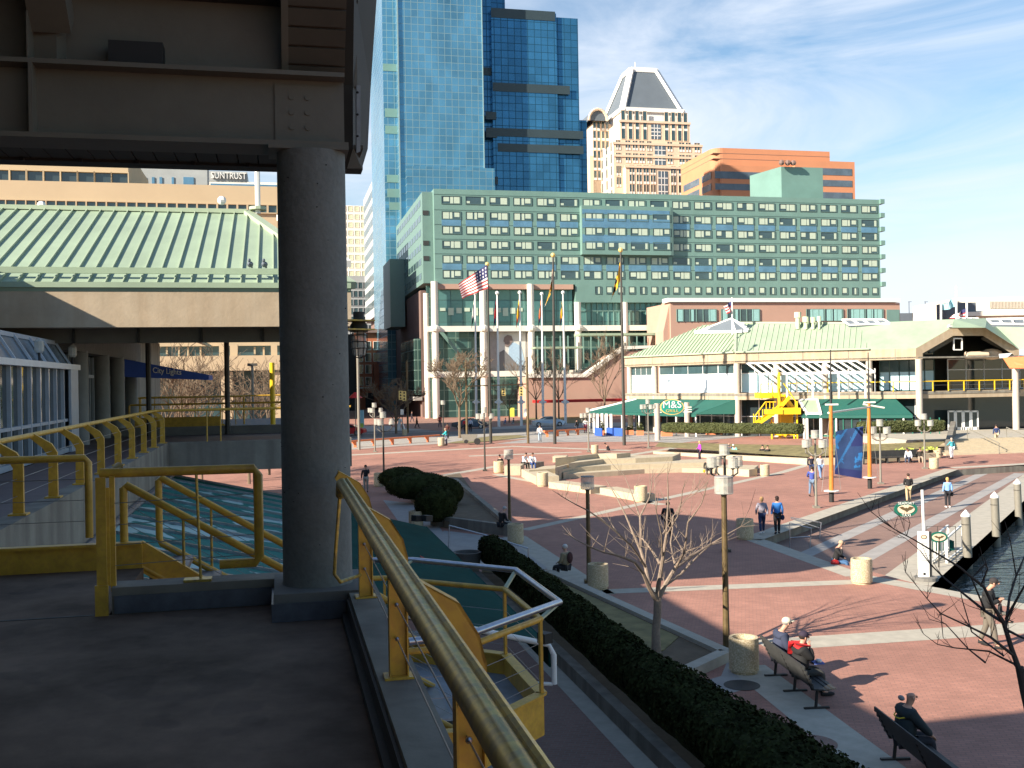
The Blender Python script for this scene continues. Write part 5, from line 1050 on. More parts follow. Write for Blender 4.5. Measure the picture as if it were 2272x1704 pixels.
# round sign on stone pillars
sg = thing('restaurant_sign', 'oval green sign lettered M&S GRILL between two round stone pillars', 'sign', G(1490, 975))
sp0 = G(1459, 977); sp1 = G(1525, 969); yy = (sp0.y + sp1.y) / 2
for p, t in ((sp0, 895), (sp1, 893)): zz = D(0, t + (4 if p is sp1 else 0), p.y); q = D(1459 if p is sp0 else 1525, t, p.y); MB().tube([(p.x, p.y, p.z), (p.x, p.y, q.z)], .29, 16).build('pillar', 'tan_col', sg, smooth=True)
cn = D(1491, 903, yy - .2); rw, rh = 25.5 * yy / F, 16.5 * yy / F
def oval(c, rx, rz, th, n=32): return MB().add([(c.x + rx * math.cos(2 * math.pi * i / n), c.y + k, c.z + rz * math.sin(2 * math.pi * i / n)) for k in (0, th) for i in range(n)], [tuple(range(n)), tuple(range(2 * n - 1, n - 1, -1))] + [(i, n + i, n + (i + 1) % n, (i + 1) % n) for i in range(n)])
oval(cn, rw * 1.05, rh * 1.06, .12).build('rim', 'gold', sg); oval(cn - Vector((0, .03, 0)), rw * .94, rh * .93, .025).build('face', 'sign_teal', sg)
text('lettering', 'M&S', 1.05, 'white', sg, cn + Vector((0, -.06, .22)), (1, 0, 0), (0, 0, 1), .02, sx=1.05); text('lettering', 'GRILL', .42, 'gold', sg, cn + Vector((0, -.06, -.42)), (1, 0, 0), (0, 0, 1), .02, sx=1.3)
mb = MB()
for k in range(3):
    for x0, x1 in ((sp0.x, cn.x - rw * .9), (cn.x + rw * .9, sp1.x)): mb.xyz(x0, x1, yy - .1, yy + .05, cn.z - .1 - k * .25, cn.z - k * .25)
mb.build('bracket_bars', 'cream_col', sg)
# yellow stairs of the far pavilion
ys = thing('staircase', 'bright yellow external zigzag staircase on the far pavilion', 'stairs', G(1720, 967)); YY = s2.p(s2.a(1722), 3, 0).y
def yq(u, v, dy=0): return D(u, v, YY + dy)
mb = MB()
def flight(a, b, dy, w, h=.34):
    p, q = yq(*a, dy), yq(*b, dy); off = Vector((0, w, 0)); mb.beam(p, q, .1, h); mb.beam(p + off, q + off, .1, h); mb.slab([p - Vector((0, 0, h / 2)), q - Vector((0, 0, h / 2)), q + off - Vector((0, 0, h / 2)), p + off - Vector((0, 0, h / 2))], .05)
flight((1738, 876), (1765, 911), 1, 1.2); flight((1724, 912), (1680, 942), -1.5, 1.3); flight((1712, 940), (1745, 966), -1.2, 1.2); flight((1752, 880), (1728, 908), -.2, 1.0)
mb.build('flights', 'yellow_bright', ys); mb = MB()
for u0, u1, v0, v1, d0, d1 in ((1686, 1728, 872, 883, .2, 2.4), (1722, 1768, 905, 918, -1.5, 1.5), (1695, 1728, 908, 918, -1.6, 0), (1672, 1684, 940, 948, -1.6, 0), (1735, 1765, 918, 946, .8, .9), (1715, 1764, 944, 965, -.6, -.5)):
    p, q = yq(u0, v0, 0), yq(u1, v1, 0); MB().xyz(p.x, q.x, YY + d0, YY + d1, q.z, p.z).build('landing', 'yellow_bright', ys)
mb = MB(); p = yq(1728, 826); mb.tube([p, (p.x, p.y, .6)], .16, 8)
for u, v0 in ((1672, 918), (1768, 890), (1712, 930), (1762, 945)): q = yq(u, v0, -.8); mb.tube([q, (q.x, q.y, .6)], .09, 6) if u != 1672 else mb.tube([q, yq(1672, 946, -.8)], .05, 6)
mb.build('support_post', 'yellow_bright', ys); mb = MB()
for pts in ([(1676, 942), (1676, 922), (1698, 892), (1722, 892)], [(1688, 874), (1688, 852), (1706, 852)], [(1765, 912), (1765, 890), (1744, 858), (1738, 850)], [(1716, 880), (1712, 850)]): mb.tube([yq(*p, -.8) for p in pts], .06, 6)
for u, v in ((1684, 930), (1692, 924), (1700, 910), (1708, 906), (1716, 906)): mb.tube([yq(u, v, -.8), yq(u, v - 16, -.8)], .04, 5)
mb.build('handrail', 'yellow_bright', ys)
# entrance: terrace, steps, doors
tz = 1.35; e0 = G(2085, 1010); ter = thing('entrance_steps', 'broad tan stone steps up to the gabled entrance', 'steps', e0)
Sx = [G(2098, 1011), G(2330, 1003)]; ee = (Sx[1] - Sx[0]); ee.z = 0; ee.normalize(); nn_ = Vector((-ee.y, ee.x, 0)); L_ = 30; nst = 9; rise = (tz - .25) / nst
mb = MB()
for k in range(nst): q = Sx[0] + nn_ * (k * .48); mb.par((q.x, q.y, 0), ee * L_, nn_ * (4.6 - k * .48 + .3), (0, 0, Sx[0].z + rise * (k + 1)))
mb.build('steps_flight', 'stone', ter)
q = Sx[0] + nn_ * 4.3 - ee * .5; mb = MB(); mb.par((q.x, q.y, 0), ee * (L_ + .5), nn_ * 14, (0, 0, tz)); mb.build('terrace_floor', 'paving', ter)
for k in (9, 16, 22):
    a_, b_ = Sx[0] + ee * (k * .55) , Sx[0] + ee * (k * .55) + nn_ * 4.6; z_ = Sx[0].z
    mb = MB(); mb.tube([(a_.x, a_.y, z_), (a_.x, a_.y, z_ + .95), (b_.x, b_.y, tz + .95), (b_.x, b_.y, tz)], .04, 6); mb.build('handrail', 'pole_grey', ter)
dr_ = thing('entrance_doors', 'row of four pale metal glass doors under the gable', 'doors', G(2120, 965)); yd = C2.y + 3.4
for k in range(4):
    u = 2103 + k * 17.2; p, q_ = D(u, 912, yd), D(u + 15.5, 957, yd); d0 = MB().xyz(p.x, q_.x, yd, yd + .05, tz, p.z); d0 = d0.build('door', 'glass', dr_); f = MB()
    for x0, x1, z0, z1 in ((p.x - .05, p.x + .1, tz, p.z), (q_.x - .1, q_.x + .05, tz, p.z), (p.x, q_.x, p.z - .12, p.z + .05), (p.x, q_.x, tz, tz + .3)): f.xyz(x0, x1, yd - .06, yd - .005, z0, z1)
    f.build('door_frame', 'white_frame', d0)
# brick-red wall, cheek wall blocks by the steps
ck = thing('cheek_wall', 'sloping dark stone cheek wall at the left of the entrance steps', 'wall', G(2092, 1012)); mb = MB(); a_, b_ = G(2096, 1008), G(2110, 978); mb.add([Vector((a_.x + dx, a_.y, z)) for dx in (0, .5) for z in (a_.z, a_.z + .9)] + [Vector((b_.x + dx, b_.y, z)) for dx in (0, .5) for z in (b_.z, b_.z + 1.9)], [(0, 1, 3, 2), (4, 6, 7, 5), (0, 4, 5, 1), (2, 3, 7, 6), (1, 5, 7, 3)]); mb.build('wall_stone', 'concrete_side', ck)
# ================================================================ things on the square
# ---- amphitheatre seating
am = thing('seating_steps', 'tan stone amphitheatre seating steps round the brick floor of the square', 'seating steps', G(1400, 1045))
TIER = [(.35, [(1217, 1054), (1371, 1045), (1430, 1041), (1513, 1039), (1671, 1041)]), (.70, [(1174, 1043), (1355, 1032), (1420, 1030), (1565, 1026)]),
        (1.05, [(1262, 1028), (1338, 1019), (1410, 1017), (1492, 1013)]), (1.40, [(1232, 1016), (1319, 1007), (1368, 1007)])]
for z, pts in TIER:
    fr = [G(u, v, z) for u, v in pts]; bk = [p + Vector((1.2, 3.4 if z < 1.3 else 1.0, 0)) for p in fr]
    for i in range(len(fr) - 1):
        MB().prism([fr[i], fr[i + 1], bk[i + 1], bk[i]], 0, z + .002 * i).build('seat_row', 'stone', am)
for i in range(4): p = G(1215 + i * 22, 1048 - i * 2, .15); MB().xyz(p.x, p.x + 1.6, p.y - .4 - i * .1, p.y + 3, 0, .14 + .12 * i).build('small_step', 'stone', am)
for (x0, y0, x1, y1, z) in ((1060, 760, 1240, 715, .95), (1100, 790, 1330, 745, .72), (1160, 820, 1390, 778, .5), (1200, 850, 1450, 805, .28)):
    a, b = G(1040 + x0 / 5.53, 900 + y0 / 5.53, z), G(1040 + x1 / 5.53, 900 + y1 / 5.53, z); MB().prism([a, b, b + Vector((.2, .9, 0)), a + Vector((.2, .9, 0))], 0, z).build('small_step', 'stone', am)
def block(lb, base, h, dpt, m='stone', seg=None):
    a, b = G(*base[0]), G(*base[1]); e = (b - a); e.z = 0; n = Vector((-e.y, e.x, 0)).normalized() * dpt
    r = MB().par(a, e, n, (0, 0, h)).build('stone_block', m, label=lb, cat='stone block', group='stone blocks round the seating steps'); return r
block('squat tan stone block just right of the bin behind the seated men in white', ((1119, 1055), (1155, 1055)), .72, 2.2)
block('tan stone block between the two left bins of the seating steps, slanting toward the camera', ((1157, 1058), (1190, 1076)), .58, 1.6)
block('long low sunlit stone wall in front of the steps, behind the lantern post', ((1217, 1083), (1310, 1096)), .42, 1.3)
block('low stone wall ending at a bin, nearest the bare tree crown', ((1331, 1096), (1415, 1113)), .40, 1.2)
block('stone wall end right of the lowest steps, beside a bin on the brick', ((1590, 1053), (1662, 1058)), .52, 1.0)
block('pale block at the top left of the seating steps', ((1226, 1026), (1256, 1026)), .5, 1.6)
block('grey shaded stone block right of the seated men in white', ((1186, 1040), (1207, 1037)), .5, 1.0, 'concrete_side')
# ---- concrete litter bins
def make_bin(r=.36, h=.86):
    b = thing('litter_bin', 'x', 'litter bin', (0, 0, 0), 'round aggregate litter bins')
    MB()._lathe((0, 0, 0), [(r * .88, 0), (r * .88, .05), (r, .07), (r, h - .06), (r * .97, h), (r * .78, h), (r * .74, h - .05), (r * .70, h - .32)], 28, 0).build('bin_body', 'aggregate', b, smooth=True)
    MB().lathe((0, 0, h - .30), [(r * .66, 0), (r * .66, .02)], 20).build('bin_liner', 'black', b); return b
BINS = [(1651, 1491, 1.0, 'speckled round bin half in shade beside the bench, largest of all the bins'), (1912, 1294, 1.0, 'sunlit speckled bin on the pale kerb line near the seated man in red and jeans'),
        (1653, 1196, 1.05, 'shaded bin left of the woman in the grey jacket'), (1697, 1056, .95, 'sunlit bin on open brick right of the lowest stone wall'),
        (1106, 1049, 1.05, 'bin at the left of the seating steps, in front of the person in black'), (1204, 1079, 1.08, 'bin standing between two slanting stone blocks'),
        (1422, 1113, 1.08, 'bin at the right end of the low wall behind the bare tree crown'), (1320, 1006, .9, 'bin at the very top of the steps beside the black backpack'),
        (1144, 1205, 1.0, 'shaded bin at the end of the ramp wall next to the person in black'), (1327, 1306, 1.0, 'shaded bin beside the dark post behind the old man in the beige jacket'),
        (923, 1172, 1.0, 'dark bin beside the awning corner and the dark bushes'), (842, 1079, 1.1, 'grey bin next to the standing man in the dark suit'),
        (2072, 1040, .95, 'bin at the foot of the entrance steps near the right lamp'), (2080, 1016, .9, 'bin against the cheek wall of the entrance steps'),
        (1502, 1024, .85, 'small bin left of the woman in purple'), (979, 989, .95, 'bin being emptied by the person in teal'), (898, 966, .85, 'small far bin beside the street tree by the road')]
b0 = make_bin()
for i, (u, v, sc_, lb) in enumerate(BINS):
    p = G(u, v); (b0 if i == 0 else None)
    if i == 0: b0.location = p; b0['label'] = lb
    else: copy_tree(b0, None, p, i * 1.3, lb, sc_)
p = G(1038, 1285); pb_ = thing('concrete_planter', 'dark grey tapering concrete planter at the foot of the awning beside the hedge end', 'planter', p)
MB()._lathe(p, [(.36, 0), (.52, .95), (.54, 1.0), (.44, 1.0), (.40, .8)], 24, 0).build('planter_body', 'concrete_dark', pb_, smooth=True)
# ---- lamps
lm = M['lantern']; lm.node_tree.nodes['Principled BSDF'].inputs['Alpha'].default_value = .55
def lantern(root, c, r=.235, h=.44):
    o = MB().lathe(c, [(r * .9, 0), (r, .02), (r, h - .02), (r * .9, h)], 14).build('lantern_glass', 'lantern', root)
    MB().lathe((c[0], c[1], c[2] + h), [(r * 1.0, 0), (r * .98, .03)], 14).build('lantern_cap', 'paving_grey', o); MB().sph((c[0], c[1], c[2] + h * .5), (r * .8, r * .8, .035), 10, 6).build('lantern_glint', 'lens', o); MB().lathe((c[0], c[1], c[2] - .05), [(.07, 0), (.1, .05)], 8).build('lantern_foot', 'pole_dark', o)  # pale ellipsoid in each lantern stands in for the glint on its glass
def lamp(lb, u, v, top, multi=False, polem='pole_dark', r=.07, lr=.235, sc=1., z=None):
    p = G(u, v) if z is None else G(u, v, z); L = thing('street_lamp', lb, 'street lamp', p, 'square lantern lamp posts'); zt = D(u, top, p.y).z - .44
    mb = MB(); mb.tube([p, (p.x, p.y, p.z + .9), (p.x, p.y, zt - (.5 if multi else .05))], [r * 1.15, r, r * .85], 10); mb.xyz(p.x - .17, p.x + .17, p.y - .17, p.y + .17, p.z, p.z + .12); mb.build('pole', polem, L)
    if not multi: lantern(L, (p.x, p.y, zt + .0), lr, .44); return L
    lantern(L, (p.x, p.y, zt), .22, .42); mb = MB(); mb.tube([(p.x, p.y, zt - .5), (p.x, p.y, zt)], .05, 8)
    for k in range(multi):
        a = .35 + k * 2 * math.pi / multi; q = (p.x + .62 * math.cos(a), p.y + .62 * math.sin(a)); mb.tube([(p.x, p.y, zt - .95), ((p.x + q[0]) / 2, (p.y + q[1]) / 2, zt - .92), (q[0], q[1], zt - .75), (q[0], q[1], zt - .46)], .035, 6); lantern(L, (q[0], q[1], zt - .48), .21, .40)
    mb.build('arms', polem, L); return L
lamp('single clear lantern on a brown wooden post beside the nearest bin', 1612, 1444, 1059, False, 'pole_brown', .085, .25)
lamp('single lantern post right of the old man in the beige jacket', 1307, 1293, 1058, False, 'pole_brown', .08, .24)
lamp('single lantern post behind the person in black at the ramp', 1131, 1172, 999, False, 'pole_brown', .075, .235)
lamp('five lantern lamp post rising directly behind the nearest wooden post', 1611, 1224, 987, 4, 'pole_dark')
lamp('five lantern grey post in front of the blue hanging banner masts', 1811, 1127, 955, 4, 'pole_grey')
lamp('five lantern grey post right of the blue banner', 1954, 1074, 931, 4, 'pole_grey')
lamp('five lantern grey post in front of the entrance doors', 2052, 1040, 918, 4, 'pole_grey')
lamp('dark lamp post with three lanterns above the man in the dark suit', 852, 1078, 914, 3, 'pole_dark')
lamp('dark lamp post with lanterns left of the seated men in white', 1076, 1045, 904, 3, 'pole_dark')
lamp('lamp post at the top of the steps near the white canopy', 1306, 1003, 905, 4, 'pole_grey')
lamp('lamp post in front of the left half of the restaurant awning', 1439, 995, 886, 4, 'pole_grey')
lamp('slim post with small lantern cluster near the red bench rail', 832, 1003, 894, 3, 'pole_grey')
lamp('small far lantern post beside the thin street tree', 984, 978, 889, False, 'pole_dark', .07, .25)
for u, v, t, lb in ((797, 998, 770, 'tall grey street pole at the left edge by the red vehicle'), (1172, 984, 792, 'tall brown traffic pole carrying the arm with signals'), (1036, 972, 800, 'tall brown pole left of the biggest flag'), (905, 961, 800, 'tall orange brown pole before the dark side block')):
    p = G(u, v); MB().tube([p, (p.x, p.y, D(u, t, p.y).z)], .13, 8).build('utility_pole', 'pole_grey' if u < 800 else 'pole_brown', label=lb, cat='pole')
# ---- traffic signals
def signal(lb, u, v0, v1, y, two=False):
    c = D(u, (v0 + v1) / 2, y); h = (v1 - v0) * y / F; s_ = thing('traffic_signal', lb, 'traffic signal', c); mb = MB(); mb.xyz(c.x - .22, c.x + .22, c.y - .15, c.y + .15, c.z - h / 2, c.z + h / 2); mb.build('housing', 'gold', s_)
    for k in range(3): MB().sph((c.x, c.y - .17, c.z + h * (.32 - .32 * k)), (.11, .06, .11), 8, 5).build('signal_lens', 'black', s_)
signal('yellow traffic signal with dark lenses hanging right of the first white flagpole', 1156, 858, 878, 118); signal('yellow traffic signal hanging left of a white flagpole', 1117, 862, 878, 120); signal('pair-left yellow signal above the bushy street tree', 889, 867, 887, 125); signal('pair-right yellow signal above the bushy street tree', 897, 868, 889, 125)
p = D(1036, 857, 112); q = D(1172, 852, 118); MB().tube([p, q], .07, 6).build('signal_arm', 'pole_brown', label='long brown horizontal signal arm over the street', cat='signal arm')
for u, v, w, h, y, lb in ((1168, 915, 11, 17, 122, 'white rectangular road sign on a brown pole before the silver car'), (892, 914, 7, 12, 130, 'small white road sign beside the street tree')):
    c = D(u, v, y); s_ = thing('road_sign', lb, 'road sign', (c.x, c.y, gz(c.y))); MB().xyz(c.x - w * y / F / 2, c.x + w * y / F / 2, c.y - .03, c.y, c.z - h * y / F / 2, c.z + h * y / F / 2).build('sign_plate', 'white', s_); MB().tube([(c.x, c.y + .05, gz(y)), (c.x, c.y + .05, c.z)], .05, 6).build('sign_post', 'pole_dark', s_)
# ---- flagpoles and flags
def flagpole(lb, u0, vt, u1, vb, m, r, ball='gold', collar=None, y=None):
    b = G(u1, vb); t = D(u0, vt, b.y); f = thing('flagpole', lb, 'flagpole', b, 'flagpoles'); MB().tube([b, ((b.x + t.x) / 2, b.y, (b.z + t.z) / 2), t], [r, r * .8, r * .5], 10).build('pole', m, f); MB().sph(t, r * 1.1 + .06, 8, 6).build('finial', ball, f)
    if collar: z = D(u1, collar, b.y).z; mb = MB(); mb.xyz(b.x - .55, b.x + .55, b.y - .12, b.y + .12, z - .14, z + .14); mb.tube([(b.x, b.y, z - .25), (b.x, b.y, z + .3)], r * 1.5, 8); mb.build('collar', m, f)
    return b, t
flagpole('tall black flagpole flying the large striped flag', 1081, 586, 1089, 983, 'pole_dark', .16); flagpole('tall black flagpole with the limp red and white flag', 1227, 566, 1231, 985, 'pole_dark', .17); flagpole('tall black flagpole with the limp yellow and black flag', 1377, 555, 1385, 988, 'pole_dark', .17)
WP_ = [(1054, 651, 1057, 938, 'leftmost white flagpole left of the largest flag'), (1103, 650, 1107, 947, 'white flagpole with red and blue limp flag'), (1153, 649, 1157, 945, 'white flagpole with yellow and red limp flag'), (1202, 652, 1205, 938, 'white flagpole with the orange limp flag'), (1249, 649, 1255, 941, 'rightmost white flagpole in front of the silver car, with yellow and blue limp flag')]
for u0, vt, u1, vb, lb in WP_: flagpole(lb, u0, vt, u1, vb, 'white', .2, 'white', 892)
def flag(lb, tl, bl, tr, br, y, nu, nv, cf, mats, wave=.25, per=2.2):
    """corner pixels: tl/bl at the pole, tr/br at the fly end"""
    P = [D(u, v, y) for u, v in (tl, bl, tr, br)]; mb = MB(); vs = []
    for j in range(nv + 1):
        for i in range(nu + 1):
            a, b = i / nu, j / nv; p = P[0].lerp(P[1], b).lerp(P[2].lerp(P[3], b), a); w = math.sin(a * per * math.pi + b * 1.2) * wave * min(1, a * 2.5); vs.append(p + Vector((0, w, .25 * w * a)))
    k = 0
    for j in range(nv):
        for i in range(nu): mb.add([vs[j * (nu + 1) + i], vs[j * (nu + 1) + i + 1], vs[(j + 1) * (nu + 1) + i + 1], vs[(j + 1) * (nu + 1) + i]], [(0, 1, 2, 3)], cf(i, j))
    return mb.build('flag', mats, label=lb, cat='flag')
mk('flag_red', (.45, .03, .035), .7, var=.05); mk('flag_blue', (.02, .025, .11), .7, var=.05); mk('flag_white', (.82, .78, .74), .7, var=.03); mk('flag_yellow', (.80, .45, .02), .7, var=.05); mk('flag_cyan', (.30, .55, .62), .7, var=.05)
def usf(i, j): return (2 if (i % 3 == 1 and j % 2 == 1) else 1) if (i < 12 and j < 7) else (0 if j % 2 == 0 else 2)
flag('large American flag streaming left from a tall black pole', (1080, 587), (1082, 640), (1017, 630), (1026, 662), 105, 30, 13, usf, ['flag_red', 'flag_blue', 'flag_white'], .35, 3)
flag('limp red, white and yellow quartered flag on a black pole', (1226, 588), (1227, 640), (1220, 655), (1208, 680), 105, 6, 10, lambda i, j: [3, 2, 2, 0, 0, 1, 3, 1, 3, 1][(j + i // 2) % 10], ['flag_red', 'black', 'flag_white', 'flag_yellow'], .3, 3)
flag('limp yellow and black flag on the right black pole', (1377, 575), (1378, 620), (1366, 622), (1354, 670), 105, 8, 8, lambda i, j: 0 if i < 4 else (1 if (i + j) % 3 else 0), ['flag_yellow', 'black'], .3, 3)
for (u, y), c, lb in (((1052, 148), ['flag_white', 'sign_green'], 'limp dark green and white flag on the leftmost white pole'), ((1101, 148), ['flag_red', 'flag_blue'], 'limp red flag with blue end on a white pole'), ((1151, 148), ['flag_yellow', 'flag_red'], 'limp yellow flag with red end on a white pole'), ((1200, 148), ['orange', 'flag_blue'], 'limp orange flag with blue end on a white pole'), ((1248, 148), ['flag_yellow', 'flag_blue'], 'limp pale yellow flag with blue end on the rightmost white pole')):
    flag(lb, (u, 664), (u + 1, 700), (u - 5, 700), (u - 6, 730), y, 4, 10, lambda i, j: 0 if j + i < 9 else 1, c, .3, 3)
pp = G(1625, 760, 10.5); p_ = D(1624, 660, 114); MB().tube([D(1625, 742, 114), p_], .07, 8).build('flagpole', 'white', label='white flagpole on the corner skylight of the pavilion', cat='flagpole')
flag('small faded purple and white flag on the pavilion roof pole', (1623, 668), (1624, 686), (1606, 680), (1614, 698), 114, 8, 6, lambda i, j: 1 if i < 4 and j < 3 else (0 if j % 2 else 2), ['flag_red', 'flag_blue', 'flag_white'], .3)
for u, vt, vb, lb in ((2122, 634, 722, 'tall white mast behind the gable skylight'), (2088, 674, 712, 'short white mast left of the gable skylight'), (2145, 668, 712, 'short white mast right of the gable skylight')): MB().tube([D(u, vb, 122), D(u, vt, 122)], .13, 8).build('roof_mast', 'white', label=lb, cat='mast')
flag('pale blue flag behind the gable', (2120, 658), (2120, 680), (2092, 676), (2090, 690), 122, 8, 6, lambda i, j: 0, ['flag_cyan'], .4); flag('striped flag low behind the gable skylight', (2143, 684), (2143, 702), (2118, 698), (2108, 708), 120, 10, 6, lambda i, j: 1 if i < 4 and j < 3 else (0 if j % 2 else 2), ['flag_red', 'flag_blue', 'flag_white'], .3)
# ---- masts with the blue banner
mt = thing('banner_masts', 'two orange and black ship masts carrying crosstrees', 'masts', G(1887, 1100))
for (ub, vb, ut, vt, vm, vk) in ((1845, 1114, 1842.6, 776, 898, 1090), (1930, 1084, 1926, 782, 893, 1060)):
    b = G(ub, vb, 0); y = b.y; a, c, e = D(ub, vk, y), D((ub + ut) / 2 - .5, vm, y), D(ut, vt, y)
    MB().tube([b, (b.x, b.y, a.z)], .14, 14).build('mast_foot', 'black', mt); MB().tube([(b.x, b.y, a.z), c], [.135, .10], 14).build('mast_pole', 'wood', mt); MB().tube([c - Vector((0, 0, .1)), e], [.075, .03], 10).build('topmast', 'black', mt)
    mb = MB(); mb.lathe((b.x, b.y, a.z), [(.42, 0), (.42, .05)], 20); mb.xyz(c.x - .3, c.x + .4, c.y - .1, c.y + .1, c.z - .03, c.z + .06); mb.build('white_ring', 'white', mt)
    for sx in (-.55, .55): MB().tube([(b.x + sx, b.y, a.z), c], .012, 4).build('stay', 'cable', mt)
y1_, y2_ = G(1845, 1114, 0).y, G(1930, 1084, 0).y
mb = MB(); mb.tube([D(1838, 916, y1_), D(1930, 903, y2_)], .06, 8); mb.tube([D(1915, 897, y2_), D(1962, 905, y2_)], .06, 8); mb.build('yard', 'cream_col', mt)
bn = M['banner'] = mat('banner', (.018, .045, .13), .6, var=.3, scale=.6, kind='patch', col2=(.02, .14, .36))
def bnm(i, j):
    i, j = i / 3, j / 3; return 1 if abs(i - (13 - j * .62)) < 1.1 - j * .03 or abs(i - (6 - j * .8)) < .8 else (2 if j > 20 or (i > 9 and j < 9 and i + j > 14) else 0)
flag('large dark blue sail-shaped banner hung between the two ship masts', (1854, 957), (1852, 1052), (1915, 945), (1912, 1062), 61, 48, 72, bnm, ['banner', mat('banner_light', (.02, .11, .28), .6, var=.2), 'navy'], .04, 1.5)
# ---- water taxi landing: signs, railing, pilings
pl0 = D(2010, 1130, 43); so2 = thing('hanging_sign', 'oval green and cream sign lettered SEAPORT TAXI hanging left of a white pole', 'sign', (pl0.x, pl0.y, PZ)); c = pl0; k_ = 43 / F
oval(c, 26 * k_, 17 * k_, .06).build('sign_board', 'sign_green', so2); oval(c - Vector((0, .02, 0)), 19 * k_, 10 * k_, .02).build('inner_oval', 'cream', so2)
E_ = [(-.30, .07), (-.14, .10), (-.05, .02), (0, .06), (.05, .02), (.14, .10), (.30, .07), (.18, -.02), (.07, -.05), (.0, -.12), (-.07, -.05), (-.18, -.02)]
MB().add([(c.x + a, c.y - dy, c.z + b + .02) for dy in (.03, .05) for a, b in E_], [tuple(range(12)), tuple(range(23, 11, -1))]).build('bird_emblem', 'pole_brown', so2)
text('lettering', 'SEAPORT', .155, 'white', so2, c + Vector((0, -.035, 13.3 * k_)), (1, 0, 0), (0, 0, 1), .005, sx=1.05); text('lettering', 'TAXI', .155, 'white', so2, c + Vector((0, -.035, -13.3 * k_)), (1, 0, 0), (0, 0, 1), .005, sx=1.1)
q = D(2046, 1087, 43); q2 = D(2051, 1182, 43); MB().tube([q, (q2.x, q2.y, PZ)], .06, 10).build('sign_pole', 'white', so2); MB().tube([(c.x, c.y + .04, c.z + 17 * k_), (q.x, q.y, c.z + 17 * k_ + .12)], .02, 6).build('sign_arm', 'pole_dark', so2)
b = G(2050, 1287, PZ); kx = b.y / F; py = thing('sign_pylon', 'tall white information pylon with dark side standing on a round base by the water', 'sign', b); zt = D(2050, 1179, b.y).z
MB().xyz(b.x - 11.5 * kx, b.x + 11.5 * kx, b.y - .05, b.y + .07, PZ + .1, zt).build('panel', 'white', py); MB().xyz(b.x + 11.6 * kx, b.x + 18 * kx, b.y - .02, b.y + .12, PZ + .05, zt - .02).build('dark_side', 'dark', py); MB().lathe((b.x + .06, b.y, PZ), [(.45, 0), (.42, .12)], 18).build('base', 'concrete_dark', py)
oval(Vector((b.x, b.y - .06, zt - .2)), .12, .08, .01, 20).build('emblem', 'pole_brown', py); oval(Vector((b.x, b.y - .07, zt - .2)), .09, .055, .01, 20).build('emblem_face', 'cream', py)
for i in range(9): MB().xyz(b.x - .12, b.x + .12 - .02 * (i % 3), b.y - .056, b.y - .051, zt - .45 - .09 * i, zt - .435 - .09 * i).build('print_line', 'paving_grey', py)
MB().xyz(b.x - .04, b.x + .04, b.y - .06, b.y - .05, PZ + .2, PZ + .28).build('small_mark', 'black', py)
s2_ = D(2083, 1192, 41); o2 = thing('sign', 'second oval sign with a cream centre behind the white gangway rail', 'sign', (s2_.x, s2_.y, PZ)); k2_ = 41 / F; oval(s2_, 20 * k2_, 12 * k2_, .05).build('sign_board', 'sign_green', o2); oval(s2_ - Vector((0, .02, 0)), 15 * k2_, 8 * k2_, .02).build('inner_oval', 'cream', o2); MB().tube([(s2_.x, s2_.y + .05, PZ), s2_], .03, 6).build('stand', 'pole_dark', o2)
MB().add([(s2_.x + a * .7, s2_.y - .03, s2_.z + b_ * .7) for a, b_ in E_], [tuple(range(12))]).build('bird_emblem', 'pole_brown', o2)
gw = thing('gangway_railing', 'white slatted gangway railing on the quay edge', 'railing', G(2085, 1255, PZ)); mb = MB(); pa_, pb2 = G(2066, 1252, PZ), G(2104, 1222, PZ)
for k in range(6): p = pa_.lerp(pb2, k / 5); mb.beam(p, p + Vector((0, 0, 1.0)), .06, .06)
for off in (0, .7):
    d_ = Vector((off, .25 * off, 0)); mb.beam(pa_ + d_ + Vector((0, 0, 1.0)), pb2 + d_ + Vector((0, 0, 1.1)), .08, .06); mb.beam(pa_ + d_ + Vector((0, 0, .1)), pb2 + d_ + Vector((0, 0, .1)), .06, .06); mb.beam(pa_ + d_, pa_ + d_ + Vector((0, 0, 1)), .07, .07); mb.beam(pb2 + d_, pb2 + d_ + Vector((0, 0, 1.1)), .07, .07)
mb.build('rails', 'white', gw); fr2 = thing('metal_frame', 'thin dark metal frame and green box behind the gangway', 'frame', G(2095, 1220, PZ)); p0_, p1_ = D(2056, 1168, 42), D(2120, 1168, 42); mb = MB(); mb.tube([(p0_.x, 42, PZ), p0_, p1_, (p1_.x, 42, PZ)], .018, 6); mb.tube([D(2080, 1168, 42), D(2080, 1180, 42)], .012, 5); mb.build('hoop', 'pole_dark', fr2); q = G(2112, 1222, PZ); MB().xyz(q.x - .9, q.x + .1, q.y, q.y + .4, PZ, PZ + .42).build('box', 'teal_dark', fr2)
for u, v0, v1, lb in ((2144, 1131, 1236, 'nearest round grey piling with white cone cap at the quay'), (2208, 1091, 1190, 'middle piling with white cone cap along the quay'), (2258, 1062, 1146, 'farthest piling with white cone cap, at the right edge')):
    b = G(u, v1, PZ); t = D(u - 1, v0, b.y); pi_ = thing('mooring_piling', lb, 'piling', (b.x, b.y, -2), 'pilings with white cone caps'); MB().tube([(b.x + .1, b.y, -2), (b.x, b.y, t.z - .28)], .18, 16).build('post', 'pole_grey', pi_, smooth=True); MB().lathe((b.x, b.y, t.z - .28), [(.20, 0), (.19, .07), (.02, .28)], 16).build('cone_cap', 'white', pi_); MB().tube([(b.x, b.y, t.z - .62), (b.x, b.y, t.z - .59)], .185, 12).build('band', 'pole_dark', pi_)
rl = thing('step_railing', 'grey pipe railings on both sides of the small ramp by the shaded kerb', 'railing', G(1780, 1200, PZ)); 
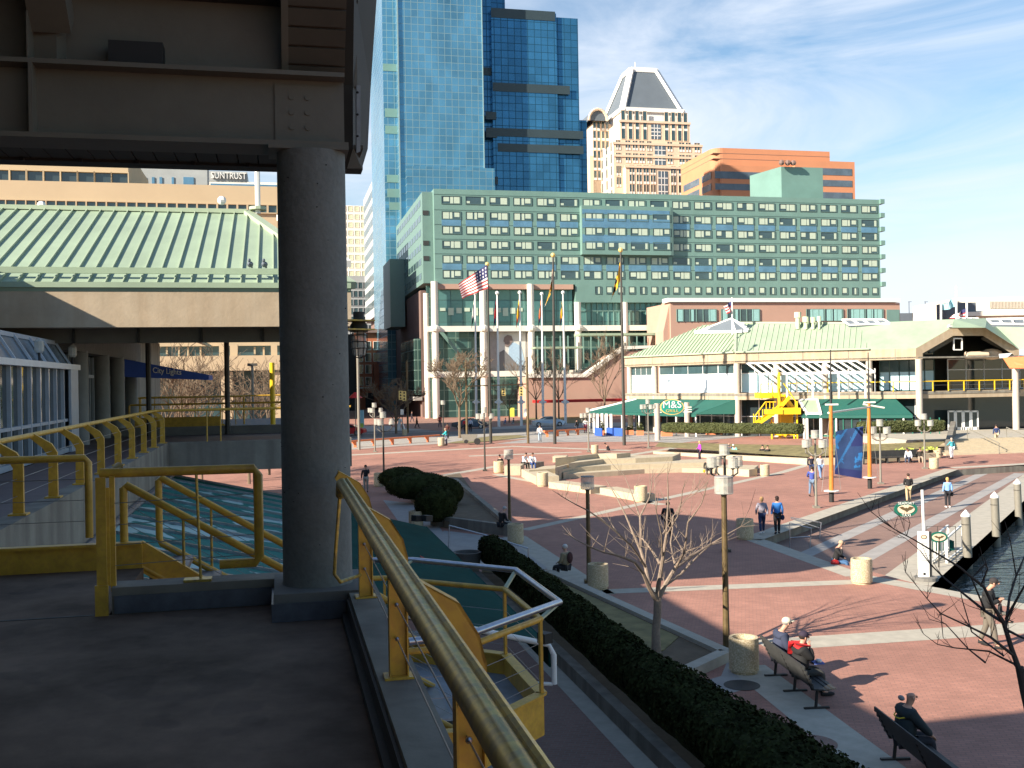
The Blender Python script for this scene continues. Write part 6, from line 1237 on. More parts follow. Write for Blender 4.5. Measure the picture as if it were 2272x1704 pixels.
for pts in ([(1752, 1218), (1752, 1160), (1800, 1172), (1797, 1215)], [(1755, 1172), (1755, 1148), (1822, 1160), (1818, 1195)]):
    a = G(*pts[0], PZ); y = a.y; b = G(*pts[3], PZ); mb = MB(); mb.tube([a, D(*pts[1], y), D(*pts[2], b.y), b], .028, 8); mb.tube([a + Vector((0, 0, .5)), b + Vector((0, 0, .5))], .022, 6); mb.build('rail_loop', 'steel', rl)
rh = thing('ramp_handrail', 'pale steel handrail down the ramp beside the hedge end', 'railing', G(1060, 1230)); a, b = G(995, 1222), G(1173, 1262); mb = MB(); mb.tube([a, D(997, 1166, a.y), D(1088, 1190, (a.y + b.y) / 2), D(1172, 1217, b.y), b], .03, 8); m_ = G(1088, 1216); mb.tube([m_, D(1088, 1190, (a.y + b.y) / 2)], .025, 6); mb.build('pipe', 'steel', rh, smooth=True)
# ---- benches
def bench(lb, pa, pb_, nleg, back=1):
    a, b = Vector(pa), Vector(pb_); e = (b - a).normalized(); n = Vector((-e.y, e.x, 0)); n = n if n.x > 0 else -n; r = thing('park_bench', lb, 'bench', a); L = (b - a).length
    mb = MB()
    for k in range(5): mb.par(a + n * (.02 + k * .1) + Vector((0, 0, .42 + .012 * abs(k - 2))), e * L, n * .085, (0, 0, .03))
    mb.build('seat', 'dark', r); mb = MB()
    for k in range(5): z = .50 + k * .095; mb.par(a - n * (.03 + k * .045) + Vector((0, 0, z)), e * L, n * .03, (0, 0, .085))
    mb.build('backrest', 'dark', r)
    for k in range(nleg):
        p = a + e * (.15 + (L - .3) * k / (nleg - 1)); m2 = MB(); m2.tube([p + n * .10 + Vector((0, 0, .03)), p + n * .14 + Vector((0, 0, .4))], .035, 6); m2.tube([p + n * .40 + Vector((0, 0, .40)), p + n * .02 + Vector((0, 0, .42)), p - n * .2 + Vector((0, 0, .92))], .025, 6); m2.beam(p - n * .16 + Vector((0, 0, .02)), p + n * .40 + Vector((0, 0, .02)), .07, .04); m2.build('leg', 'black', r)
    return r, a, e, n
bA, bB = G(1706, 1496), G(1806, 1578)
B1 = bench('dark bench carrying the man in the cream cap and the red-shouldered person', bA, bB, 3)
cA, cB = G(1965, 1680), G(2170, 1860)
B2 = bench('dark bench at the bottom right edge with the bald man', cA, cB, 3)
# ---- trees
def tree(lb, base, h, seed, m='bark_far', r=.16, levels=5, spread=.55, twig=.018, fork=.3, lean=(0, 0), n0=4, sides=6, name='bare_tree', grow=.72):
    rn = random.Random(seed); T = thing(name, lb, 'tree', base); tr = MB(); tr.tube([base, Vector(base) + Vector((lean[0], lean[1], h * fork))], [r, r * .75], max(6, sides)); tr.build('trunk', m, T, smooth=True); cr_ = MB()
    def br(p, d, L, rad, lv_):
        pts = [p]; q = p; dd = d.copy(); rs = [rad]
        for i in range(3):
            dd = (dd + Vector((rn.uniform(-1, 1), rn.uniform(-1, 1), rn.uniform(-.3, .9))) * .16).normalized(); q = q + dd * L / 3; pts.append(q); rs.append(max(twig * .5, rad * (1 - .16 * (i + 1))))
        cr_.tube(pts, rs, sides if lv_ > 2 else 4, cap=False)
        if lv_ > 0:
            for k in range(rn.choice([2, 3, 3]) + (1 if lv_ < 3 else 0)):
                a = rn.uniform(0, 6.28); side = Vector((math.cos(a), math.sin(a), rn.uniform(-.2, .5))); st_ = pts[rn.choice([1, 2, 3, 3])]
                br(st_, (dd + side * spread * rn.uniform(.6, 1.4)).normalized(), L * grow * rn.uniform(.75, 1.15), rad * .62, lv_ - 1)
    top = Vector(base) + Vector((lean[0], lean[1], h * fork))
    for k in range(n0):
        a = 6.28 * k / n0 + rn.uniform(-.4, .4); br(top - Vector((0, 0, .05)), Vector((math.cos(a) * .62, math.sin(a) * .62, 1)).normalized(), h * (1 - fork) * .42, r * .55, levels)
    cr_.build('crown', m, T); return T
def limb_tree(lb, base, y0, limbs, m, seed, trunk_r, dens=7, tw=.006, twl=.45, dspread=1.4):
    """limbs: lists of (u,v,dy,radius); each becomes a limb at its own depth, with twigs"""
    rn = random.Random(seed); T = thing('bare_tree', lb, 'tree', base); mb = MB()
    for i, L in enumerate(limbs):
        pts = [D(u, v, y0 + dy) for u, v, dy, r in L]; rs = [r for *_, r in L]
        P2, R2 = [pts[0]], [rs[0]]
        for a, b, ra, rb in zip(pts[:-1], pts[1:], rs[:-1], rs[1:]):
            n = max(1, int((b - a).length / .35))
            for k in range(1, n + 1): P2.append(a.lerp(b, k / n) + Vector((rn.uniform(-1, 1), rn.uniform(-1, 1), rn.uniform(-1, 1))) * .022 * (k < n)); R2.append(ra + (rb - ra) * k / n)
        if i == 0: MB().tube(P2, R2, 12).build('trunk', m, T, smooth=True); continue
        mb.tube(P2, R2, 7)
        for k in range(len(P2) - 1):
            for _ in range(rn.choice([0, 1, 1, 2]) if dens else 0):
                if R2[k] > .06: continue
                d_ = (P2[k + 1] - P2[k]).normalized(); s_ = Vector((rn.uniform(-1, 1), rn.uniform(-1, 1), rn.uniform(-.1, 1))).normalized(); dd = (d_ * .7 + s_).normalized(); p = P2[k]; l_ = twl * rn.uniform(.4, 1.5)
                a1 = p + dd * l_ * .5; a2 = a1 + (dd + Vector((0, 0, .35)) + s_ * .2).normalized() * l_ * .5; mb.tube([p, a1, a2], [min(R2[k] * .6, tw * 1.8), tw, tw * .5], 4, cap=False)
                for __ in range(rn.choice([1, 2, 3])): s2 = Vector((rn.uniform(-1, 1), rn.uniform(-1, 1), rn.uniform(-.2, 1))).normalized(); q_ = p.lerp(a1, rn.uniform(.4, 1)); mb.tube([q_, q_ + (dd + s2).normalized() * l_ * .45], [tw * .8, tw * .4], 3, cap=False)
    mb.build('crown', m, T); return T
Yt = G(1456, 1452, .15).y; bs_ = G(1456, 1452, .15)
def c7(x, y): return 1180 + x / 3.771, 1040 + y / 3.771
def LB(*pts): return [(*c7(x, y), dy, r) for x, y, dy, r in pts]
limb_tree('pale bare winter tree in the planting bed beside the hedge', bs_, Yt, [
 [(1456, 1454, 0, .13), (1455, 1400, 0, .105), (1459, 1330, 0, .10)],
 LB((1045, 1100, 0, .075), (985, 1000, -.2, .06), (930, 870, -.5, .05), (860, 780, -.9, .04), (700, 720, -1.5, .03), (500, 660, -2.0, .02), (380, 600, -2.3, .012), (260, 520, -2.6, .006)),
 LB((985, 1000, 0, .05), (950, 820, .4, .045), (910, 680, .7, .04), (905, 400, 1.2, .028), (985, 240, 1.5, .018), (1010, 10, 1.9, .007)),
 LB((910, 690, .7, .035), (830, 500, .9, .028), (720, 260, 1.2, .018), (620, 90, 1.5, .008)),
 LB((905, 410, 1.2, .024), (840, 220, 1.4, .016), (780, 70, 1.7, .008), (740, 0, 1.8, .004)),
 LB((950, 820, .2, .035), (830, 640, -.4, .03), (700, 520, -.8, .025), (470, 350, -1.2, .018), (280, 250, -1.6, .01), (170, 180, -1.9, .005)),
 LB((1050, 1090, 0, .07), (1075, 880, -.2, .055), (1100, 720, -.4, .045), (1125, 560, -.5, .035), (1140, 300, -.6, .022), (1135, 60, -.7, .010), (1140, -60, -.8, .005)),
 LB((1075, 800, -.2, .04), (1010, 690, .4, .03), (930, 590, .8, .02), (830, 540, 1.1, .010)),
 LB((1055, 1090, 0, .075), (1110, 980, .1, .06), (1200, 830, .3, .05), (1350, 720, .7, .035), (1500, 630, 1.1, .025), (1650, 540, 1.4, .016), (1840, 430, 1.8, .006)),
 LB((1200, 830, .3, .04), (1275, 700, -.1, .03), (1305, 450, -.5, .02), (1420, 290, -.9, .012), (1475, 100, -1.2, .006)),
 LB((1110, 980, .1, .04), (1240, 890, .8, .03), (1400, 720, 1.3, .02), (1490, 640, 1.6, .012), (1740, 560, 2.1, .006)),
 LB((1200, 820, .3, .03), (1160, 620, 1.0, .022), (1180, 400, 1.5, .016), (1290, 260, 1.8, .010), (1480, 120, 2.2, .005)),
 LB((1090, 760, -.3, .028), (1085, 560, -1.0, .02), (1040, 350, -1.5, .012), (1060, 200, -1.8, .006)),
 LB((1125, 560, -.5, .02), (1220, 400, -1, .015), (1260, 180, -1.4, .01), (1285, 100, -1.6, .006))], 'bark', 5, .11, 7, .0065, .85)
def c5(x, y): return 1900 + x / 3.949, 1060 + y / 3.949
def LC(*pts): return [(*c5(x, y), dy, r * .72) for x, y, dy, r in pts]
b_ = G(2300, 2010, 0)
limb_tree('dark bare tree at the lower right edge, branches reaching over the quay', Vector((b_.x, 14, 0)), 14, [
 [(2300, 2000, 0, .12), (2290, 1600, 0, .07), (2262, 1480, 0, .055)],
 LC((1440, 1720, 0, .055), (1360, 1500, 0, .048), (1290, 1270, 0, .042), (1200, 1130, -.1, .034), (1120, 960, -.2, .028), (900, 780, -.4, .02), (700, 660, -.5, .016), (500, 540, -.6, .012), (330, 450, -.7, .009), (130, 300, -.8, .006), (10, 130, -.9, .003)),
 LC((1290, 1270, 0, .034), (1130, 1170, .3, .028), (930, 1010, .5, .022), (760, 870, .7, .017), (650, 760, .8, .012), (560, 640, .9, .008), (430, 530, 1, .006), (180, 400, 1.1, .003)),
 LC((1380, 1560, 0, .03), (1180, 1400, -.3, .024), (1000, 1310, -.5, .018), (740, 1190, -.7, .013), (620, 1060, -.8, .009), (540, 960, -.9, .006), (430, 830, -1, .005), (400, 680, -1.1, .003)),
 LC((1400, 1640, 0, .024), (1160, 1520, .3, .018), (860, 1490, .5, .012), (710, 1460, .6, .009), (590, 1370, .7, .006), (520, 1220, .8, .003)),
 LC((1310, 1300, 0, .03), (1340, 1050, .3, .024), (1400, 860, .5, .02), (1469, 700, .7, .014), (1540, 560, .8, .01)),
 LC((1310, 1240, 0, .028), (1420, 1040, -.3, .022), (1500, 900, -.5, .015)), LC((1330, 1340, 0, .028), (1450, 1400, -.2, .02), (1560, 1440, -.4, .012)),
 LC((1130, 1170, .3, .02), (1010, 880, .1, .015), (1120, 760, 0, .01), (1080, 600, -.1, .004)), LC((1400, 860, .5, .015), (1350, 560, .3, .01), (1300, 380, .2, .005)), LC((1090, 950, -.2, .018), (1150, 800, -.4, .012), (1120, 700, -.5, .006)),
 LC((1290, 1560, 0, .02), (1010, 1350, .6, .014), (930, 1080, .8, .01), (900, 940, .9, .004)), LC((440, 510, -.6, .008), (470, 400, -.7, .006), (440, 300, -.8, .003)), LC((330, 450, -.7, .007), (200, 330, -.8, .005), (190, 200, -.9, .003)),
 LC((740, 1190, -.7, .010), (760, 1400, -.9, .006), (830, 1480, -1, .003)), LC((1130, 1620, .2, .02), (980, 1500, .5, .014), (780, 1280, .7, .01), (640, 1240, .8, .006), (560, 1080, .9, .003))], 'bark_dark', 9, .07, 4, .0035, .34)
def far_tree(u, v, h, seed, lb, **k): p = G(u, v); return tree(lb, p, h, seed, **k)
far_tree(1020, 972, 9.8, 11, 'tall thin bare street tree beside the wooden cart', r=.17, levels=5, fork=.36, spread=.75, twig=.04, n0=5)
far_tree(879, 962, 6.6, 12, 'broad bushy bare tree before the dark side block', r=.17, levels=5, fork=.22, spread=.85, twig=.05, n0=6)
far_tree(1190, 932, 11, 13, 'bare tree behind the fourth white flagpole', r=.16, levels=4, fork=.3, spread=.6, twig=.04); far_tree(1240, 930, 11, 14, 'bare tree behind the rightmost white flagpole', r=.16, levels=4, fork=.3, spread=.6, twig=.04)
far_tree(1342, 930, 12, 15, 'spreading bare tree against the sloping pink wall', r=.2, levels=5, fork=.25, spread=.6, twig=.04)
far_tree(1130, 938, 7, 17, 'small bare tree between the white flagpoles', r=.12, levels=4, fork=.3, spread=.7, twig=.03)
for i, (u, s, h, lb) in enumerate(((345, 78, 10, 'leftmost pale bare tree beyond the walkway, behind the blue awning'), (388, 72, 10, 'pale bare tree just right of the blue awning end'), (440, 80, 9.5, 'middle bare tree in front of the beige building'), (545, 75, 8.5, 'bare tree beside the thin yellow post'), (590, 82, 8.5, 'bare tree partly behind the concrete column'))):
    tree(lb, S(s, TU(u, s), .3), h, 30 + i, m='bark_far', r=.11, levels=4, fork=.3, spread=.8, twig=.028, n0=5)
p = S(47, TU(600, 47), 5.3); MB().tube([p, p + Vector((0, 0, 2.9))], .11, 10).build('yellow_post', 'yellow_bright', label='bright yellow post with flat top beyond the walkway', cat='post')
p = S(60, TU(556, 60), 5.3); o = thing('street_lamp', 'thin grey street lamp in front of the beige building beyond the walkway', 'street lamp', (p.x, p.y, 0)); MB().tube([(p.x, p.y, 0), p + Vector((0, 0, 3.1))], .07, 8).build('pole', 'pole_grey', o); MB().xyz(p.x - .25, p.x + .25, p.y - .1, p.y + .1, p.z + 3.0, p.z + 3.15).build('lamp_head', 'pole_dark', o)
# ---- hedges
def leaves(mb, pts, size, rn):
    for p, nrm in pts:
        a = Vector((rn.uniform(-1, 1), rn.uniform(-1, 1), rn.uniform(-1, 1))).normalized(); n = (nrm + a * .8).normalized(); u = n.cross(a).normalized() * size * rn.uniform(.6, 1.4); w = n.cross(u).normalized() * size * rn.uniform(.5, 1.1)
        mb.add([p - u - w, p + u - w, p + u * .6 + w, p - u * .6 + w], [(0, 1, 2, 3)])
def hedge(lb, A, B_, w, h, z0, n, size, m, seed, lump=.06, name='hedge', flare=0):
    rn = random.Random(seed); A, B_ = Vector(A), Vector(B_); L = (B_ - A).length; e = (B_ - A).normalized(); r = Vector((-e.y, e.x, 0)); T = thing(name, lb, 'hedge', (A.x, A.y, z0)); ph = [rn.uniform(0, 6) for _ in range(6)]
    def sec(x, a):                         # rounded box section
        k = 1 + lump * (math.sin(x * 1.9 + ph[0]) + .6 * math.sin(x * 4.3 + ph[1] + a * 2) + .4 * math.sin(x * 9 + ph[2] + a * 5)); c_, s_ = math.cos(a), math.sin(a); f = (abs(c_) ** 4 + abs(s_) ** 4) ** -.25
        ex = min(1, min(x, L - x) / (w * .4) + .35); fl = flare * max(0, 1 - x / 9); return A + e * x + r * (c_ * f * (w + fl) / 2 * k * ex - fl / 2) + Vector((0, 0, h * .5 + s_ * f * h * .5 * (k if s_ > 0 else 1) * (ex * .3 + .7)))
    nx = max(6, int(L / .35)); na = 16; vs = []; mb = MB()
    for i in range(nx + 1):
        for j in range(na): p = sec(L * i / nx, 2 * math.pi * j / na); vs.append(Vector((p.x, p.y, z0 + (p.z) * .97)))
    mb.v = vs; mb.f = [(i * na + j, i * na + (j + 1) % na, (i + 1) * na + (j + 1) % na, (i + 1) * na + j) for i in range(nx) for j in range(na)] + [tuple(range(na)), tuple(nx * na + j for j in range(na))]; mb.m = [0] * len(mb.f); mb.build('core', m, T)
    lf = MB(); pts = []
    for _ in range(n):
        x = rn.uniform(0, L); a = rn.uniform(-.5, math.pi + .5); p = sec(x, a); q = Vector((p.x, p.y, z0 + p.z)); nn = (r * math.cos(a) + Vector((0, 0, math.sin(a)))); pts.append((q + nn * rn.uniform(-.03, .05), nn))
    leaves(lf, pts, size, rn); lf.build('foliage', m, T); return T
hedge('long dark clipped hedge running from the bottom edge beside the path to the ramp', S(12, 7.22, .25), S(38.0, 7.5, .25), .78, .98, .25, 30000, .032, 'hedge', 1, .05, flare=1.1)
def bush(lb, u, v, rx, rz, ry, seed):
    p = G(u, v, .3); rn = random.Random(seed); T = thing('bush', lb, 'bush', p, 'dark rounded bushes by the ramp'); core = MB(); core.sph(p + Vector((0, 0, rz * .92)), (rx, ry, rz), 20, 14, jit=.03); core.build('core', 'hedge', T, smooth=True); pts = []
    for _ in range(3500):
        a, b = rn.uniform(0, 6.28), math.asin(rn.uniform(-.9, 1)); n = Vector((math.cos(a) * math.cos(b), math.sin(a) * math.cos(b), math.sin(b))); pts.append((p + Vector((0, 0, rz * .92)) + Vector((n.x * rx, n.y * ry, n.z * rz)) * rn.uniform(.97, 1.05), n))
    lf = MB(); leaves(lf, pts, .04, rn); lf.build('foliage', 'hedge', T)
bush('leftmost dark rounded clipped bush beside the standing man in the suit', 893, 1083, 1.55, .72, 1.0, 2); bush('middle dark rounded bush in the ramp bed', 932, 1106, 2.0, .80, 1.2, 3); bush('right rear dark rounded bush beside the ramp kerb', 988, 1122, 1.0, .80, 1.0, 4); bush('largest, nearest dark rounded bush of the ramp bed', 968, 1155, 1.05, .92, 1.0, 5)
def lawn(name, px, dz, m, **k): return gsheet(name, px, dz, m, **k)
gb = MB(); LW = [G(u, v) for u, v in ((1453, 1006), (1546, 1013), (1637, 1020), (1794, 1031))]; UP = [Vector((D(u, 985, y).x, y, 1.25)) for u, y in ((1462, 97), (1560, 95), (1640, 92.5), (1800, 89.5))]
for p in LW: p.z += .62
gb.add(LW + UP, [(0, 1, 5, 4), (1, 2, 6, 5), (2, 3, 7, 6)]); LW2 = [G(1794, 1031), G(1930, 1020), G(2075, 1012)]; UP2 = [UP[3], Vector((D(1950, 985, 89).x, 89, 1.3)), Vector((D(2096, 985, 90).x, 90, 1.35))]
for p in LW2: p.z += .6
gb.add(LW2 + UP2, [(0, 1, 4, 3), (1, 2, 5, 4)]); gb.build('grass_bank', 'grass', kind='stuff', label='sloping winter lawn between stone wall and far hedges', cat='grass')
rw_ = thing('retaining_wall', 'long low curved stone retaining wall below the far lawn', 'wall', LW[0]); mb = MB(); WL = [G(u, v) for u, v in ((1453, 1006), (1546, 1013), (1637, 1020), (1794, 1031), (1860, 1030), (1930, 1026), (2075, 1016))]
for a, b in zip(WL[:-1], WL[1:]): mb.beam(Vector((a.x, a.y, .32)), Vector((b.x, b.y, .32)), .5, .68)
mb.build('wall_stone', 'stone', rw_)
mb = MB()
rr_ = random.Random(4); pts = [(G(rr_.uniform(1985, 2080), rr_.uniform(985, 1000), 1.0) + Vector((0, 0, .05)), Vector((0, 0, 1))) for _ in range(260)]; leaves(mb, pts, .07, rr_); mb.build('flowers', 'lime', kind='stuff', label='scatter of yellow flowers on the lawn before the right hedge', cat='flowers')
h1 = G(1472, 990, .8); h2 = D(1784, 987, 101); hedge('long olive clipped hedge in front of the restaurant terrace', (D(1472, 985, 98).x, 98, 1.0), (D(1782, 985, 91).x, 91, 1.0), 1.5, .85, 1.15, 9000, .07, 'hedge_sun', 6, .05)
hedge('shorter olive clipped hedge before the teal terrace doors', (D(1905, 985, 90).x, 90, 1.0), (D(2094, 980, 91).x, 91, 1.0), 1.5, .95, 1.2, 6000, .07, 'hedge_sun', 7, .05)
ds = thing('dark_bench', 'long dark bench under the lawn wall right of the banner', 'bench', G(1960, 1028)); mb = MB(); a, b = G(1915, 1030), G(2045, 1024); mb.beam(a + Vector((0, 0, .45)), b + Vector((0, 0, .45)), .5, .08); mb.beam(a + Vector((0, .25, .75)), b + Vector((0, .25, .75)), .05, .5)
for k in range(6): p = a.lerp(b, k / 5); mb.beam(p, p + Vector((0, 0, .5)), .08, .5)
mb.build('slats', 'dark', ds)
# ---- terracotta planters with shrubs
for k, (u, v, w, lb) in enumerate(((1335, 966, 17, 'leftmost terracotta trough by the blue panels'), (1398, 965, 16, 'terracotta trough right of the blue panels'), (1421, 966, 15, 'terracotta trough under the awning left of the sign'), (1480, 968, 24, 'terracotta trough between the sign pillars'), (1578, 965, 20, 'terracotta trough right of the sign'), (1608, 965, 18, 'terracotta trough before the last awning post'), (1648, 965, 16, 'terracotta trough with round shrub'), (1695, 964, 28, 'terracotta trough with shrubs left of the yellow stairs'))):
    p = G(u, v); w_ = w * p.y / F; t = thing('planter', lb, 'planter', p, 'terracotta troughs along the restaurant terrace'); MB().xyz(p.x - w_ / 2, p.x + w_ / 2, p.y, p.y + .6, p.z, p.z + .55).build('trough', 'terracotta', t)
    mb = MB(); rn = random.Random(k); pts = [(p + Vector((rn.uniform(-w_ * .4, w_ * .4), .3 + rn.uniform(-.25, .25), .6 + rn.uniform(0, .55 if k % 2 else 1.1) * rn.random())), Vector((0, 0, 1))) for _ in range(160)]; leaves(mb, pts, .1, rn); mb.build('shrub', 'hedge_sun', t)
rn = random.Random(8)
for k, (u, v) in enumerate(((1805, 960), (1790, 962))): tree(('left' if k else 'right') + ' bare shrub in the bed beside the yellow stairs', G(u, v), 3.4, 60 + k, m='bark_far', r=.06, levels=4, fork=.08, spread=.6, twig=.03, n0=6)
# ---- street furniture: orange rail benches, cart, cars
for k, (u0, v0, u1, v1, n, lb) in enumerate(((775, 981, 975, 966, 5, 'long orange rail barrier by the road at the left'), (1207, 957, 1298, 951, 4, 'orange rail barrier behind the person in the white shirt'))):
    a, b = G(u0, v0 + 13), G(u1, v1 + 13); r = thing('rail_barrier', lb, 'barrier', a); MB().beam(a + Vector((0, 0, .66)), b + Vector((0, 0, .66)), .3, .16).build('rail', 'orange', r)
    for i in range(n): p = a.lerp(b, (i + .3) / n); mb = MB(); mb.beam(p, p + Vector((0, 0, .6)), .28, .16); mb.beam(p + Vector((-.3, 0, .56)), p + Vector((.1, 0, .2)), .14, .16); mb.build('support', 'orange', r)
p = G(1042, 987); ct = thing('wooden_cart', 'grey wooden handcart with dark wheels on the grass verge', 'cart', p); k_ = p.y / F
mb = MB(); mb.add([(p.x + x * k_, p.y + y, p.z + z) for x, y, z in ((-14, 0, .35), (14, 0, .35), (17, 0, 1.05), (-20, 0, 1.05), (-14, .9, .35), (14, .9, .35), (17, .9, 1.05), (-20, .9, 1.05))], [(0, 1, 2, 3), (5, 4, 7, 6), (1, 5, 6, 2), (4, 0, 3, 7), (3, 2, 6, 7), (4, 5, 1, 0)]); mb.build('tub', 'pole_grey', ct)
for x in (-8, 17): MB().tube([(p.x + x * k_, p.y - .1, p.z + .34), (p.x + x * k_, p.y + .02, p.z + .34)], .34 if x > 0 else .2, 14).build('wheel', 'black', ct)
def car(lb, p, ang, m, seed=0, L=4.8):
    T = thing('parked_car', lb, 'car', (0, 0, 0)); 
    prof = [(-L / 2, .35), (-L / 2, .75), (-L / 2 + .15, .88), (-L * .30, .98), (-L * .16, 1.38), (L * .08, 1.42), (L * .20, 1.30), (L * .30, .98), (L * .46, .82), (L / 2, .68), (L / 2, .35), (L * .40, .22), (-L * .40, .22)]
    mb = MB(); n = len(prof); W_ = .86
    for y, q in ((-W_, 1), (W_, 1)): pass
    ring = lambda y, s_: [(x, y * (1 if z < .95 else s_), z) for x, z in prof]
    mb.add(ring(-W_, .78) + ring(W_, .78), [tuple(range(n)), tuple(range(2 * n - 1, n - 1, -1))] + [(i, n + i, n + (i + 1) % n, (i + 1) % n) for i in range(n)]); mb.build('body', m, T)
    for sx in (-1, 1): 
        g = MB(); y = W_ * .80 * sx; g.add([(-L * .26, y * 1.08, 1.0), (-L * .15, y * .99, 1.33), (L * .08, y * .99, 1.36), (L * .17, y * .99, 1.28), (L * .26, y * 1.08, 1.0)], [(0, 1, 2, 3, 4)]); g.v = [v + Vector((0, .02 * sx, 0)) for v in g.v]; g.build('side_window', 'glass', T)
        for x in (-L * .30, L * .31):
            w = MB(); w.tube([(x, W_ * sx * 1.02, .33), (x, W_ * sx * .8, .33)], .33, 18); o = w.build('wheel', 'tire', T); MB().tube([(x, W_ * sx * 1.035, .33), (x, W_ * sx * .9, .33)], .2, 12).build('rim', 'silver', o)
        MB().xyz(-L / 2 - .01, -L / 2 + .12, min(sx * .55, sx * .84), max(sx * .55, sx * .84), .66, .82).build('tail_light', 'red', T); MB().xyz(L / 2 - .12, L / 2 + .0, min(sx * .55, sx * .84), max(sx * .55, sx * .84), .55, .67).build('headlight', 'lens', T)
    g = MB(); g.slab([(-L * .29, -.62, 1.01), (-L * .29, .62, 1.01), (-L * .168, .58, 1.36), (-L * .168, -.58, 1.36)], .012); g.slab([(L * .285, .62, 1.01), (L * .285, -.62, 1.01), (L * .205, -.58, 1.30), (L * .205, .58, 1.30)], .012); g.build('windscreen', 'glass', T)
    T.location = p; T.rotation_euler = (0, 0, ang); return T
car('silver saloon car driving on the street behind the rightmost white flagpoles', G(1217, 946), .06, 'silver'); car('dark blue saloon car partly behind pedestrians on the street', G(1044, 951), -.12, 'cardark', L=5.0); car('bright red vehicle at the left edge beyond the street pole', G(770, 966), -.1, 'red', L=4.6)
c_ = G(802, 950); ad_ = thing('advert_kiosk', 'blue and white upright advert panel by the dark building', 'advert', c_); MB().xyz(c_.x - .35, c_.x + .35, c_.y, c_.y + .3, c_.z, c_.z + 2.6).build('panel', 'flag_cyan', ad_); MB().xyz(c_.x - .3, c_.x + .3, c_.y - .02, c_.y - .001, c_.z + .1, c_.z + .7).build('green_foot', 'lime', ad_)
c_ = D(788, 872, 125); pq = thing('red_parasol', 'bright red closed parasol shape by the dark building', 'parasol', G(788, 940)); MB().lathe((c_.x, c_.y, c_.z - .6), [(.9, 0), (.1, .7)], 10).build('canopy', 'red', pq); MB().tube([(c_.x, c_.y, .8), (c_.x, c_.y, c_.z)], .05, 6).build('pole', 'pole_grey', pq)
p = G(884, 955); sa = thing('a_frame_board', 'white folding board standing on the pavement by the street tree', 'board', p); mb = MB(); mb.beam(p, p + Vector((.2, .2, 1.6)), .4, .05); mb.beam(p + Vector((.9, .1, 0)), p + Vector((.3, .2, 1.6)), .4, .05); mb.build('boards', 'white', sa)
for k, (u, col_) in enumerate(((1130, 'lime'), (1222, 'lime'), (1275, 'curtain_cloth'))): fp(ht, 'lobby_panel', col_, HS - 2, u - 6, u + 6, 905, 930, .2)
# ================================================================ people
CLO = {}
def cmat(c, rough=.85):
    k = tuple(c)
    if k not in CLO: CLO[k] = mat('cloth', c, rough, var=.12, scale=6)
    return CLO[k]
mk('skin', (.52, .29, .20), .6, var=.06, scale=8); mk('skin_dark', (.16, .08, .05), .6, var=.06, scale=8)
def skin(name, chain, parent, m, sub=1):
    """chain: list of polylines [(point, radius)...]; equal points merge into one joint"""
    V, R, E, idx = [], [], [], {}
    for line in chain:
        pv_ = None
        for p, r in line:
            k = tuple(round(c, 4) for c in p)
            if k not in idx: idx[k] = len(V); V.append(p); R.append(r)
            i = idx[k]
            if pv_ is not None and pv_ != i: E.append((pv_, i))
            pv_ = i
    me = bpy.data.meshes.new(name); me.from_pydata(V, E, []); me.materials.append(m if not isinstance(m, str) else M[m]); o = bpy.data.objects.new(name, me); COL.objects.link(o); o.parent = parent
    md = o.modifiers.new('skin', 'SKIN'); md.use_smooth_shade = True
    for i, sv in enumerate(me.skin_vertices[0].data):
        r = R[i]; sv.radius = r if isinstance(r, tuple) else (r, r)
        sv.use_root = (i == 0)
    sb_ = o.modifiers.new('sub', 'SUBSURF'); sb_.levels = sub; sb_.render_levels = sub
    return o
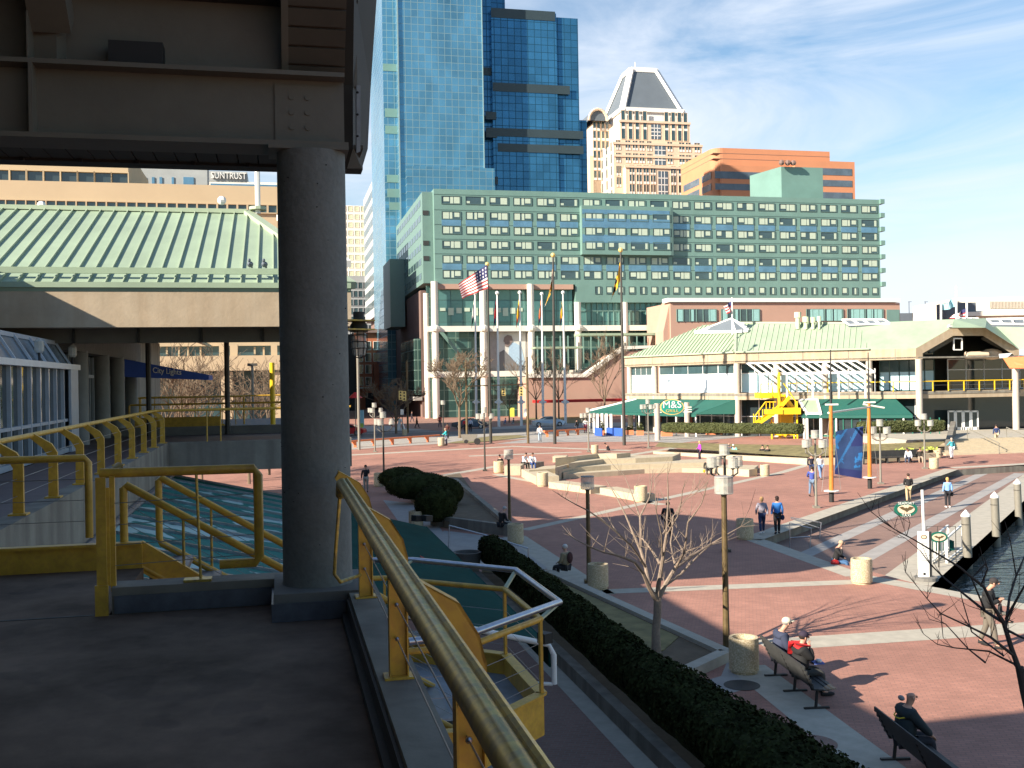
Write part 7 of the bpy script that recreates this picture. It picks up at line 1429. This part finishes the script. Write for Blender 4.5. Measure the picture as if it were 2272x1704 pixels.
def person(lb, loc, head, pose='stand', h=1.74, top=(.05, .05, .06), leg=(.03, .04, .08), hair=(.05, .03, .02), hat=None, sk='skin', arms=('down', 'down'), bag=None, shoe=(.02, .02, .02), step=.28, tilt=0., lean=0., near=False, coat=0., turn=0., group=None, female=False, bulk=1.):
    T = thing('person', lb, 'person', (0, 0, 0), group); k = h / 1.75
    sit = pose.startswith('sit'); pz = {'stand': .95, 'walk': .94, 'sit': .53, 'sitlow': .34, 'ground': .15}[pose]
    P = {}; P['pel'] = (0, 0, pz); ln = lean
    def up(z, y=0, x=0): return (x, y + ln * (z), pz + z)
    P['wai'] = up(.18, -.01); P['che'] = up(.38, 0); P['shc'] = up(.47, -.01); P['nek'] = up(.55, .0 + ln * .1); P['jaw'] = up(.62, .035 + tilt * .04); P['hea'] = up(.70, .03 + tilt * .08); P['cro'] = up(.775, .01 + tilt * .08)
    sw = .165 if female else .19
    for s_, n_ in ((-1, 'l'), (1, 'r')):
        P['sh' + n_] = up(.46, -.01, s_ * sw); P['hip' + n_] = (s_ * .09, 0, pz - .03)
        if sit:
            kz = {'sit': .50, 'sitlow': .46, 'ground': .42}[pose]; P['kn' + n_] = (s_ * .13, .42, kz); P['an' + n_] = (s_ * .13, .45 if pose == 'sit' else .62, .09); P['to' + n_] = (s_ * .14, P['an' + n_][1] + .17, .04)
        else:
            f = step * s_ * (1 if pose == 'walk' else .12); P['kn' + n_] = (s_ * .095, f * .5 + .04, .50); P['an' + n_] = (s_ * .10, f, .09 + (.05 if f < -.1 else 0)); P['to' + n_] = (s_ * .11, f + .16, .035)
        am = arms[0 if s_ < 0 else 1]; sh = P['sh' + n_]; q = lambda x, y, z: (sh[0] + s_ * x, sh[1] + y, sh[2] + z)
        P['el' + n_], P['wr' + n_] = {'down': (q(.07, -.03, -.28), q(.08, .06, -.52)), 'swing': (q(.08, -.10 * s_, -.27), q(.07, .06 - .2 * s_, -.50)), 'lap': (q(.05, .06, -.27), q(-.06, .28, -.34)),
            'face': (q(.02, .18, -.20), q(-.09, .16, .07)), 'hold': (q(.05, .10, -.25), q(-.10, .28, -.16)), 'back': (q(.09, -.08, -.27), q(-.02, -.14, -.42)), 'knee': (q(.05, .18, -.22), q(-.04, .38, -.40)), 'out': (q(.10, .14, -.22), q(.06, .38, -.30))}[am]
    def m_(a, b, t): return tuple(a[i] + (b[i] - a[i]) * t for i in range(3))
    def lim(n_, dr=0.): return [(P['hip' + n_], .085 + dr), (m_(P['hip' + n_], P['kn' + n_], .5), .078 + dr), (P['kn' + n_], .055 + dr), (m_(P['kn' + n_], P['an' + n_], .4), .052 + dr), (P['an' + n_], .038 + dr)]
    def arm(n_, dr=0.): return [(P['sh' + n_], .055 + dr), (P['el' + n_], .040 + dr), (P['wr' + n_], .027 + dr)]
    tor = [(P['pel'], (.15, .11)), (P['wai'], (.13, .095)), (P['che'], (.155, .105)), (P['shc'], (.12, .08)), (P['nek'], .052)]
    body = [tor, [(P['nek'], .052), (P['jaw'], (.062, .070)), (P['hea'], (.078, .095)), (P['cro'], (.062, .078))]]
    for n_ in 'lr':
        s_ = -1 if n_ == 'l' else 1; w = Vector(P['wr' + n_]); d_ = (w - Vector(P['el' + n_])).normalized(); pal = w + d_ * .06
        body += [[(P['shc'], .12), *arm(n_), (tuple(w + d_ * .05), (.034, .022))], [(P['pel'], .12), *lim(n_), (P['to' + n_], (.040, .03))]]
        if near:
            sd = d_.cross(Vector((0, 0, 1))); sd = sd.normalized() if sd.length > .1 else Vector((1, 0, 0)); dn = Vector((0, 0, -1)) if abs(d_.z) < .8 else Vector((0, 1, 0))
            for i in range(4): b = pal + sd * (.024 - .016 * i); L_ = (.062, .072, .068, .05)[i]; body.append([(tuple(w + d_ * .05), .03), (tuple(b), .0105), (tuple(b + d_ * L_ * .5 + dn * .008), .0095), (tuple(b + d_ * L_ * .8 + dn * .03), .008)])
            tb_ = w + d_ * .02 + sd * .034 * -s_; body.append([(tuple(w + d_ * .05), .03), (tuple(tb_), .012), (tuple(tb_ + d_ * .035 + dn * .015 - sd * .012 * s_), .010)])
    skin('body', body, T, sk, 1)
    jk = [[(P['pel'] if not coat else (0, 0, pz - coat), (.175, .135) if not coat else (.185, .15)), (m_(P['pel'], P['wai'], .0), (.175, .135)), (P['wai'], (.16, .125)), (P['che'], (.185, .135)), (P['shc'], (.15, .105)), (m_(P['shc'], P['nek'], .5), .07)]]
    if sit: jk = [[(P['pel'], (.18, .15)), (P['wai'], (.17, .14)), (P['che'], (.185, .14)), (P['shc'], (.15, .105)), (m_(P['shc'], P['nek'], .5), .07)]]
    for n_ in 'lr': jk.append([(P['shc'], .12), (P['sh' + n_], .078), (P['el' + n_], .060), (m_(P['el' + n_], P['wr' + n_], .92), .044)])
    if bulk != 1: jk = [[(p, (r[0] * bulk, r[1] * bulk) if isinstance(r, tuple) else r * bulk) for p, r in L] for L in jk]
    skin('jacket', jk, T, cmat(top)); 
    tr = []
    for n_ in 'lr': l_ = lim(n_, .022); tr.append([((0, 0, pz), (.16, .13)), *l_])
    skin('trousers', tr, T, cmat(leg))
    for n_ in 'lr':
        a, t = Vector(P['an' + n_]), Vector(P['to' + n_]); MB().tube([a + Vector((0, -.05, -.04)), a + Vector((0, .02, -.045)), t + Vector((0, 0, .005)), t + Vector((0, .06, 0))], [.045, .052, .046, .025], 8).build('shoe', cmat(shoe), T, smooth=True)
    H = Vector(P['hea']); C = Vector(P['cro'])
    f_ = MB(); f_.sph(H + Vector((0, .100, -.005)), (.014, .022, .024), 6, 5); f_.sph(H + Vector((-.082, .0, -.01)), (.014, .02, .03), 6, 5); f_.sph(H + Vector((.082, 0, -.01)), (.014, .02, .03), 6, 5); f_.build('nose_and_ears', sk, T, smooth=True)
    e_ = MB(); e_.sph(H + Vector((-.032, .088, .015)), (.011, .008, .008), 6, 4); e_.sph(H + Vector((.032, .088, .015)), (.011, .008, .008), 6, 4); e_.build('eyes', 'black', T); MB().sph(H + Vector((0, .088, -.045)), (.024, .008, .006), 6, 4).build('mouth', cmat((.30, .10, .08)), T)
    hc = H + Vector((0, -.018, .032))
    if hair: 
        hm = MB(); hm.sph(hc, (.093, .103, .092), 14, 10, jit=.02)
        if female: hm.sph(H + Vector((0, -.055, -.03)), (.085, .06, .10), 10, 8)
        hm.build('hair', cmat(hair), T, smooth=True)
    if hat: hh = MB(); hh.sph(hc + Vector((0, .006, .022)), (.100, .108, .085), 14, 8); hh.sph(hc + Vector((0, .12, .012)), (.07, .075, .012), 10, 5); hh.build('cap', cmat(hat), T, smooth=True)
    if bag: b = Vector(P['wr' + bag[0]]) if bag[1] != 'back' else Vector(P['che']) + Vector((0, -.20, -.05)); bb_ = MB(); bb_.sph(b + Vector((0, 0, -.12 if bag[1] != 'back' else 0)), (.10 if bag[1] != 'back' else .15, .07 if bag[1] != 'back' else .09, .13 if bag[1] != 'back' else .22), 8, 6); bb_.build('bag', cmat(bag[2]), T, smooth=True)
    T.scale = (k,) * 3; T.location = loc; T.rotation_euler = (0, 0, head); T['_p'] = 0; del T['_p']
    return T, P
def hd(dx, dy): return math.atan2(-dx, dy)
R_ = math.radians
# near people
r_, a_, e_, n_ = B1; hb = hd(n_.x, n_.y)
def onb(BB, x, off=.14): r_, a_, e_, n_ = BB; p = a_ + e_ * x + n_ * off; return (p.x, p.y, 0)
L1 = (bB - bA).length
person('man in navy jacket and cream cap on the far end of the occupied bench', onb(B1, .35), hb, 'sit', top=(.035, .045, .085), leg=(.03, .035, .05), hair=(.3, .28, .25), hat=(.72, .66, .48), arms=('lap', 'lap'), near=True, tilt=1, lean=.12, h=1.86, bulk=1.34)
bt, P_b = person('person in black and red with dark cap, hand at the face, on the bench', onb(B1, L1 * .60), hb, 'sit', top=(.012, .012, .013), leg=(.05, .05, .045), hair=(.02, .015, .012), hat=(.03, .02, .04), arms=('lap', 'face'), near=True, tilt=.4, lean=.05, h=1.86, bulk=1.42)
skin('red_shoulders', [[((0, .0, .93), (.20, .155)), ((0, .01, 1.01), (.16, .125))], [((0, 0, .93), .14), ((-.19, -.0, .98), .105), ((-.23, .02, .86), .095)]], bt, cmat((.55, .015, .02)))
MB().xyz(-.16, .10, .28, .50, .66, .69).build('papers', cmat((.10, .16, .45)), bt); MB().sph((.02, .40, .72), (.09, .07, .04), 8, 5).build('white_cup', 'white', bt)
bg2, P_c = person('bald man in glasses and dark jacket with yellow chest stripe seated on the nearest bench', onb(B2, .55), hd(n_.x, n_.y), 'sit', h=1.84, top=(.018, .03, .035), leg=(.02, .022, .03), hair=None, shoe=(.02, .02, .02), arms=('knee', 'knee'), near=True, tilt=.3, lean=.10, bulk=1.38)
st_ = MB(); st_.tube([(-.215, -.045, .93), (-.10, -.145, .90), (0, -.155, .885), (.10, -.145, .90), (.215, -.045, .95)], .012, 6); st_.build('yellow_stripe', cmat((.65, .48, .03)), bg2)
fg = MB(); fg.sph((0, -.055, 1.22), (.088, .05, .045), 10, 6); fg.build('hair', cmat((.28, .26, .25)), bg2, smooth=True)
gm = MB(); gm.tube([(-.075, .06, 1.255), (-.06, .13, 1.25), (.06, .13, 1.25), (.075, .06, 1.255)], .005, 5); gm.build('glasses', 'black', bg2)
b = G(2193, 1436); wk_, P_w = person('walking man in black jacket and dark cap carrying a small child on his chest', b, hd(.85, -.5), 'walk', 1.82, top=(.014, .016, .018), leg=(.14, .125, .10), hair=(.05, .04, .03), hat=(.03, .025, .025), arms=('hold', 'hold'), near=True, tilt=1.2, lean=.05, step=.2, bulk=1.35)
ch = person('small child in a dark front carrier held by the walking man', (b.x + .85 * .30 * 1, b.y - .5 * .30, .70), hd(.85, -.5), 'sit', .80, top=(.02, .025, .03), leg=(.10, .10, .09), hair=(.32, .12, .06), arms=('down', 'down'))
b = G(1255, 1262, .30); person('old man in beige jacket with white hair sitting on the kerb of the tree bed', (b.x, b.y, -.12), hd(-.8, .6), 'sit', 1.72, top=(.30, .24, .15), leg=(.03, .03, .035), hair=(.62, .60, .58), arms=('lap', 'lap'), near=True, bulk=1.2, bag=('r', 'back', (.06, .02, .02)))
b = G(1112, 1172, .35); person('hunched person in black with pale hair seated on the ramp wall', (b.x, b.y, .05), hd(.7, .6), 'sit', 1.7, top=(.012, .012, .014), leg=(.012, .012, .016), hair=(.45, .42, .40), arms=('lap', 'lap'), lean=.2, tilt=1)
person('man in dark suit jacket and pale trousers standing with hand at his ear, far left', G(812, 1092), hd(.1, -1), 'stand', 1.80, top=(.015, .016, .022), leg=(.35, .33, .28), hair=(.03, .02, .015), arms=('face', 'down'))
person('dark clad walker half hidden behind the bare tree branches', G(1483, 1201), hd(.2, 1), 'walk', 1.76, top=(.014, .014, .02), leg=(.02, .02, .03), coat=.3, arms=('swing', 'swing'))
person('blonde woman in pale grey jacket walking away, left of the pair', G(1691, 1184), hd(.1, 1), 'walk', 1.70, top=(.34, .32, .38), leg=(.02, .035, .10), hair=(.36, .22, .10), shoe=(.7, .7, .7), female=True, arms=('swing', 'swing'), bag=('r', 'back', (.30, .28, .34)))
person('dark haired woman in bright blue coat walking away, right of the pair', G(1725, 1185), hd(.1, 1), 'walk', 1.74, top=(.03, .17, .50), leg=(.012, .012, .015), hair=(.025, .012, .01), female=True, coat=.22, bag=('r', 'hand', (.01, .02, .08)), step=.2)
b = G(1852, 1248, 0); person('man in black jacket and jeans, chin on hand, seated on the promenade kerb', (b.x, b.y - .1, -.46), hd(.75, -.3), 'sit', 1.75, top=(.015, .015, .017), leg=(.06, .14, .28), hair=(.40, .30, .20), arms=('lap', 'face'), lean=.18, tilt=1)
MB().sph((b.x - .1, b.y - .35, .06), (.17, .13, .12), 10, 6).build('red_bag', 'red', label='red bag under the seated man in black jacket', cat='bag')
person('person in black jumper and khaki trousers walking on the promenade', G(2016, 1116, PZ), hd(.2, 1), 'walk', 1.76, top=(.015, .015, .017), leg=(.50, .38, .22), hair=(.05, .025, .015), step=.12, arms=('lap', 'lap'))
person('blonde woman in light blue jumper with a dark bag on the promenade', G(2103, 1126, PZ), hd(.2, 1), 'stand', 1.72, top=(.22, .42, .75), leg=(.015, .015, .02), hair=(.55, .33, .12), shoe=(.7, .7, .7), female=True, coat=.1, bag=('r', 'hand', (.015, .015, .02)))
person('person in black sweatshirt left of the pair behind the grey lamp post', G(1801, 1062), hd(0, -1), 'walk', 1.78, top=(.012, .014, .03), leg=(.02, .035, .09), hair=(.08, .04, .02), arms=('down', 'down'))
person('person in white shirt and blue shorts right of the grey lamp post', G(1820, 1063), hd(.2, -1), 'walk', 1.76, top=(.75, .75, .75), leg=(.16, .26, .45), hair=(.12, .07, .04))
person('person in blue hooded top and jeans walking before the masts', G(1802, 1101), hd(.5, 1), 'walk', 1.78, top=(.05, .08, .32), leg=(.12, .18, .27), hair=(.04, .03, .02), arms=('out', 'down'))
person('blonde woman in bright purple jacket standing by the steps', G(1553, 1023), hd(-1, -.1), 'stand', 1.68, top=(.48, .05, .52), leg=(.02, .015, .03), hair=(.55, .38, .15), female=True, arms=('down', 'lap'))
def sitter(lb, u, v, zs, **k):              # seated on a ledge of height zs seen at the pixel of its seat
    p = G(u, v, zs) if zs > 0 else G(u, v); return person(lb, (p.x, p.y, p.z - .45 if zs > 0 else p.z), pose='sit', **k)
sitter('bald man in navy top sitting on the lawn wall', 1619, 1006, .6, head=hd(-.5, -1), top=(.03, .04, .14), leg=(.18, .28, .5), hair=(.5, .3, .2), tilt=1, lean=.15)
sitter('person in pale teal top bending beside the bald man in navy', 1632, 1008, .6, head=hd(-.8, -.8), top=(.22, .50, .45), leg=(.2, .2, .25), hair=(.75, .75, .7), tilt=1, lean=.35)
sitter('left figure of the dark pair seated on the lawn wall', 1692, 1010, .6, head=hd(0, -1), top=(.03, .028, .028), leg=(.015, .02, .04), hair=(.02, .02, .02)); sitter('right figure of the dark pair seated on the lawn wall, in jeans', 1703, 1011, .6, head=hd(.2, -1), top=(.04, .04, .035), leg=(.06, .12, .25), hair=(.04, .03, .02))
sitter('seated person in black top with yellow sleeves on the lowest stone wall', 1570, 1042, .35, head=hd(0, -1), top=(.02, .02, .02), leg=(.03, .03, .03), hair=(.02, .02, .02), bag=('r', 'hand', (.65, .45, .03)))
sitter('left of the two men in white shirts on the steps, in dark trousers', 1162, 1029, .7, head=hd(.7, -.7), top=(.78, .78, .78), leg=(.02, .02, .02), hair=(.03, .02, .02), arms=('knee', 'knee'), lean=.25, tilt=1); sitter('right of the two men in white shirts on the steps, in blue jeans', 1180, 1029, .7, head=hd(.3, -.9), top=(.76, .78, .80), leg=(.03, .07, .22), hair=(.06, .03, .02), arms=('knee', 'knee'), lean=.2, tilt=1)
sitter('dark haired person in black sitting behind the left bin of the steps', 1110, 1033, .45, head=hd(-.5, -.8), top=(.015, .012, .012), leg=(.02, .02, .02), hair=(.03, .02, .02), tilt=1)
sitter('person in black leaning over a backpack at the top of the steps', 1352, 1003, .4, head=hd(-1, -.2), top=(.015, .015, .02), leg=(.02, .02, .02), hair=(.03, .02, .02), lean=.4, tilt=1.5)
person('person in teal top and grey trousers leaning over the far bin', G(991, 988), hd(-1, -.2), 'stand', 1.74, top=(.03, .36, .40), leg=(.18, .19, .25), hair=(.4, .3, .22), arms=('out', 'out'), lean=.15)
person('dark skinned person in black and red top standing beyond the one in teal', G(993, 973), hd(0, -1), 'stand', 1.75, top=(.08, .02, .015), leg=(.02, .02, .02), sk='skin_dark', hair=(.01, .01, .01))
person('small distant walker in red top near the white columns', G(976, 948), hd(.2, 1), 'walk', 1.75, top=(.55, .03, .03), leg=(.03, .03, .05)); person('left figure of the distant dark pair by the brown poles', G(914, 937), hd(1, .3), 'walk', 1.8, top=(.02, .02, .03), leg=(.03, .03, .05)); person('right figure of the distant dark pair by the brown poles', G(925, 950), hd(1, .1), 'walk', 1.8, top=(.10, .05, .03), leg=(.05, .03, .02))
person('person in red top standing before the dark blue car', G(1032, 959), hd(0, 1), 'stand', 1.75, top=(.60, .02, .03), leg=(.02, .02, .02)); person('person in white and blue top before the dark blue car', G(1044, 958), hd(.1, 1), 'stand', 1.75, top=(.55, .60, .75), leg=(.02, .02, .03))
person('person in pale shirt and jeans walking toward the street barrier', G(1198, 980), hd(.1, 1), 'walk', 1.75, top=(.66, .62, .60), leg=(.30, .38, .46), hair=(.06, .04, .03), step=.1); person('dark clad person with backpack walking by the orange barrier', G(1280, 962), hd(-.6, .6), 'walk', 1.75, top=(.02, .02, .025), leg=(.03, .04, .06), bag=('r', 'back', (.02, .02, .02)))
person('person in long white top beside the corner conservatory', G(1299, 961), hd(0, 1), 'stand', 1.8, top=(.80, .80, .80), leg=(.30, .05, .09), coat=.2)
for k, (u, v, c_, lb) in enumerate(((1120, 941, (.10, .12, .3), 'person in blue resting on the grass by the road, left'), (1138, 941, (.03, .05, .05), 'person in dark top resting on the grass by the road, right'), (1075, 962, (.35, .4, .45), 'crouching person in pale grey by the dark flagpole'))): person(lb, G(u, v), hd(-1, -.3), 'ground', 1.7, top=c_, leg=(.4, .42, .45), arms=('lap', 'lap'), lean=-.2)
person('person in teal top and white trousers at the foot of the entrance steps', G(2112, 1018), hd(-.3, 1), 'stand', 1.72, top=(.06, .34, .40), leg=(.75, .75, .78), hair=(.4, .33, .28), female=True, arms=('out', 'down')); b = D(2211, 985, 93.6); person('person in navy top and tan trousers climbing the entrance steps', b, hd(.1, 1), 'walk', 1.75, top=(.02, .04, .12), leg=(.42, .34, .24), hair=(.03, .02, .02), step=.18)
sitter('hunched person in white on the dark bench', 2018, 1017, .5, head=hd(-.6, -.6), top=(.78, .80, .85), leg=(.05, .06, .1), hair=(.04, .03, .03), lean=.45, tilt=1.5); sitter('person in black seated at the right end of the dark bench', 2041, 1016, .5, head=hd(-.2, -1), top=(.03, .025, .02), leg=(.35, .27, .2), hair=(.05, .03, .02), tilt=1)
for o in list(bpy.data.objects):            # drop the placeholder that is not in the place
    if o.hide_render: bpy.data.objects.remove(o)
